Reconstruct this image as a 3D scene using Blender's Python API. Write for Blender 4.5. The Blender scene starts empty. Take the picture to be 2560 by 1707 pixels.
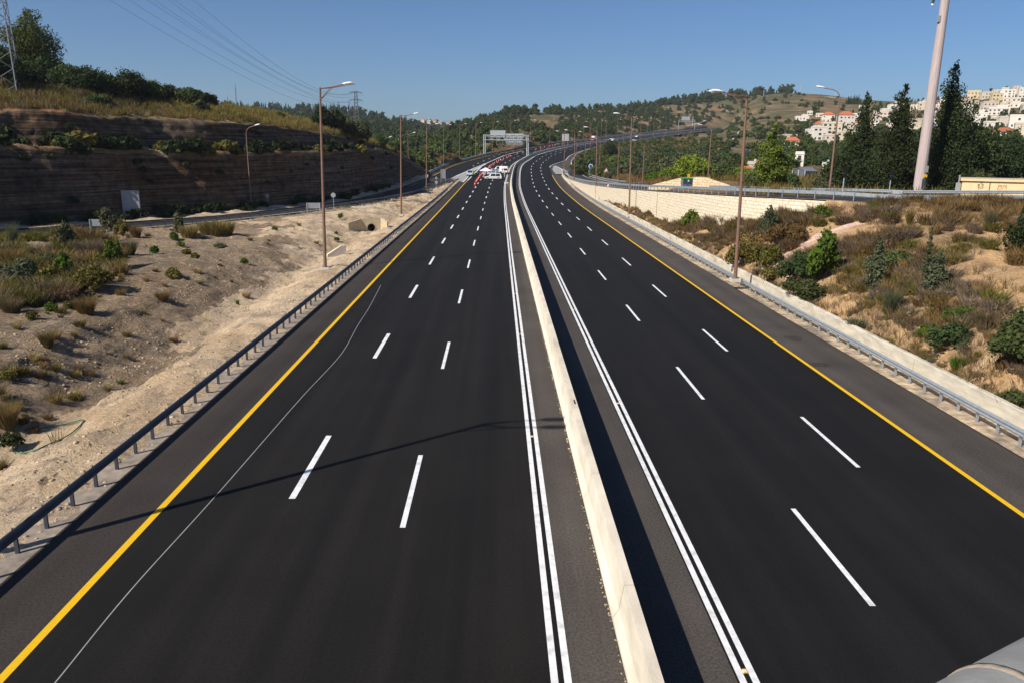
import bpy, math, random
import numpy as np
from mathutils import Vector, Matrix, noise as mn
from mathutils.bvhtree import BVHTree

random.seed(7)
RNG = np.random.default_rng(7)
SC = bpy.context.scene
COL = SC.collection

# ------------------------------------------------------------------ camera
F_, P_, Y_, R_, H_ = 1897.7, math.radians(14.248), math.radians(1.2005), math.radians(.688), 10.33
cf = np.array([math.sin(Y_)*math.cos(P_), math.cos(Y_)*math.cos(P_), -math.sin(P_)])
_rt = np.array([math.cos(Y_), -math.sin(Y_), 0.])
_up = np.cross(_rt, cf)
cR = math.cos(R_)*_rt + math.sin(R_)*_up
cU = -math.sin(R_)*_rt + math.cos(R_)*_up
CAM = np.array([0, 0, H_])
cam_d = bpy.data.cameras.new('camera')
cam_d.sensor_width = 36.0
cam_d.lens = F_/2560*36
cam_d.clip_start = .1
cam_d.clip_end = 20000
cam = bpy.data.objects.new('camera', cam_d)
COL.objects.link(cam)
cam.matrix_world = Matrix(((cR[0], cU[0], -cf[0], 0), (cR[1], cU[1], -cf[1], 0), (cR[2], cU[2], -cf[2], H_), (0, 0, 0, 1)))
SC.camera = cam

def ray(px, py):
    return cf + cR*(px-1280)/F_ - cU*(py-853.5)/F_
def G(px, py, z=0.):
    d = ray(px, py)
    return CAM + d*(z-H_)/d[2]
def DY(px, py, Y):
    d = ray(px, py)
    return CAM + d*Y/d[1]
def proj(p):
    d = np.array(p)-CAM
    z = d@cf
    return 1280+F_*(d@cR)/z, 853.5-F_*(d@cU)/z
def prof(s):
    if s < 130: return 0.
    if s < 330: return .00012*(s-130)**2
    return 4.8+.048*(s-330)
def onprof(px, py, zoff=0., smax=1500):
    d = ray(px, py)
    best = None
    for Y in np.arange(40, smax, .5):
        p = CAM + d*Y/d[1]
        g = p[2]-(prof(math.hypot(p[0], p[1]))+zoff)
        if g <= 0: return p
        if best is None or g < best[0]: best = (g, p)
    return best[1]

# ------------------------------------------------------------------ object helpers
def tag(o, label=None, cat=None, group=None, kind=None):
    if label: o['label'] = label
    if cat: o['category'] = cat
    if group: o['group'] = group
    if kind: o['kind'] = kind
    return o
def empty(name, loc, rz=0.):
    o = bpy.data.objects.new(name, None)
    o.empty_display_size = .3
    COL.objects.link(o)
    o.location = Vector([float(c) for c in loc])
    o.rotation_euler = (0, 0, rz)
    return o
def thing(name, label, cat, loc, rz=0., group=None):
    return tag(empty(name, loc, rz), label, cat, group)
KIDS = {}
def setparent(o, p):
    if p is not None:
        o.parent = p
        KIDS.setdefault(p.name, []).append(o)
def copy_tree(o, parent=None):
    c = o.copy()
    COL.objects.link(c)
    if parent is not None: setparent(c, parent)
    for ch in KIDS.get(o.name, []): copy_tree(ch, c)
    return c
def place(proto, used, loc, rz=0., scale=None, label=None, group=None):
    """first call moves the prototype itself, later calls copy it"""
    if used[0]: o = copy_tree(proto)
    else:
        o = proto; used[0] = True
    o.location = Vector([float(c) for c in loc]); o.rotation_euler = (0, 0, rz)
    if scale is not None:
        o.scale = scale if hasattr(scale, '__len__') else (scale,)*3
    if label: o['label'] = label
    if group: o['group'] = group
    return o

class MB:
    def __init__(s): s.v = []; s.f = []; s.m = []
    def add(s, vs, fs, mi=0):
        b = len(s.v)
        s.v += [tuple(float(c) for c in p) for p in vs]
        for q in fs:
            s.f.append(tuple(i+b for i in q)); s.m.append(mi)
        return s
    def box(s, c, d, rz=0., mi=0, top=(1, 1)):
        x, y, z = d[0]/2, d[1]/2, d[2]/2
        cs, sn = math.cos(rz), math.sin(rz)
        vs = []
        for k, (zz, tx, ty) in enumerate(((-z, 1, 1), (z, top[0], top[1]))):
            for sx, sy in ((-1, -1), (1, -1), (1, 1), (-1, 1)):
                a, b = sx*x*tx, sy*y*ty
                vs.append((c[0]+a*cs-b*sn, c[1]+a*sn+b*cs, c[2]+zz))
        return s.add(vs, [(3, 2, 1, 0), (4, 5, 6, 7), (0, 1, 5, 4), (1, 2, 6, 5), (2, 3, 7, 6), (3, 0, 4, 7)], mi)
    def tube(s, pts, r, n=8, mi=0, cap=True, sq=1.):
        pts = [Vector([float(c) for c in p]) for p in pts]
        rs = r if hasattr(r, '__len__') else [r]*len(pts)
        vs = []; fs = []
        ref = None
        for i, p in enumerate(pts):
            t = (pts[min(i+1, len(pts)-1)]-pts[max(i-1, 0)]).normalized()
            if ref is None:
                ref = Vector((0, 0, 1)) if abs(t.z) < .9 else Vector((1, 0, 0))
            a = t.cross(ref).normalized(); b = a.cross(t).normalized()
            ref = b
            for k in range(n):
                th = 2*math.pi*k/n
                vs.append(p+a*(rs[i]*math.cos(th))+b*(rs[i]*sq*math.sin(th)))
        for i in range(len(pts)-1):
            for k in range(n):
                k2 = (k+1) % n
                fs.append((i*n+k, i*n+k2, (i+1)*n+k2, (i+1)*n+k))
        if cap:
            fs.append(tuple(range(n-1, -1, -1)))
            fs.append(tuple((len(pts)-1)*n+k for k in range(n)))
        return s.add(vs, fs, mi)
    def sweep(s, prof2, path, mi=0, closed=True, caps=True):
        """prof2 = [(offset to the right, height)], path = [(point, unit right vector)]"""
        n = len(prof2); vs = []; fs = []
        for p, r in path:
            for o, h in prof2: vs.append((p[0]+r[0]*o, p[1]+r[1]*o, p[2]+h))
        for i in range(len(path)-1):
            for k in range(n if closed else n-1):
                k2 = (k+1) % n
                fs.append((i*n+k, i*n+k2, (i+1)*n+k2, (i+1)*n+k))
        if closed and caps:
            fs.append(tuple(range(n-1, -1, -1)))
            fs.append(tuple((len(path)-1)*n+k for k in range(n)))
        return s.add(vs, fs, mi)
    def mesh(s, name, mats, smooth=False):
        me = bpy.data.meshes.new(name)
        me.from_pydata(s.v, [], s.f)
        for m in (mats if isinstance(mats, (list, tuple)) else [mats]): me.materials.append(m)
        me.polygons.foreach_set('material_index', s.m)
        if smooth: me.polygons.foreach_set('use_smooth', [True]*len(me.polygons))
        me.validate()
        me.update()
        return me
    def build(s, name, mats, parent=None, smooth=False):
        o = bpy.data.objects.new(name, s.mesh(name, mats, smooth))
        COL.objects.link(o)
        setparent(o, parent)
        return o
def linkmesh(name, me, parent=None, loc=None):
    o = bpy.data.objects.new(name, me)
    COL.objects.link(o)
    setparent(o, parent)
    if loc is not None: o.location = Vector([float(c) for c in loc])
    return o
def npmesh(name, V, Fq, mats, mi=None):
    V = np.asarray(V, np.float32); Fq = np.asarray(Fq, np.int32)
    me = bpy.data.meshes.new(name)
    k = Fq.shape[1]
    me.vertices.add(len(V)); me.vertices.foreach_set('co', V.ravel())
    me.loops.add(Fq.size); me.loops.foreach_set('vertex_index', Fq.ravel())
    me.polygons.add(len(Fq)); me.polygons.foreach_set('loop_start', np.arange(0, Fq.size, k, dtype=np.int32))
    for m in mats: me.materials.append(m)
    if mi is not None: me.polygons.foreach_set('material_index', np.asarray(mi, np.int32))
    me.update(calc_edges=True)
    return me

# ------------------------------------------------------------------ materials
def mat(name, col, rough=.8, var=.12, scale=8., col2=None, mix_scale=1.2, mix_lo=.42, mix_hi=.62, bump=0., bump_scale=40., metal=0., coord='Object', stretch=(1, 1, 1), rnd=0., spec=.25, detail=4., hsv=0.):
    m = bpy.data.materials.new(name)
    m.use_nodes = True
    nt = m.node_tree; N = nt.nodes; L = nt.links
    bs = N['Principled BSDF']
    bs.inputs['Roughness'].default_value = rough
    bs.inputs['Metallic'].default_value = metal
    bs.inputs['Specular IOR Level'].default_value = spec
    tc = N.new('ShaderNodeTexCoord'); mp = N.new('ShaderNodeMapping')
    mp.inputs['Scale'].default_value = stretch
    L.new(tc.outputs[coord], mp.inputs['Vector'])
    cur = None
    rgb = N.new('ShaderNodeRGB'); rgb.outputs[0].default_value = (*col, 1)
    cur = rgb.outputs[0]
    if col2 is not None:
        n2 = N.new('ShaderNodeTexNoise'); n2.inputs['Scale'].default_value = mix_scale; n2.inputs['Detail'].default_value = 6; n2.inputs['Roughness'].default_value = .62
        L.new(mp.outputs[0], n2.inputs['Vector'])
        mr = N.new('ShaderNodeMapRange'); mr.inputs['From Min'].default_value = mix_lo; mr.inputs['From Max'].default_value = mix_hi
        L.new(n2.outputs['Fac'], mr.inputs['Value'])
        mx = N.new('ShaderNodeMix'); mx.data_type = 'RGBA'
        L.new(mr.outputs[0], mx.inputs[0]); L.new(cur, mx.inputs[6]); mx.inputs[7].default_value = (*col2, 1)
        cur = mx.outputs[2]
    if var > 0:
        n1 = N.new('ShaderNodeTexNoise'); n1.inputs['Scale'].default_value = scale; n1.inputs['Detail'].default_value = detail
        L.new(mp.outputs[0], n1.inputs['Vector'])
        mr = N.new('ShaderNodeMapRange'); mr.inputs['From Min'].default_value = .3; mr.inputs['From Max'].default_value = .7
        mr.inputs['To Min'].default_value = 1-var; mr.inputs['To Max'].default_value = 1+var
        L.new(n1.outputs['Fac'], mr.inputs['Value'])
        hv = N.new('ShaderNodeHueSaturation')
        L.new(mr.outputs[0], hv.inputs['Value']); L.new(cur, hv.inputs['Color'])
        cur = hv.outputs[0]
    if rnd > 0:
        oi = N.new('ShaderNodeObjectInfo')
        mr = N.new('ShaderNodeMapRange'); mr.inputs['To Min'].default_value = 1-rnd; mr.inputs['To Max'].default_value = 1+rnd
        L.new(oi.outputs['Random'], mr.inputs['Value'])
        hv = N.new('ShaderNodeHueSaturation')
        mh = N.new('ShaderNodeMapRange'); mh.inputs['To Min'].default_value = .5-hsv; mh.inputs['To Max'].default_value = .5+hsv
        mu = N.new('ShaderNodeMath'); mu.operation = 'FRACT'
        m5 = N.new('ShaderNodeMath'); m5.operation = 'MULTIPLY'; m5.inputs[1].default_value = 7.31
        L.new(oi.outputs['Random'], m5.inputs[0]); L.new(m5.outputs[0], mu.inputs[0]); L.new(mu.outputs[0], mh.inputs['Value'])
        L.new(mh.outputs[0], hv.inputs['Hue'])
        L.new(mr.outputs[0], hv.inputs['Value']); L.new(cur, hv.inputs['Color'])
        cur = hv.outputs[0]
    L.new(cur, bs.inputs['Base Color'])
    if bump > 0:
        nb = N.new('ShaderNodeTexNoise'); nb.inputs['Scale'].default_value = bump_scale; nb.inputs['Detail'].default_value = 5
        L.new(mp.outputs[0], nb.inputs['Vector'])
        bp = N.new('ShaderNodeBump'); bp.inputs['Strength'].default_value = bump; bp.inputs['Distance'].default_value = .05
        L.new(nb.outputs['Fac'], bp.inputs['Height']); L.new(bp.outputs[0], bs.inputs['Normal'])
    return m
def leafmat(name, col, var=.35, scale=1.5, rnd=.15, hsv=.02, trans=.25, col2=None):
    m = mat(name, col, rough=.75, var=var, scale=scale, rnd=rnd, hsv=hsv, spec=.12, col2=col2, mix_scale=.9)
    nt = m.node_tree; N = nt.nodes; L = nt.links
    bs = N['Principled BSDF']
    src = bs.inputs['Base Color'].links[0].from_socket
    tr = N.new('ShaderNodeBsdfTranslucent'); L.new(src, tr.inputs['Color'])
    mx = N.new('ShaderNodeMixShader'); mx.inputs[0].default_value = trans
    L.new(bs.outputs[0], mx.inputs[1]); L.new(tr.outputs[0], mx.inputs[2])
    L.new(mx.outputs[0], N['Material Output'].inputs['Surface'])
    return m

def asphalt(name, col, col2, grain=.25):
    """worn asphalt: long streaks along the lane (UV: u across, v along in metres), fine aggregate grain"""
    m = bpy.data.materials.new(name); m.use_nodes = True
    nt = m.node_tree; N = nt.nodes; L = nt.links
    bs = N['Principled BSDF']; bs.inputs['Roughness'].default_value = .85; bs.inputs['Specular IOR Level'].default_value = .2
    tc = N.new('ShaderNodeTexCoord')
    mp = N.new('ShaderNodeMapping'); mp.inputs['Scale'].default_value = (.55, .012, 1)
    L.new(tc.outputs['UV'], mp.inputs['Vector'])
    n1 = N.new('ShaderNodeTexNoise'); n1.inputs['Scale'].default_value = 1.6; n1.inputs['Detail'].default_value = 5; n1.inputs['Roughness'].default_value = .55
    L.new(mp.outputs[0], n1.inputs['Vector'])
    mr = N.new('ShaderNodeMapRange'); mr.inputs['From Min'].default_value = .35; mr.inputs['From Max'].default_value = .68
    L.new(n1.outputs['Fac'], mr.inputs['Value'])
    mx = N.new('ShaderNodeMix'); mx.data_type = 'RGBA'
    L.new(mr.outputs[0], mx.inputs[0]); mx.inputs[6].default_value = (*col, 1); mx.inputs[7].default_value = (*col2, 1)
    n3 = N.new('ShaderNodeTexNoise'); n3.inputs['Scale'].default_value = .35; n3.inputs['Detail'].default_value = 6
    L.new(tc.outputs['UV'], n3.inputs['Vector'])
    n2 = N.new('ShaderNodeTexNoise'); n2.inputs['Scale'].default_value = 15; n2.inputs['Detail'].default_value = 5; n2.inputs['Roughness'].default_value = .85
    L.new(tc.outputs['UV'], n2.inputs['Vector'])
    m2 = N.new('ShaderNodeMapRange'); m2.inputs['From Min'].default_value = .33; m2.inputs['From Max'].default_value = .7; m2.inputs['To Min'].default_value = 1-grain*1.4; m2.inputs['To Max'].default_value = 1+grain*1.7
    L.new(n2.outputs['Fac'], m2.inputs['Value'])
    m3 = N.new('ShaderNodeMapRange'); m3.inputs['From Min'].default_value = .3; m3.inputs['From Max'].default_value = .7; m3.inputs['To Min'].default_value = .86; m3.inputs['To Max'].default_value = 1.14
    L.new(n3.outputs['Fac'], m3.inputs['Value'])
    mm = N.new('ShaderNodeMath'); mm.operation = 'MULTIPLY'; L.new(m2.outputs[0], mm.inputs[0]); L.new(m3.outputs[0], mm.inputs[1])
    hv = N.new('ShaderNodeHueSaturation'); L.new(mm.outputs[0], hv.inputs['Value']); L.new(mx.outputs[2], hv.inputs['Color'])
    L.new(hv.outputs[0], bs.inputs['Base Color'])
    bp = N.new('ShaderNodeBump'); bp.inputs['Strength'].default_value = .3; bp.inputs['Distance'].default_value = .02
    L.new(n2.outputs['Fac'], bp.inputs['Height']); L.new(bp.outputs[0], bs.inputs['Normal'])
    return m

def stonewall(name, c1, c2, mortar, sx=1.1, sy=2.4):
    m = bpy.data.materials.new(name); m.use_nodes = True
    nt = m.node_tree; N = nt.nodes; L = nt.links
    bs = N['Principled BSDF']; bs.inputs['Roughness'].default_value = .9
    tc = N.new('ShaderNodeTexCoord'); mp = N.new('ShaderNodeMapping'); L.new(tc.outputs['UV'], mp.inputs['Vector'])
    nw = N.new('ShaderNodeTexNoise'); nw.inputs['Scale'].default_value = 1.2; nw.inputs['Detail'].default_value = 3
    L.new(mp.outputs[0], nw.inputs['Vector'])
    va = N.new('ShaderNodeVectorMath'); va.operation = 'MULTIPLY_ADD'; va.inputs[1].default_value = (.25, .12, 0)
    L.new(nw.outputs['Color'], va.inputs[0]); L.new(mp.outputs[0], va.inputs[2])
    br = N.new('ShaderNodeTexBrick'); br.inputs['Scale'].default_value = 1.0
    br.inputs['Brick Width'].default_value = .75; br.inputs['Row Height'].default_value = .36; br.inputs['Mortar Size'].default_value = .022; br.inputs['Mortar Smooth'].default_value = .4
    br.inputs['Color1'].default_value = (*c1, 1); br.inputs['Color2'].default_value = (*c2, 1); br.inputs['Mortar'].default_value = (*mortar, 1)
    L.new(va.outputs[0], br.inputs['Vector'])
    n1 = N.new('ShaderNodeTexNoise'); n1.inputs['Scale'].default_value = 3; n1.inputs['Detail'].default_value = 6
    L.new(mp.outputs[0], n1.inputs['Vector'])
    mr = N.new('ShaderNodeMapRange'); mr.inputs['From Min'].default_value = .3; mr.inputs['From Max'].default_value = .7; mr.inputs['To Min'].default_value = .78; mr.inputs['To Max'].default_value = 1.15
    L.new(n1.outputs['Fac'], mr.inputs['Value'])
    hv = N.new('ShaderNodeHueSaturation'); L.new(mr.outputs[0], hv.inputs['Value']); L.new(br.outputs['Color'], hv.inputs['Color'])
    L.new(hv.outputs[0], bs.inputs['Base Color'])
    bp = N.new('ShaderNodeBump'); bp.inputs['Strength'].default_value = .7; bp.inputs['Distance'].default_value = .06; bp.invert = True
    L.new(br.outputs['Fac'], bp.inputs['Height']); L.new(bp.outputs[0], bs.inputs['Normal'])
    return m

def rockface(name):
    m = bpy.data.materials.new(name); m.use_nodes = True
    nt = m.node_tree; N = nt.nodes; L = nt.links
    bs = N['Principled BSDF']; bs.inputs['Roughness'].default_value = .95; bs.inputs['Specular IOR Level'].default_value = .1
    tc = N.new('ShaderNodeTexCoord')
    mp = N.new('ShaderNodeMapping'); mp.inputs['Scale'].default_value = (.05, .05, 1.7)
    L.new(tc.outputs['Object'], mp.inputs['Vector'])
    n1 = N.new('ShaderNodeTexNoise'); n1.inputs['Scale'].default_value = 1.5; n1.inputs['Detail'].default_value = 8; n1.inputs['Roughness'].default_value = .7
    L.new(mp.outputs[0], n1.inputs['Vector'])
    cr = N.new('ShaderNodeValToRGB')
    e = cr.color_ramp.elements
    e[0].position = .3; e[0].color = (.026, .019, .013, 1)
    e[1].position = .75; e[1].color = (.2, .162, .125, 1)
    for p, c in ((.42, (.11, .077, .052)), (.52, (.17, .13, .098)), (.6, (.12, .08, .05))):
        q = cr.color_ramp.elements.new(p); q.color = (*c, 1)
    L.new(n1.outputs['Fac'], cr.inputs[0])
    n2 = N.new('ShaderNodeTexNoise'); n2.inputs['Scale'].default_value = .9; n2.inputs['Detail'].default_value = 9; n2.inputs['Roughness'].default_value = .72
    L.new(tc.outputs['Object'], n2.inputs['Vector'])
    mr = N.new('ShaderNodeMapRange'); mr.inputs['From Min'].default_value = .3; mr.inputs['From Max'].default_value = .7; mr.inputs['To Min'].default_value = .3; mr.inputs['To Max'].default_value = 1.5
    L.new(n2.outputs['Fac'], mr.inputs['Value'])
    mp5 = N.new('ShaderNodeMapping'); mp5.inputs['Scale'].default_value = (.06, .06, 4.2); L.new(tc.outputs['Object'], mp5.inputs['Vector'])
    n5 = N.new('ShaderNodeTexNoise'); n5.inputs['Scale'].default_value = 1.; n5.inputs['Detail'].default_value = 4; L.new(mp5.outputs[0], n5.inputs['Vector'])
    m5 = N.new('ShaderNodeMapRange'); m5.inputs['From Min'].default_value = .38; m5.inputs['From Max'].default_value = .6; m5.inputs['To Min'].default_value = .45; m5.inputs['To Max'].default_value = 1.0; L.new(n5.outputs['Fac'], m5.inputs['Value'])
    m6 = N.new('ShaderNodeMath'); m6.operation = 'MULTIPLY'; L.new(mr.outputs[0], m6.inputs[0]); L.new(m5.outputs[0], m6.inputs[1]); mr = m6
    n3 = N.new('ShaderNodeTexNoise'); n3.inputs['Scale'].default_value = .06; n3.inputs['Detail'].default_value = 4
    L.new(tc.outputs['Object'], n3.inputs['Vector'])
    m4 = N.new('ShaderNodeMapRange'); m4.inputs['From Min'].default_value = .45; m4.inputs['From Max'].default_value = .6
    L.new(n3.outputs['Fac'], m4.inputs['Value'])
    mx = N.new('ShaderNodeMix'); mx.data_type = 'RGBA'; mx.blend_type = 'MULTIPLY'
    L.new(m4.outputs[0], mx.inputs[0]); L.new(cr.outputs[0], mx.inputs[6]); mx.inputs[7].default_value = (1.0, .84, .7, 1)
    hv = N.new('ShaderNodeHueSaturation'); L.new(mr.outputs[0], hv.inputs['Value']); L.new(mx.outputs[2], hv.inputs['Color'])
    L.new(hv.outputs[0], bs.inputs['Base Color'])
    ad = N.new('ShaderNodeMath'); ad.operation = 'ADD'; L.new(n1.outputs['Fac'], ad.inputs[0]); L.new(n2.outputs['Fac'], ad.inputs[1])
    bp = N.new('ShaderNodeBump'); bp.inputs['Strength'].default_value = 1.; bp.inputs['Distance'].default_value = .22
    L.new(ad.outputs[0], bp.inputs['Height']); L.new(bp.outputs[0], bs.inputs['Normal'])
    return m

def blendmat(name, cols, scales, ths, bump=.6, bump_scale=6., bdist=.08, grain=.3, gscale=14.):
    """ground: a base colour overlaid by noise patches of further colours"""
    m = bpy.data.materials.new(name); m.use_nodes = True
    nt = m.node_tree; N = nt.nodes; L = nt.links
    bs = N['Principled BSDF']; bs.inputs['Roughness'].default_value = .95; bs.inputs['Specular IOR Level'].default_value = .08
    tc = N.new('ShaderNodeTexCoord')
    rgb = N.new('ShaderNodeRGB'); rgb.outputs[0].default_value = (*cols[0], 1); cur = rgb.outputs[0]
    for i, (c, s, th) in enumerate(zip(cols[1:], scales, ths)):
        mp = N.new('ShaderNodeMapping'); mp.inputs['Location'].default_value = (13.7*i, 5.1*i, 0); L.new(tc.outputs['Object'], mp.inputs['Vector'])
        n = N.new('ShaderNodeTexNoise'); n.inputs['Scale'].default_value = s; n.inputs['Detail'].default_value = 7; n.inputs['Roughness'].default_value = .65
        L.new(mp.outputs[0], n.inputs['Vector'])
        mr = N.new('ShaderNodeMapRange'); mr.inputs['From Min'].default_value = th-.05; mr.inputs['From Max'].default_value = th+.06
        L.new(n.outputs['Fac'], mr.inputs['Value'])
        mx = N.new('ShaderNodeMix'); mx.data_type = 'RGBA'
        L.new(mr.outputs[0], mx.inputs[0]); L.new(cur, mx.inputs[6]); mx.inputs[7].default_value = (*c, 1)
        cur = mx.outputs[2]
    n2 = N.new('ShaderNodeTexNoise'); n2.inputs['Scale'].default_value = gscale; n2.inputs['Detail'].default_value = 6; n2.inputs['Roughness'].default_value = .8
    L.new(tc.outputs['Object'], n2.inputs['Vector'])
    mr = N.new('ShaderNodeMapRange'); mr.inputs['From Min'].default_value = .3; mr.inputs['From Max'].default_value = .7; mr.inputs['To Min'].default_value = 1-grain; mr.inputs['To Max'].default_value = 1+grain
    L.new(n2.outputs['Fac'], mr.inputs['Value'])
    hv = N.new('ShaderNodeHueSaturation'); L.new(mr.outputs[0], hv.inputs['Value']); L.new(cur, hv.inputs['Color'])
    L.new(hv.outputs[0], bs.inputs['Base Color'])
    n3 = N.new('ShaderNodeTexNoise'); n3.inputs['Scale'].default_value = bump_scale; n3.inputs['Detail'].default_value = 8; n3.inputs['Roughness'].default_value = .75
    L.new(tc.outputs['Object'], n3.inputs['Vector'])
    bp = N.new('ShaderNodeBump'); bp.inputs['Strength'].default_value = bump; bp.inputs['Distance'].default_value = bdist
    L.new(n3.outputs['Fac'], bp.inputs['Height']); L.new(bp.outputs[0], bs.inputs['Normal'])
    return m

M = {}
M['lane'] = asphalt('new asphalt', (.006, .0058, .0056), (.0135, .0117, .0103), .42)
M['lane_right'] = asphalt('new bluish asphalt', (.006, .006, .0065), (.0115, .0108, .0106), .42)
M['shoulder'] = asphalt('worn asphalt', (.034, .0285, .0248), (.05, .043, .0375), .4)
M['shoulder_pale'] = asphalt('paler worn asphalt', (.052, .045, .04), (.078, .068, .061), .4)
M['galv_mid'] = mat('weathered steel', (.13, .15, .17), .5, .15, 3, metal=.3, spec=.4)
M['ramp'] = asphalt('ramp asphalt', (.03, .029, .029), (.045, .042, .04), .3)
M['white'] = mat('white road paint', (.74, .75, .76), .6, .1, 6, col2=(.42, .42, .42), mix_scale=2.2, mix_lo=.5, mix_hi=.78)
M['yellow'] = mat('yellow road paint', (.72, .43, .008), .6, .06, 9, col2=(.52, .32, .03), mix_scale=1.2, mix_lo=.58, mix_hi=.85)
M['gore'] = mat('grey painted gore', (.3, .3, .3), .8, .12, 2)
M['concrete'] = mat('pale concrete', (.7, .63, .51), .9, .12, 1.3, col2=(.5, .44, .35), mix_scale=.5, mix_lo=.48, mix_hi=.72, bump=.2, bump_scale=25, stretch=(1, .6, 1.6))
M['concrete_old'] = mat('stained concrete', (.58, .53, .43), .92, .16, 2., col2=(.36, .33, .27), mix_scale=.8, mix_lo=.5, mix_hi=.72, bump=.25, bump_scale=18, stretch=(1, .5, 2))
M['grey_concrete'] = mat('grey concrete', (.19, .195, .195), .85, .2, 5, col2=(.24, .21, .18), mix_scale=1.5, mix_lo=.55, mix_hi=.75, bump=.1, bump_scale=60)
M['culvert'] = mat('culvert concrete', (.5, .42, .27), .9, .15, 3, bump=.2)
M['galv'] = mat('galvanised steel', (.34, .38, .41), .45, .12, 4, metal=.35, spec=.4)
M['galv_dark'] = mat('dark weathered steel', (.05, .06, .078), .5, .2, 2, metal=.2, spec=.35)
M['rust'] = mat('brown lamp post paint', (.2, .115, .083), .6, .12, 3, spec=.3)
M['lamp_white'] = mat('lamp housing', (.7, .72, .72), .4, .05, 3, spec=.4)
M['sign_back'] = mat('sign back aluminium', (.3, .315, .33), .5, .08, 2, metal=.2)
M['tube_grey'] = mat('gantry steel', (.33, .37, .39), .5, .06, 2, metal=.1)
M['dark_steel'] = mat('pylon steel', (.12, .125, .13), .6, .1, 3)
M['light_steel'] = mat('pylon steel pale', (.42, .44, .46), .55, .1, 3)
M['wire'] = mat('wire', (.2, .215, .24), .6, 0)
M['black'] = mat('black rubber', (.012, .012, .012), .7, .1)
M['hole'] = mat('dark pipe inside', (.02, .018, .015), .9, 0)
M['glass'] = mat('car glass', (.02, .028, .035), .12, 0, spec=.6)
M['window'] = mat('dark window', (.035, .04, .045), .2, .1, spec=.5)
M['carwhite'] = mat('white car paint', (.78, .78, .77), .3, .02, spec=.5)
M['carsilver'] = mat('silver car paint', (.45, .5, .55), .3, .02, spec=.5)
M['cardark'] = mat('dark car paint', (.03, .035, .045), .3, .02, spec=.5)
M['carred'] = mat('red orange truck paint', (.5, .09, .04), .4, .05)
M['red'] = mat('red plastic', (.62, .035, .02), .5, .06)
M['redwhite'] = mat('white reflective band', (.8, .8, .8), .4, .02)
M['blue'] = mat('blue plastic', (.03, .1, .5), .4, .03)
M['canvas'] = mat('white canvas', (.74, .72, .76), .8, .04, 2)
M['skin'] = mat('skin', (.45, .26, .18), .6, .05)
M['hair'] = mat('dark hair', (.02, .015, .01), .7, .1)
M['hivis'] = mat('yellow green vest', (.42, .72, .02), .6, .05)
M['poleconc'] = mat('pinkish concrete pole', (.47, .385, .375), .8, .1, 3, bump=.1, col2=(.4, .34, .32), mix_scale=.8, stretch=(3, 3, .25))
M['stone'] = stonewall('pale stone facing', (.8, .71, .55), (.74, .63, .46), (.5, .39, .27))
M['stone2'] = stonewall('warm stone facing', (.74, .6, .4), (.66, .51, .31), (.42, .3, .17))
M['rock'] = rockface('layered brown rock')
M['beige'] = mat('beige plaster', (.72, .56, .32), .9, .06, 2)
M['roofconc'] = mat('roof slab', (.5, .4, .31), .9, .12, 3)
M['ink'] = mat('black spray paint', (.02, .02, .02), .7, 0)
M['redink'] = mat('red spray paint', (.5, .05, .03), .7, 0)
M['green'] = mat('green sheet metal', (.05, .3, .06), .6, .08)
M['amber'] = mat('amber plate', (.75, .4, .01), .5, .03)
M['cabinet'] = mat('grey cabinet mesh', (.15, .17, .2), .5, .2, 20)
M['hose'] = mat('green hose', (.05, .17, .1), .5, .1)
M['boulder'] = mat('limestone boulder', (.55, .42, .28), .95, .25, 3, bump=.5, bump_scale=6, rnd=.15)
M['pebble'] = mat('limestone gravel', (.5, .385, .26), .95, .45, 2.5, col2=(.22, .18, .14), mix_scale=.6, bump=.2)
M['verge'] = mat('compacted grey grit', (.3, .25, .2), .95, .25, 3, col2=(.2, .17, .145), mix_scale=.8, bump=.3, bump_scale=30)
M['stain'] = mat('old asphalt stain', (.043, .037, .034), .9, .3, 6)
M['soil'] = blendmat('dry pale soil', [(.6, .465, .315), (.48, .35, .22), (.4, .31, .225), (.28, .215, .16)], [.09, .3, .8], [.52, .56, .6], bump=.9, bump_scale=3.6, bdist=.22, grain=.45, gscale=7)
M['stony'] = blendmat('stony brown soil', [(.37, .275, .185), (.29, .21, .135), (.23, .18, .13), (.5, .39, .27)], [.12, .5, .9], [.5, .53, .6], bump=1., bump_scale=3., bdist=.45, grain=.6, gscale=5)
M['soilred'] = blendmat('reddish soil', [(.5, .32, .165), (.39, .26, .14), (.25, .165, .095), (.56, .41, .25)], [.25, .2, .5], [.5, .54, .62], bump=.9, bump_scale=4, bdist=.15, grain=.4, gscale=7)
M['scree'] = blendmat('grassy hill ground', [(.2, .15, .085), (.24, .13, .07), (.13, .11, .05), (.36, .28, .18)], [.05, .08, .12], [.5, .52, .62], bump=.8, bump_scale=1, bdist=.5, grain=.35, gscale=1.5)
M['hill'] = blendmat('dry hillside', [(.165, .125, .072), (.09, .085, .038), (.24, .15, .085), (.4, .31, .21)], [.02, .03, .035], [.47, .56, .64], bump=.8, bump_scale=.3, bdist=1.2, grain=.3, gscale=.5)
M['farhill'] = blendmat('far wooded ground', [(.05, .06, .03), (.1, .085, .05), (.035, .045, .02)], [.01, .02], [.6, .5], bump=.8, bump_scale=.1, bdist=3, grain=.3, gscale=.2)
M['base'] = blendmat('base ground', [(.2, .15, .09), (.12, .1, .05)], [.02], [.5], grain=.3, gscale=.5)
M['brick'] = mat('pinkish paving', (.52, .37, .29), .9, .2, 5, bump=.3)
M['bark'] = mat('bark', (.09, .06, .04), .95, .3, 6)
M['twig'] = mat('grey twigs', (.16, .13, .11), .95, .25, 6)
L_ = {}
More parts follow.
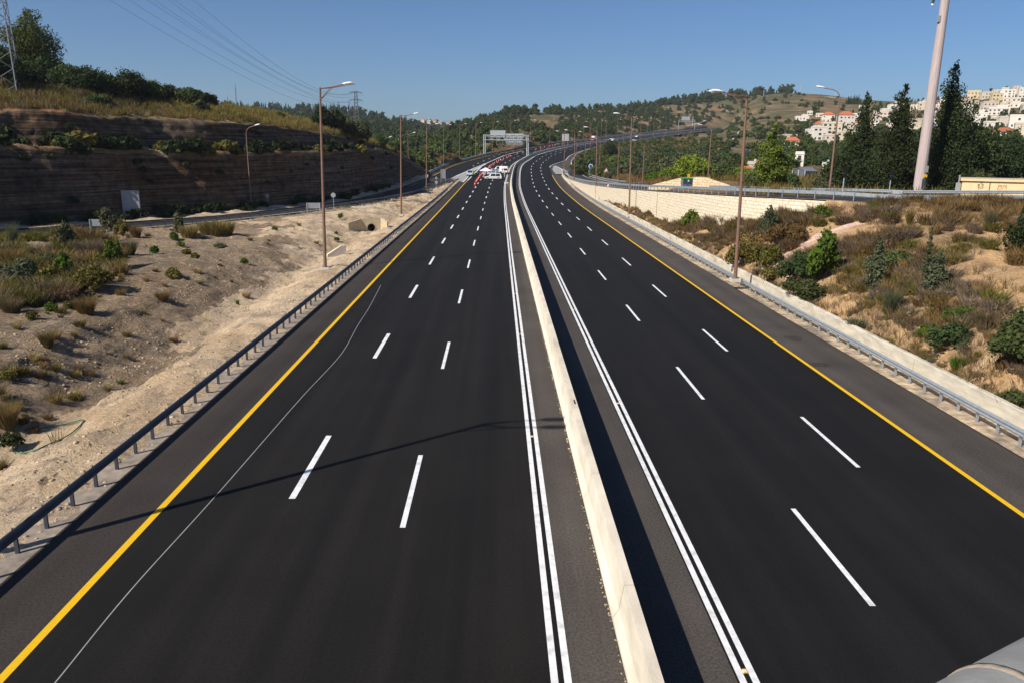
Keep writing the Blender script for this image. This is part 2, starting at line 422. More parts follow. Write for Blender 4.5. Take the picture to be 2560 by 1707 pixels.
L_['pine'] = leafmat('pine needles', (.085, .118, .03), rnd=.25, hsv=.025)
L_['pine_bright'] = leafmat('bright pine needles', (0.132, 0.186, 0.028), rnd=.1)  # a brighter, yellower green than the other pines have
L_['dark'] = leafmat('dark cypress needles', (.037, .053, .019), rnd=.15)
L_['oak'] = leafmat('scrub oak leaves', (.066, .09, .03), rnd=.3, hsv=.03)
L_['far'] = leafmat('far forest needles', (.075, .105, .04), rnd=.2)
L_['fresh'] = leafmat('fresh green leaves', (.1, .155, .022), rnd=.12, trans=.35)
L_['bright'] = leafmat('yellow green crown', (0.202, 0.264, 0.031), rnd=.1, trans=.3, col2=(.1, .16, .025))
L_['olive'] = leafmat('olive leaves', (.095, .1, .05), rnd=.12)
L_['grey'] = leafmat('grey green leaves', (.1, .115, .06), rnd=.12)
L_['dry'] = leafmat('dry brush', (.185, .135, .072), rnd=.25, hsv=.015)
L_['drygrey'] = leafmat('grey dry brush', (.2, .155, .105), rnd=.2)
L_['rustbr'] = leafmat('rusty brown brush', (.175, .12, .042), rnd=.2)
L_['straw'] = leafmat('straw grass', (.3, .215, .085), rnd=.2, trans=.35)
L_['yellowgr'] = leafmat('yellow green grass', (.23, .2, .05), rnd=.2, trans=.35)
L_['moss'] = leafmat('olive mound', (.14, .125, .03), rnd=.15)
# ------------------------------------------------------------------ terrain lofts
TERR = []
def cr1(P, n):
    """Catmull-Rom through P (k,...) resampled to n"""
    P = np.asarray(P, float); k = len(P)
    t = np.linspace(0, k-1, n); i = np.minimum(t.astype(int), k-2); f = (t-i)
    i0 = np.maximum(i-1, 0); i3 = np.minimum(i+2, k-1)
    sh = (-1,)+(1,)*(P.ndim-1)
    f = f.reshape(sh)
    p0, p1, p2, p3 = P[i0], P[i], P[i+1], P[i3]
    return .5*((2*p1)+(-p0+p2)*f+(2*p0-5*p1+4*p2-p3)*f**2+(-p0+3*p1-3*p2+p3)*f**3)
def lin1(P, n):
    P = np.asarray(P, float); k = len(P)
    t = np.linspace(0, k-1, n); i = np.minimum(t.astype(int), k-2); f = (t-i).reshape((-1,)+(1,)*(P.ndim-1))
    return P[i]*(1-f)+P[i+1]*f
class Loft:
    def __init__(s, name, cols, nu, nv, material, amp=.3, nscale=.15, vlin=False, skirt=8., fade=True, strata=0., label=None, cat=None, kind='structure', sub=None, fn=3.):
        A = np.asarray(cols, float)                       # (ncol, nrow, 3)
        A = cr1(A, nu)
        A = np.swapaxes(A, 0, 1)
        A = lin1(A, nv) if vlin else cr1(A, nv)
        A = np.swapaxes(A, 0, 1).copy()
        for i in range(nu):
            for j in range(nv):
                p = A[i, j]; fa = 1.
                if fade: fa = min(1., min(j, nv-1-j)/fn)
                v = Vector((p[0]*nscale, p[1]*nscale, p[2]*nscale))
                d = mn.fractal(v, .9, 2.1, 5)*amp*fa
                p[2] += d
                if strata:
                    # ledges: rock layers standing out at their own heights
                    q = mn.noise(Vector((p[0]*.015, p[1]*.015, p[2]*1.25)))+.6*mn.noise(Vector((p[0]*.03+9, p[1]*.03, p[2]*3.1)))
                    d2 = mn.fractal(v*1.7+Vector((5, 5, 5)), .9, 2.1, 5)
                    fs_ = max(0., min(1., (j-8)/6.)); p[0] += (q*.55+d2*.4)*strata*fs_; p[1] -= (q*.2+d2*.3)*strata*fs_
        s.A = A; s.nu = nu; s.nv = nv
        V = A.reshape(-1, 3).tolist(); Fs = []
        for i in range(nu-1):
            for j in range(nv-1):
                Fs.append((i*nv+j, (i+1)*nv+j, (i+1)*nv+j+1, i*nv+j+1))
        s.bvh = BVHTree.FromPolygons([Vector(v) for v in V], Fs)
        TERR.append(s)
        if skirt:
            ring = [(i, 0) for i in range(nu)]+[(nu-1, j) for j in range(1, nv)]+[(i, nv-1) for i in range(nu-2, -1, -1)]+[(0, j) for j in range(nv-2, 0, -1)]
            b = len(V)
            for i, j in ring: V.append([A[i, j, 0], A[i, j, 1], A[i, j, 2]-skirt])
            n = len(ring)
            for k in range(n):
                i, j = ring[k]; i2, j2 = ring[(k+1) % n]
                Fs.append((i2*nv+j2, i*nv+j, b+k, b+(k+1) % n))
        me = bpy.data.meshes.new(name); me.from_pydata(V, [], Fs)
        me.materials.append(material)
        me.polygons.foreach_set('use_smooth', [True]*len(me.polygons))
        me.update()
        o = bpy.data.objects.new(name, me); COL.objects.link(o)
        tag(o, label, cat, None, kind)
        s.o = o
    def ev(s, u, v):
        a = max(0., min(1., u))*(s.nu-1); b = max(0., min(1., v))*(s.nv-1)
        i = min(int(a), s.nu-2); j = min(int(b), s.nv-2); f, g = a-i, b-j
        A = s.A
        return (A[i, j]*(1-f)+A[i+1, j]*f)*(1-g)+(A[i, j+1]*(1-f)+A[i+1, j+1]*f)*g
def hit(px, py, lofts=None):
    d = Vector(ray(px, py)).normalized(); best = None
    for t in (lofts or TERR):
        loc, _, _, dist = t.bvh.ray_cast(Vector(CAM), d)
        if loc is not None and (best is None or dist < best[0]): best = (dist, loc)
    return np.array(best[1]) if best else None
def down(x, y, lofts=None, z0=300.):
    best = None
    for t in (lofts or TERR):
        loc, _, _, dist = t.bvh.ray_cast(Vector((x, y, z0)), Vector((0, 0, -1)))
        if loc is not None and (best is None or loc.z > best): best = loc.z
    return best

# ------------------------------------------------------------------ alignments
MED_CTRL = [(3., -40), (3., 0), (3., 60), (3.05, 110), (3.2, 165), (4., 225), (6.9, 303), (12., 347), (19.3, 392), (37.5, 460), (59, 520), (85, 585), (120, 673), (160, 760), (210, 864), (283, 985), (380, 1110)]
_m = cr1(np.array(MED_CTRL, float), 1600)
_m = np.array([_m[0]]+[p for p in _m[1:]])
_s = np.concatenate([[0], np.cumsum(np.hypot(*np.diff(_m, axis=0).T))])-40.
# even resampling
MS = np.arange(-39, 1170, 1.)
MX = np.interp(MS, _s, _m[:, 0]); MY = np.interp(MS, _s, _m[:, 1])
_k = np.ones(25)/25
_tx = np.gradient(MX); _ty = np.gradient(MY)
_tx = np.convolve(np.pad(_tx, 12, 'edge'), _k, 'valid'); _ty = np.convolve(np.pad(_ty, 12, 'edge'), _k, 'valid')
_n = np.hypot(_tx, _ty); _tx /= _n; _ty /= _n
def med(s, off=0., dz=0.):
    x = np.interp(s, MS, MX); y = np.interp(s, MS, MY); tx = np.interp(s, MS, _tx); ty = np.interp(s, MS, _ty)
    z = prof(math.hypot(x, y) if y > 0 else 0)
    return np.array([x+ty*off, y-tx*off, z+dz])
def medr(s):
    return np.array([np.interp(s, MS, _ty), -np.interp(s, MS, _tx), 0.])
def heading(s): return math.atan2(np.interp(s, MS, _ty), np.interp(s, MS, _tx))
def ss(a, b, x):
    t = max(0., min(1., (x-a)/(b-a))); return t*t*(3-2*t)
def rdz(s): return -.44*(1-ss(230, 330, s))           # the right-hand carriageway lies a little lower
def oleft(s):
    if s < 233: return -15.25
    return float(np.interp(s, [233, 260, 292, 330, 375, 425, 470, 600], [-27.6, -27.4, -27., -25.2, -22.3, -20.4, -19.6, -19.2]))
def oright(s):
    return float(np.interp(s, [0, 200, 240, 262, 285, 300, 330, 400], [16.3, 16.3, 16.6, 18.0, 21.6, 22.0, 21.5, 21.5]))

def strip(name, fa, fb, s0, s1, material, dza, step=4., build=True, mb=None, mi=0):
    """ribbon between offsets fa(s), fb(s) of the median line, UV in metres"""
    n = max(2, int((s1-s0)/step)+1)
    S = np.linspace(s0, s1, n)
    V = []; UV = []
    for q in S:
        for fo in (fa, fb):
            o = fo(q) if callable(fo) else fo
            V.append(med(q, o, dza(q) if callable(dza) else dza)); UV.append((o, q))
    Fs = [(2*i, 2*i+1, 2*i+3, 2*i+2) for i in range(n-1)]
    me = bpy.data.meshes.new(name); me.from_pydata([tuple(map(float, v)) for v in V], [], Fs)
    me.materials.append(material)
    uv = me.uv_layers.new()
    for l in me.loops: uv.data[l.index].uv = UV[l.vertex_index]
    me.update()
    o = bpy.data.objects.new(name, me); COL.objects.link(o)
    o['kind'] = 'structure'
    return o
def ribbon(name, A, B, material, dz=0., n=160):
    """ribbon between two polylines of 3D points"""
    A = cr1(np.array(A, float), n); B = cr1(np.array(B, float), n)
    d = np.concatenate([[0], np.cumsum(np.linalg.norm(np.diff(A, axis=0), axis=1))])
    V = []; UV = []
    for i in range(n):
        for k, P in enumerate((A, B)):
            V.append((P[i][0], P[i][1], P[i][2]+dz)); UV.append((float(np.linalg.norm(A[i]-B[i]))*k, d[i]))
    me = bpy.data.meshes.new(name); me.from_pydata(V, [], [(2*i, 2*i+1, 2*i+3, 2*i+2) for i in range(n-1)])
    me.materials.append(material)
    uv = me.uv_layers.new()
    for l in me.loops: uv.data[l.index].uv = UV[l.vertex_index]
    me.update()
    o = bpy.data.objects.new(name, me); COL.objects.link(o); o['kind'] = 'structure'
    return A, B

# ------------------------------------------------------------------ left ramp (exit road) edges
LZ = .5
def LZf(x): return .5+.4*max(0., (420.-x)/420.)          # the ramp climbs towards the left picture edge
NEAR_PX = [(0, 600), (66.7, 594), (125, 588.7), (378.5, 571), (568, 553), (632, 546.5), (797, 527.7), (892, 514), (1001, 496), (1064, 478.6), (1104.7, 462)]
near = [onprof(x, y, LZf(x)*(1 if x < 1000 else .5)) for x, y in NEAR_PX]
d0 = (near[0]-near[4]); d0 /= np.linalg.norm(d0)
near = [near[0]+d0*55, near[0]+d0*27]+near
near.append(med(231, -15.6, .05))
FAR_PX = [(0, 571.6), (136, 566), (392, 549), (524, 539.4), (654, 526), (753, 517), (848.7, 504.5), (919.5, 489.5), (995.8, 469), (1064, 446)]
far = [onprof(x, y, LZf(x)*(1 if x < 980 else .5)) for x, y in FAR_PX]
far = [far[0]+d0*55, far[0]+d0*27]+far
far.append(med(234, -27.6, .03))
def smooth(P, n=60, k=9):
    P = cr1(np.array(P, float), n)
    Q = np.pad(P, ((k//2, k//2), (0, 0)), 'edge'); ker = np.ones(k)/k
    R = np.stack([np.convolve(Q[:, c], ker, 'valid') for c in range(3)], 1)
    R[0] = P[0]; R[-1] = P[-1]
    return R
near = smooth(near); far = smooth(far)
RN, RF = ribbon('exit_ramp_road', near, far, M['ramp'], .02)
def offs(P, d):
    P = np.asarray(P, float); t = np.gradient(P, axis=0); t[:, 2] = 0; t /= np.linalg.norm(t, axis=1)[:, None]
    return P+np.stack([t[:, 1], -t[:, 0], t[:, 2]*0], 1)*d
ribbon('exit_ramp_line', offs(near, -.75), offs(near, -.95), M['white'], .028)
ribbon('exit_ramp_line', offs(far, 2.05), offs(far, 1.85), M['yellow'], .028)

# ------------------------------------------------------------------ right ramp (upper road on the stone wall)
RR_PX = [(2800, 516, 61), (2560, 513, 63), (2231, 510.5, 66.5), (2125, 503, 69), (1966, 495, 75), (1825, 488.5, 84), (1708, 481, 99), (1598, 474.5, 122), (1490, 463.5, 168), (1440, 453, 210), (1410, 440, 252)]
rr = [DY(x, y, Y) for x, y, Y in RR_PX]
d1 = rr[0]-rr[1]
rr = [rr[0]+d1*1.5]+rr
rr.append(med(281, 17.7, 0.))
rr = smooth(rr, 90, 7)
wd = np.interp(np.linspace(0, 1, 90), [0, .6, 1], [8.6, 8.6, 7.5])
_t = np.gradient(rr, axis=0); _t[:, 2] = 0; _t /= np.linalg.norm(_t, axis=1)[:, None]
rrf = rr+np.stack([_t[:, 1], -_t[:, 0], _t[:, 2]*0], 1)*wd[:, None]
rrf[-12:, 2] = np.maximum(rrf[-12:, 2], [prof(math.hypot(p[0], p[1])) for p in rrf[-12:]])

QN, QF = ribbon('upper_ramp_road', rr, rrf, M['ramp'], .02)
ribbon('upper_ramp_line', offs(rr, .9), offs(rr, 1.08), M['white'], .028)
ribbon('upper_ramp_line', offs(rrf, -1.6), offs(rrf, -1.42), M['white'], .028)

# ------------------------------------------------------------------ main carriageways
strip('left_carriageway', oleft, -.25, -12, 233, M['shoulder'], 0.)
strip('left_carriageway', oleft, -.25, 233, 1150, M['shoulder'], 0.)
strip('right_carriageway', .25, oright, -12, 1150, M['shoulder_pale'], rdz)
strip('median_shoulder', -1.44, -.25, -12, 1150, M['shoulder_pale'], .003)
strip('verge_strip', -16.0, -14.95, -12, 226, M['verge'], .006)
strip('left_lanes', lambda s: -12.85 if s < 233 else oleft(s)+2.2, -1.45, -12, 1150, M['lane'], .004)
strip('right_lanes', 2.1, lambda s: 13.4 if s < 300 else 13.4+5.*ss(300, 340, s), -12, 1150, M['lane_right'], lambda s: rdz(s)+.004)
MK = .008
def marks(off, w, s0, s1, m, dz=MK, dash=None, name='road_marking'):
    if dash is None: return strip(name, off-w/2 if not callable(off) else (lambda s: off(s)-w/2), off+w/2 if not callable(off) else (lambda s: off(s)+w/2), s0, s1, m, dz)
    per, ln = dash
    V = []; Fs = []
    s = s0
    while s+ln < s1:
        b = len(V); k = 4
        for i in range(k+1):
            q = s+ln*i/k; dd = dz(q) if callable(dz) else dz
            o = off(q) if callable(off) else off
            ww = w*(1 if s < 150 else 1.3)
            V += [tuple(map(float, med(q, o-ww/2, dd))), tuple(map(float, med(q, o+ww/2, dd)))]
        Fs += [(b+2*i, b+2*i+1, b+2*i+3, b+2*i+2) for i in range(k)]
        s += per
    me = bpy.data.meshes.new(name); me.from_pydata(V, [], Fs); me.materials.append(m); me.update()
    o = bpy.data.objects.new(name, me); COL.objects.link(o); o['kind'] = 'structure'
    return o
rmk = lambda s: rdz(s)+MK
marks(-12.8, .2, -12, 226, M['yellow'])
marks(-1.79, .15, -12, 1140, M['white']); marks(-1.52, .15, -12, 1140, M['white'])
marks(-9.155, .2, 21.2-15.85*2, 900, M['white'], dash=(15.85, 5.2))
marks(-5.6, .155, 19.4-15.85*2, 900, M['white'], dash=(15.85, 5.2))
marks(-12.8, .3, 226, 262, M['white'], name='gore_edge_line')
marks(-12.8, .42, 262, 420, M['white'])
marks(-16.3, .2, 300, 900, M['white'], dash=(15.85, 4.))
marks(lambda s: oleft(s)+2.5, .2, 234, 1100, M['yellow'])
marks(2.22, .15, -12, 1140, M['white'], rmk); marks(2.49, .15, -12, 1140, M['white'], rmk)
marks(6.28, .155, 16.3-15.85*2, 900, M['white'], rmk, (15.85, 5.2))
marks(9.83, .155, 24.7-15.85*2, 900, M['white'], rmk, (15.85, 5.2))
marks(13.28, .2, -12, 262, M['yellow'], rmk)
marks(lambda s: 13.28+5*ss(300, 350, s), .24, 300, 1100, M['white'], rmk)
# thin white survey line wandering across the first lane
thin = [(70, 1776), (136, 1707), (330, 1470), (544, 1233), (751, 996), (838, 903), (868, 862), (893, 816), (925, 765), (952, 713)]
tp = cr1(np.array([G(x, y, MK) for x, y in thin]), 60)
ribbon('survey_line', offs(tp, -.014), offs(tp, .014), M['gore'], 0.)
# grey gore between ramp and lanes, and the pale gore where the right ramp leaves
def flat(name, px, material, zf=.012, zoff=0.):
    P = [onprof(x, y, zoff)+np.array([0, 0, zf]) for x, y in px]
    mb = MB(); mb.add(P, [tuple(range(len(P)))]); o = mb.build(name, material); o['kind'] = 'structure'; return o
gA = [(1127, 447), (1140, 440.5), (1155, 434), (1172, 426.5), (1190, 418.5), (1212, 409.5)]
gB = [(1128, 453.5), (1156, 456), (1165, 447), (1171, 440), (1181, 429), (1213, 411)]
ribbon('grey_gore', [onprof(x, y) for x, y in gA], [onprof(x, y) for x, y in gB], M['gore'], .012, 30)
ribbon('gore_border', [onprof(x, y) for x, y in gA], [onprof(x, y+1.3) for x, y in gA], M['white'], .018, 30)
ribbon('gore_border', [onprof(x, y) for x, y in gB[1:]], [onprof(x+2.2, y+.6) for x, y in gB[1:]], M['white'], .018, 30)
gC = [med(s, o, .03) for s, o in ((262, 14.6), (275, 14.2), (290, 14.2), (308, 14.8))]
gD = [med(s, o, .03) for s, o in ((262, 16.6), (275, 17.2), (290, 17.4), (308, 15.3))]
ribbon('grey_gore', gC, gD, M['gore'], -.05, 20)
ribbon('gore_border', gD, [p+np.array([.35, 0, 0]) for p in gD], M['white'], -.04, 20)
for i in range(90):
    pass
# darker repair patches and stains on the right shoulder
for x, y, w, h in ((1985, 846, .45, .4), (2050, 911, .6, .25)):
    c = G(x, y, -.43); mb = MB()
    mb.add([(c[0]+w*math.cos(t)*(1+.25*math.sin(3*t)), c[1]+h*2*math.sin(t)*(1+.2*math.cos(2*t)), -.44+.006) for t in np.linspace(0, 6.28, 18)[:-1]], [tuple(range(17))])
    o = mb.build('asphalt_stain', M['stain']); o['kind'] = 'structure'

# ------------------------------------------------------------------ land patches
mb = MB(); mb.add([(-2900, -1500, -9), (2900, -1500, -9), (2900, 2900, -9), (-2900, 2900, -9)], [(0, 1, 2, 3)])
o = mb.build('ground', M['base']); o['kind'] = 'structure'
def at_line(P, y):
    P = np.asarray(P); return np.array([np.interp(y, P[:, 1], P[:, 0]), y, np.interp(y, P[:, 1], P[:, 2])])
cols = []
for Ys, Yr in ((-14, 30), (5, 42), (20, 53), (40, 66), (60, 79), (80, 91), (100, 106), (120, 124), (140, 143), (165, 167), (190, 191), (215, 214), (230, 229.5)):
    r = at_line(near, Yr); a = med(Ys, -15.1, -.04); w = abs(r[0]-a[0]); f = min(1., w/27.)
    cols.append([a+[.3, 0, 0],
                 [a[0]-2.9*f, a[1]+(r[1]-a[1])*.1, a[2]+.02],
                 [a[0]-5.8*f, a[1]+(r[1]-a[1])*.2, a[2]-.8*f**1.5],
                 [a[0]-8.8*f, a[1]+(r[1]-a[1])*.32, a[2]*.6+r[2]*.4-.2*f],
                 [a[0]-12.8*f, a[1]+(r[1]-a[1])*.48, a[2]*.4+r[2]*.6+.4*f],
                 [a[0]*.3+r[0]*.7, a[1]*.25+r[1]*.75, r[2]+.35*f],
                 [r[0]+.5, r[1], r[2]-.05], [r[0]-.6, r[1], r[2]-.1]])
T_left = Loft('left_verge', cols, 420, 150, M['soil'], amp=.24, nscale=.6, fn=10.)

me = T_left.o.data; me.materials.append(M['stony'])
ix = np.zeros(len(me.polygons), np.int32)
for i in range(T_left.nu-1):
    for j in range(T_left.nv-1):
        q = T_left.A[i, j]; v_ = j/(T_left.nv-1)
        n_ = mn.fractal(Vector((q[0]*.25, q[1]*.12, 0)), .9, 2.1, 5)*.16+mn.noise(Vector((q[0]*1.7, q[1]*1.7, 4.)))*.05
        far_ = max(0., min(1., (q[1]-62)/40.))                     # the far end of the verge is paler
        if v_+n_ > .3+far_*.45 and v_ < .9: ix[i*(T_left.nv-1)+j] = 1
me.polygons.foreach_set('material_index', ix)
# right verge: from the low wall up to the foot of the stone wall / upper ramp
def wallx(s): return 17.9+.25*ss(120, 250, s)
cols = []
foot = [(2900, 531, 60), (2560, 528, 62), (2231, 520, 65.3), (2117, 530, 69), (2013, 533, 73), (1836, 554, 83), (1693, 565, 99), (1590, 524, 123), (1495, 485, 166), (1446, 463, 212)]
footp = [DY(*q) for q in foot]
rrl = [at_line(rr[::-1], q[1]) if False else q for q in footp]
st = [-25, 5, 22, 33, 44, 62, 86, 115, 163, 210]
for s, fp in zip(st, footp):
    a = med(s, wallx(s)+.14, rdz(s)+.66)
    fp = np.array(fp)
    c = []
    for t in (0., .05, .16, .34, .54, .74, .9, 1., 1.03):
        p = a*(1-t)+fp*t
        p[2] += .5*math.sin(math.pi*min(t, 1))*min(1., np.linalg.norm(fp-a)/30.)
        if t == .05: p[2] = a[2]+.02
        c.append(p)
    cols.append(c)
T_right = Loft('right_verge', cols, 260, 130, M['soilred'], amp=.5, nscale=.22, fn=14.)

# left rock cut and the scrub hill above it
def C_(*q):
    k = (H_-LZf(q[0][0]))/(H_-.5) if len(q) == 8 and q[0][0] < 420 else 1.
    return [DY(x, y, Y*k) for x, y, Y in q]
cut = [
 C_((-420, 592, 73), (-420, 580, 77), (-420, 350, 80.5), (-420, 349, 84), (-420, 275, 86.5), (-420, 235, 95), (-420, 190, 105), (-420, 140, 135)),
 C_((-160, 582, 80.5), (-160, 568, 84.5), (-160, 356, 88), (-160, 355, 91.5), (-160, 278, 94), (-160, 240, 101), (-160, 205, 110), (-160, 170, 137)),
 C_((0, 573, 86.5), (0, 560, 91), (0, 363, 94.5), (0, 362, 98), (0, 281, 100.5), (0, 250, 107), (0, 217, 115), (0, 185, 140)),
 C_((130, 567, 89.5), (130, 555, 94), (130, 368, 97.5), (130, 367, 101), (130, 277, 103.5), (130, 255, 110), (130, 226, 118), (130, 196, 142)),
 C_((245, 560, 93), (245, 549, 98), (245, 373, 101.5), (245, 372, 105), (245, 294, 107.5), (245, 268, 114), (245, 236, 122), (245, 207, 145)),
 C_((392, 550, 99), (385, 540, 104), (381, 376, 108), (381, 375, 111.5), (381, 297, 114), (381, 275, 121), (381, 252, 130), (381, 232, 150)),
 C_((545, 539, 106.6), (545, 530, 111), (540, 381.5, 115), (540, 381, 118.5), (545, 306, 121), (545, 285, 128), (545, 267, 137), (545, 261, 155)),
 C_((690, 524, 117.7), (695, 514, 124), (696, 381, 128), (696, 380, 131.5), (690, 319, 134), (690, 304, 140), (700, 291, 150), (705, 286, 165)),
 C_((849, 505, 135), (850, 496, 142), (846, 376, 147), (846, 375, 150), (846, 342, 153), (850, 334, 158), (855, 329, 166), (862, 329, 178)),
 C_((941, 485, 160), (945, 474, 170), (941, 373, 175), (941, 372, 178), (936, 366, 181), (940, 363, 186), (943, 362, 192), (948, 364, 200)),
 C_((1000, 469, 181), (1008, 455, 200), (998, 388, 205), (998, 387, 207), (998, 386, 210), (1000, 385, 213), (1002, 385, 217), (1006, 387, 224)),
 C_((1046, 453, 210), (1042, 441, 225), (1036, 414, 230), (1037, 413, 232), (1038, 412, 234), (1039, 412, 236), (1041, 412, 239), (1044, 413, 245)),
 C_((1068, 446, 222), (1072, 437, 238), (1070, 432, 242), (1070, 432, 244), (1071, 431, 246), (1072, 431, 248), (1073, 431, 250), (1076, 431, 256)),
]
def sub(c, k=(6, 16, 4, 12, 8, 8, 8)):
    out = []
    for i, n in enumerate(k):
        for j in range(n): out.append(c[i]*(1-j/n)+c[i+1]*(j/n))
    out.append(c[-1]); return out
cutd = [sub(c) for c in cut]
nrow = len(cutd[0])
T_cut = Loft('rock_cutting', cutd, 330, nrow, M['rock'], amp=.35, nscale=.3, vlin=True, strata=.5, skirt=10)
nv = nrow
# grass and soil on the flats of the same sheet: face material by row and slope
me = T_cut.o.data
me.materials.append(M['scree']); me.materials.append(M['soil'])
idx = np.zeros(len(me.polygons), np.int32)
for i in range(T_cut.nu-1):
    for j in range(nv-1):
        k = i*(nv-1)+j
        if j < 6: idx[k] = 2
        elif 21 <= j < 27: idx[k] = 1
        elif j >= 38: idx[k] = 1
me.polygons.foreach_set('material_index', idx)

# near hill across the road curve
hA = [
 C_((960, 452, 215), (980, 430, 265), (1000, 405, 340), (1015, 388, 430), (1030, 374, 520)),
 C_((1040, 443, 236), (1050, 425, 280), (1058, 402, 345), (1070, 380, 440), (1085, 362, 560)),
 C_((1101, 418, 290), (1098, 403, 345), (1100, 382, 440), (1108, 362, 550), (1125, 345, 650)),
 C_((1152, 404, 327), (1150, 390, 380), (1152, 364, 490), (1162, 336, 620), (1175, 318, 730)),
 C_((1212, 389, 371), (1212, 372, 430), (1212, 345, 540), (1217, 320, 680), (1224, 303, 800)),
 C_((1271, 376, 420), (1271, 360, 480), (1275, 332, 610), (1281, 310, 740), (1290, 286, 860)),
 C_((1373, 360, 504), (1370, 345, 570), (1370, 321, 690), (1370, 302, 820), (1370, 281, 940)),
 C_((1450, 350, 577), (1450, 338, 640), (1450, 314, 770), (1450, 297, 880), (1450, 280, 980)),
 C_((1535, 340, 686), (1535, 327, 740), (1535, 306, 840), (1535, 289, 930), (1535, 272, 1040)),
 C_((1640, 329, 830), (1640, 316, 880), (1640, 298, 950), (1640, 281, 1030), (1640, 262, 1110)),
 C_((1750, 321.5, 945), (1750, 308, 975), (1750, 290, 1030), (1750, 269, 1090), (1750, 246, 1160)),
 C_((1860, 317, 1030), (1860, 302, 1050), (1860, 284, 1080), (1860, 262, 1120), (1860, 238, 1170)),
 C_((1980, 310, 1060), (1980, 296, 1080), (1980, 278, 1105), (1980, 258, 1140), (1980, 232, 1190)),
]
T_hA = Loft('hillside', hA, 220, 70, M['hill'], amp=5., nscale=.012, skirt=60)
# inside of the curve and the village hill
hB = [
 C_((1448, 437, 258), (1441, 424, 292), (1436, 410, 326), (1440, 403, 350), (1450, 396, 366), (1452, 395, 368)),
 C_((1505, 452, 236), (1480, 432, 280), (1468, 408, 330), (1475, 396, 375), (1490, 380, 430), (1497, 377, 440)),
 C_((1600, 471, 152), (1565, 446, 215), (1548, 412, 310), (1535, 385, 420), (1545, 366, 505), (1552, 362.5, 525)),
 C_((1700, 474, 110), (1680, 446, 185), (1655, 410, 300), (1640, 375, 470), (1640, 345, 690), (1648, 341, 725)),
 C_((1812, 482, 94), (1800, 446, 175), (1795, 400, 330), (1790, 360, 520), (1790, 330, 840), (1795, 326, 930)),
 C_((1950, 488, 85), (1900, 448, 170), (1900, 395, 350), (1900, 350, 540), (1900, 300, 830), (1900, 243, 1060)),
 C_((2060, 493, 80), (2040, 448, 165), (2030, 392, 350), (2030, 350, 510), (2030, 300, 760), (2030, 236, 1100)),
 C_((2180, 497, 77), (2160, 448, 165), (2150, 388, 350), (2150, 345, 500), (2150, 300, 720), (2160, 250, 1060)),
 C_((2300, 498, 75), (2290, 446, 165), (2290, 380, 360), (2290, 335, 510), (2290, 295, 680), (2290, 255, 960)),
 C_((2440, 500, 73), (2440, 444, 165), (2440, 370, 370), (2440, 322, 510), (2440, 282, 660), (2440, 238, 880)),
 C_((2570, 501, 72), (2570, 442, 165), (2570, 362, 370), (2570, 312, 510), (2570, 272, 640), (2570, 224, 840)),
 C_((2850, 502, 70), (2850, 438, 165), (2850, 355, 370), (2850, 300, 510), (2850, 255, 640), (2850, 205, 840)),
]
T_hB = Loft('village_hill', hB, 240, 130, M['hill'], amp=1.6, nscale=.02, skirt=60)
# far wooded hills on the left
hF = [
 C_((350, 345, 330), (400, 320, 600), (420, 296, 850), (430, 276, 1100)),
 C_((560, 345, 340), (560, 315, 600), (560, 290, 850), (560, 268, 1100)),
 C_((700, 350, 360), (700, 318, 620), (700, 295, 850), (700, 273, 1080)),
 C_((850, 358, 400), (850, 328, 640), (850, 304, 830), (850, 277, 1050)),
 C_((950, 366, 420), (950, 344, 640), (950, 322, 800), (950, 296, 960)),
 C_((1050, 373, 450), (1050, 355, 650), (1050, 336, 850), (1050, 316, 1050)),
 C_((1130, 374, 520), (1135, 361, 700), (1140, 350, 900), (1140, 338, 1150)),
 C_((1230, 372, 600), (1230, 362, 750), (1230, 354, 950), (1230, 350, 1200)),
]
T_hF = Loft('far_hill', hF, 110, 50, M['farhill'], amp=5., nscale=.01, skirt=80)
hG = [C_((900, 345, 1150), (900, 325, 1450), (900, 305, 1750)), C_((1000, 345, 1150), (1000, 326, 1450), (1000, 307, 1750)),
      C_((1100, 345, 1200), (1100, 327, 1500), (1100, 310, 1800)), C_((1200, 350, 1250), (1200, 330, 1550), (1200, 313, 1850)), C_((1340, 350, 1300), (1340, 332, 1600), (1340, 320, 1900))]
T_hG = Loft('distant_ridge', hG, 60, 30, M['farhill'], amp=5., nscale=.008, skirt=120)
# ------------------------------------------------------------------ median barrier and low walls
def mpath(s0, s1, step, off, dz=0.):
    return [(med(s, off, dz(s) if callable(dz) else dz), medr(s)) for s in np.arange(s0, s1+.01, step)]
mb = MB()
P2 = lambda s: [(-.33, -.02), (-.33, .1), (-.2, .3), (-.11, .92), (.11, .92), (.2, .3), (.33, .0), (.33, rdz(s)-.05)]
path = mpath(-12, 1120, 3, 0.)
vs = []; fs = []
n = 8
for i, (p, r) in enumerate(path):
    s = -12+3*i
    for o_, h in P2(s): vs.append((p[0]+r[0]*o_, p[1]+r[1]*o_, p[2]+h))
for i in range(len(path)-1):
    for k in range(n):
        k2 = (k+1) % n; fs.append((i*n+k, (i+1)*n+k, (i+1)*n+k2, i*n+k2))
fs.append(tuple(range(n))); fs.append(tuple((len(path)-1)*n+k for k in range(n-1, -1, -1)))
mb.add(vs, fs)
barrier = mb.build('median_barrier', M['concrete'])
tag(barrier, 'long cream concrete median barrier curving between the two carriageways', 'barrier')
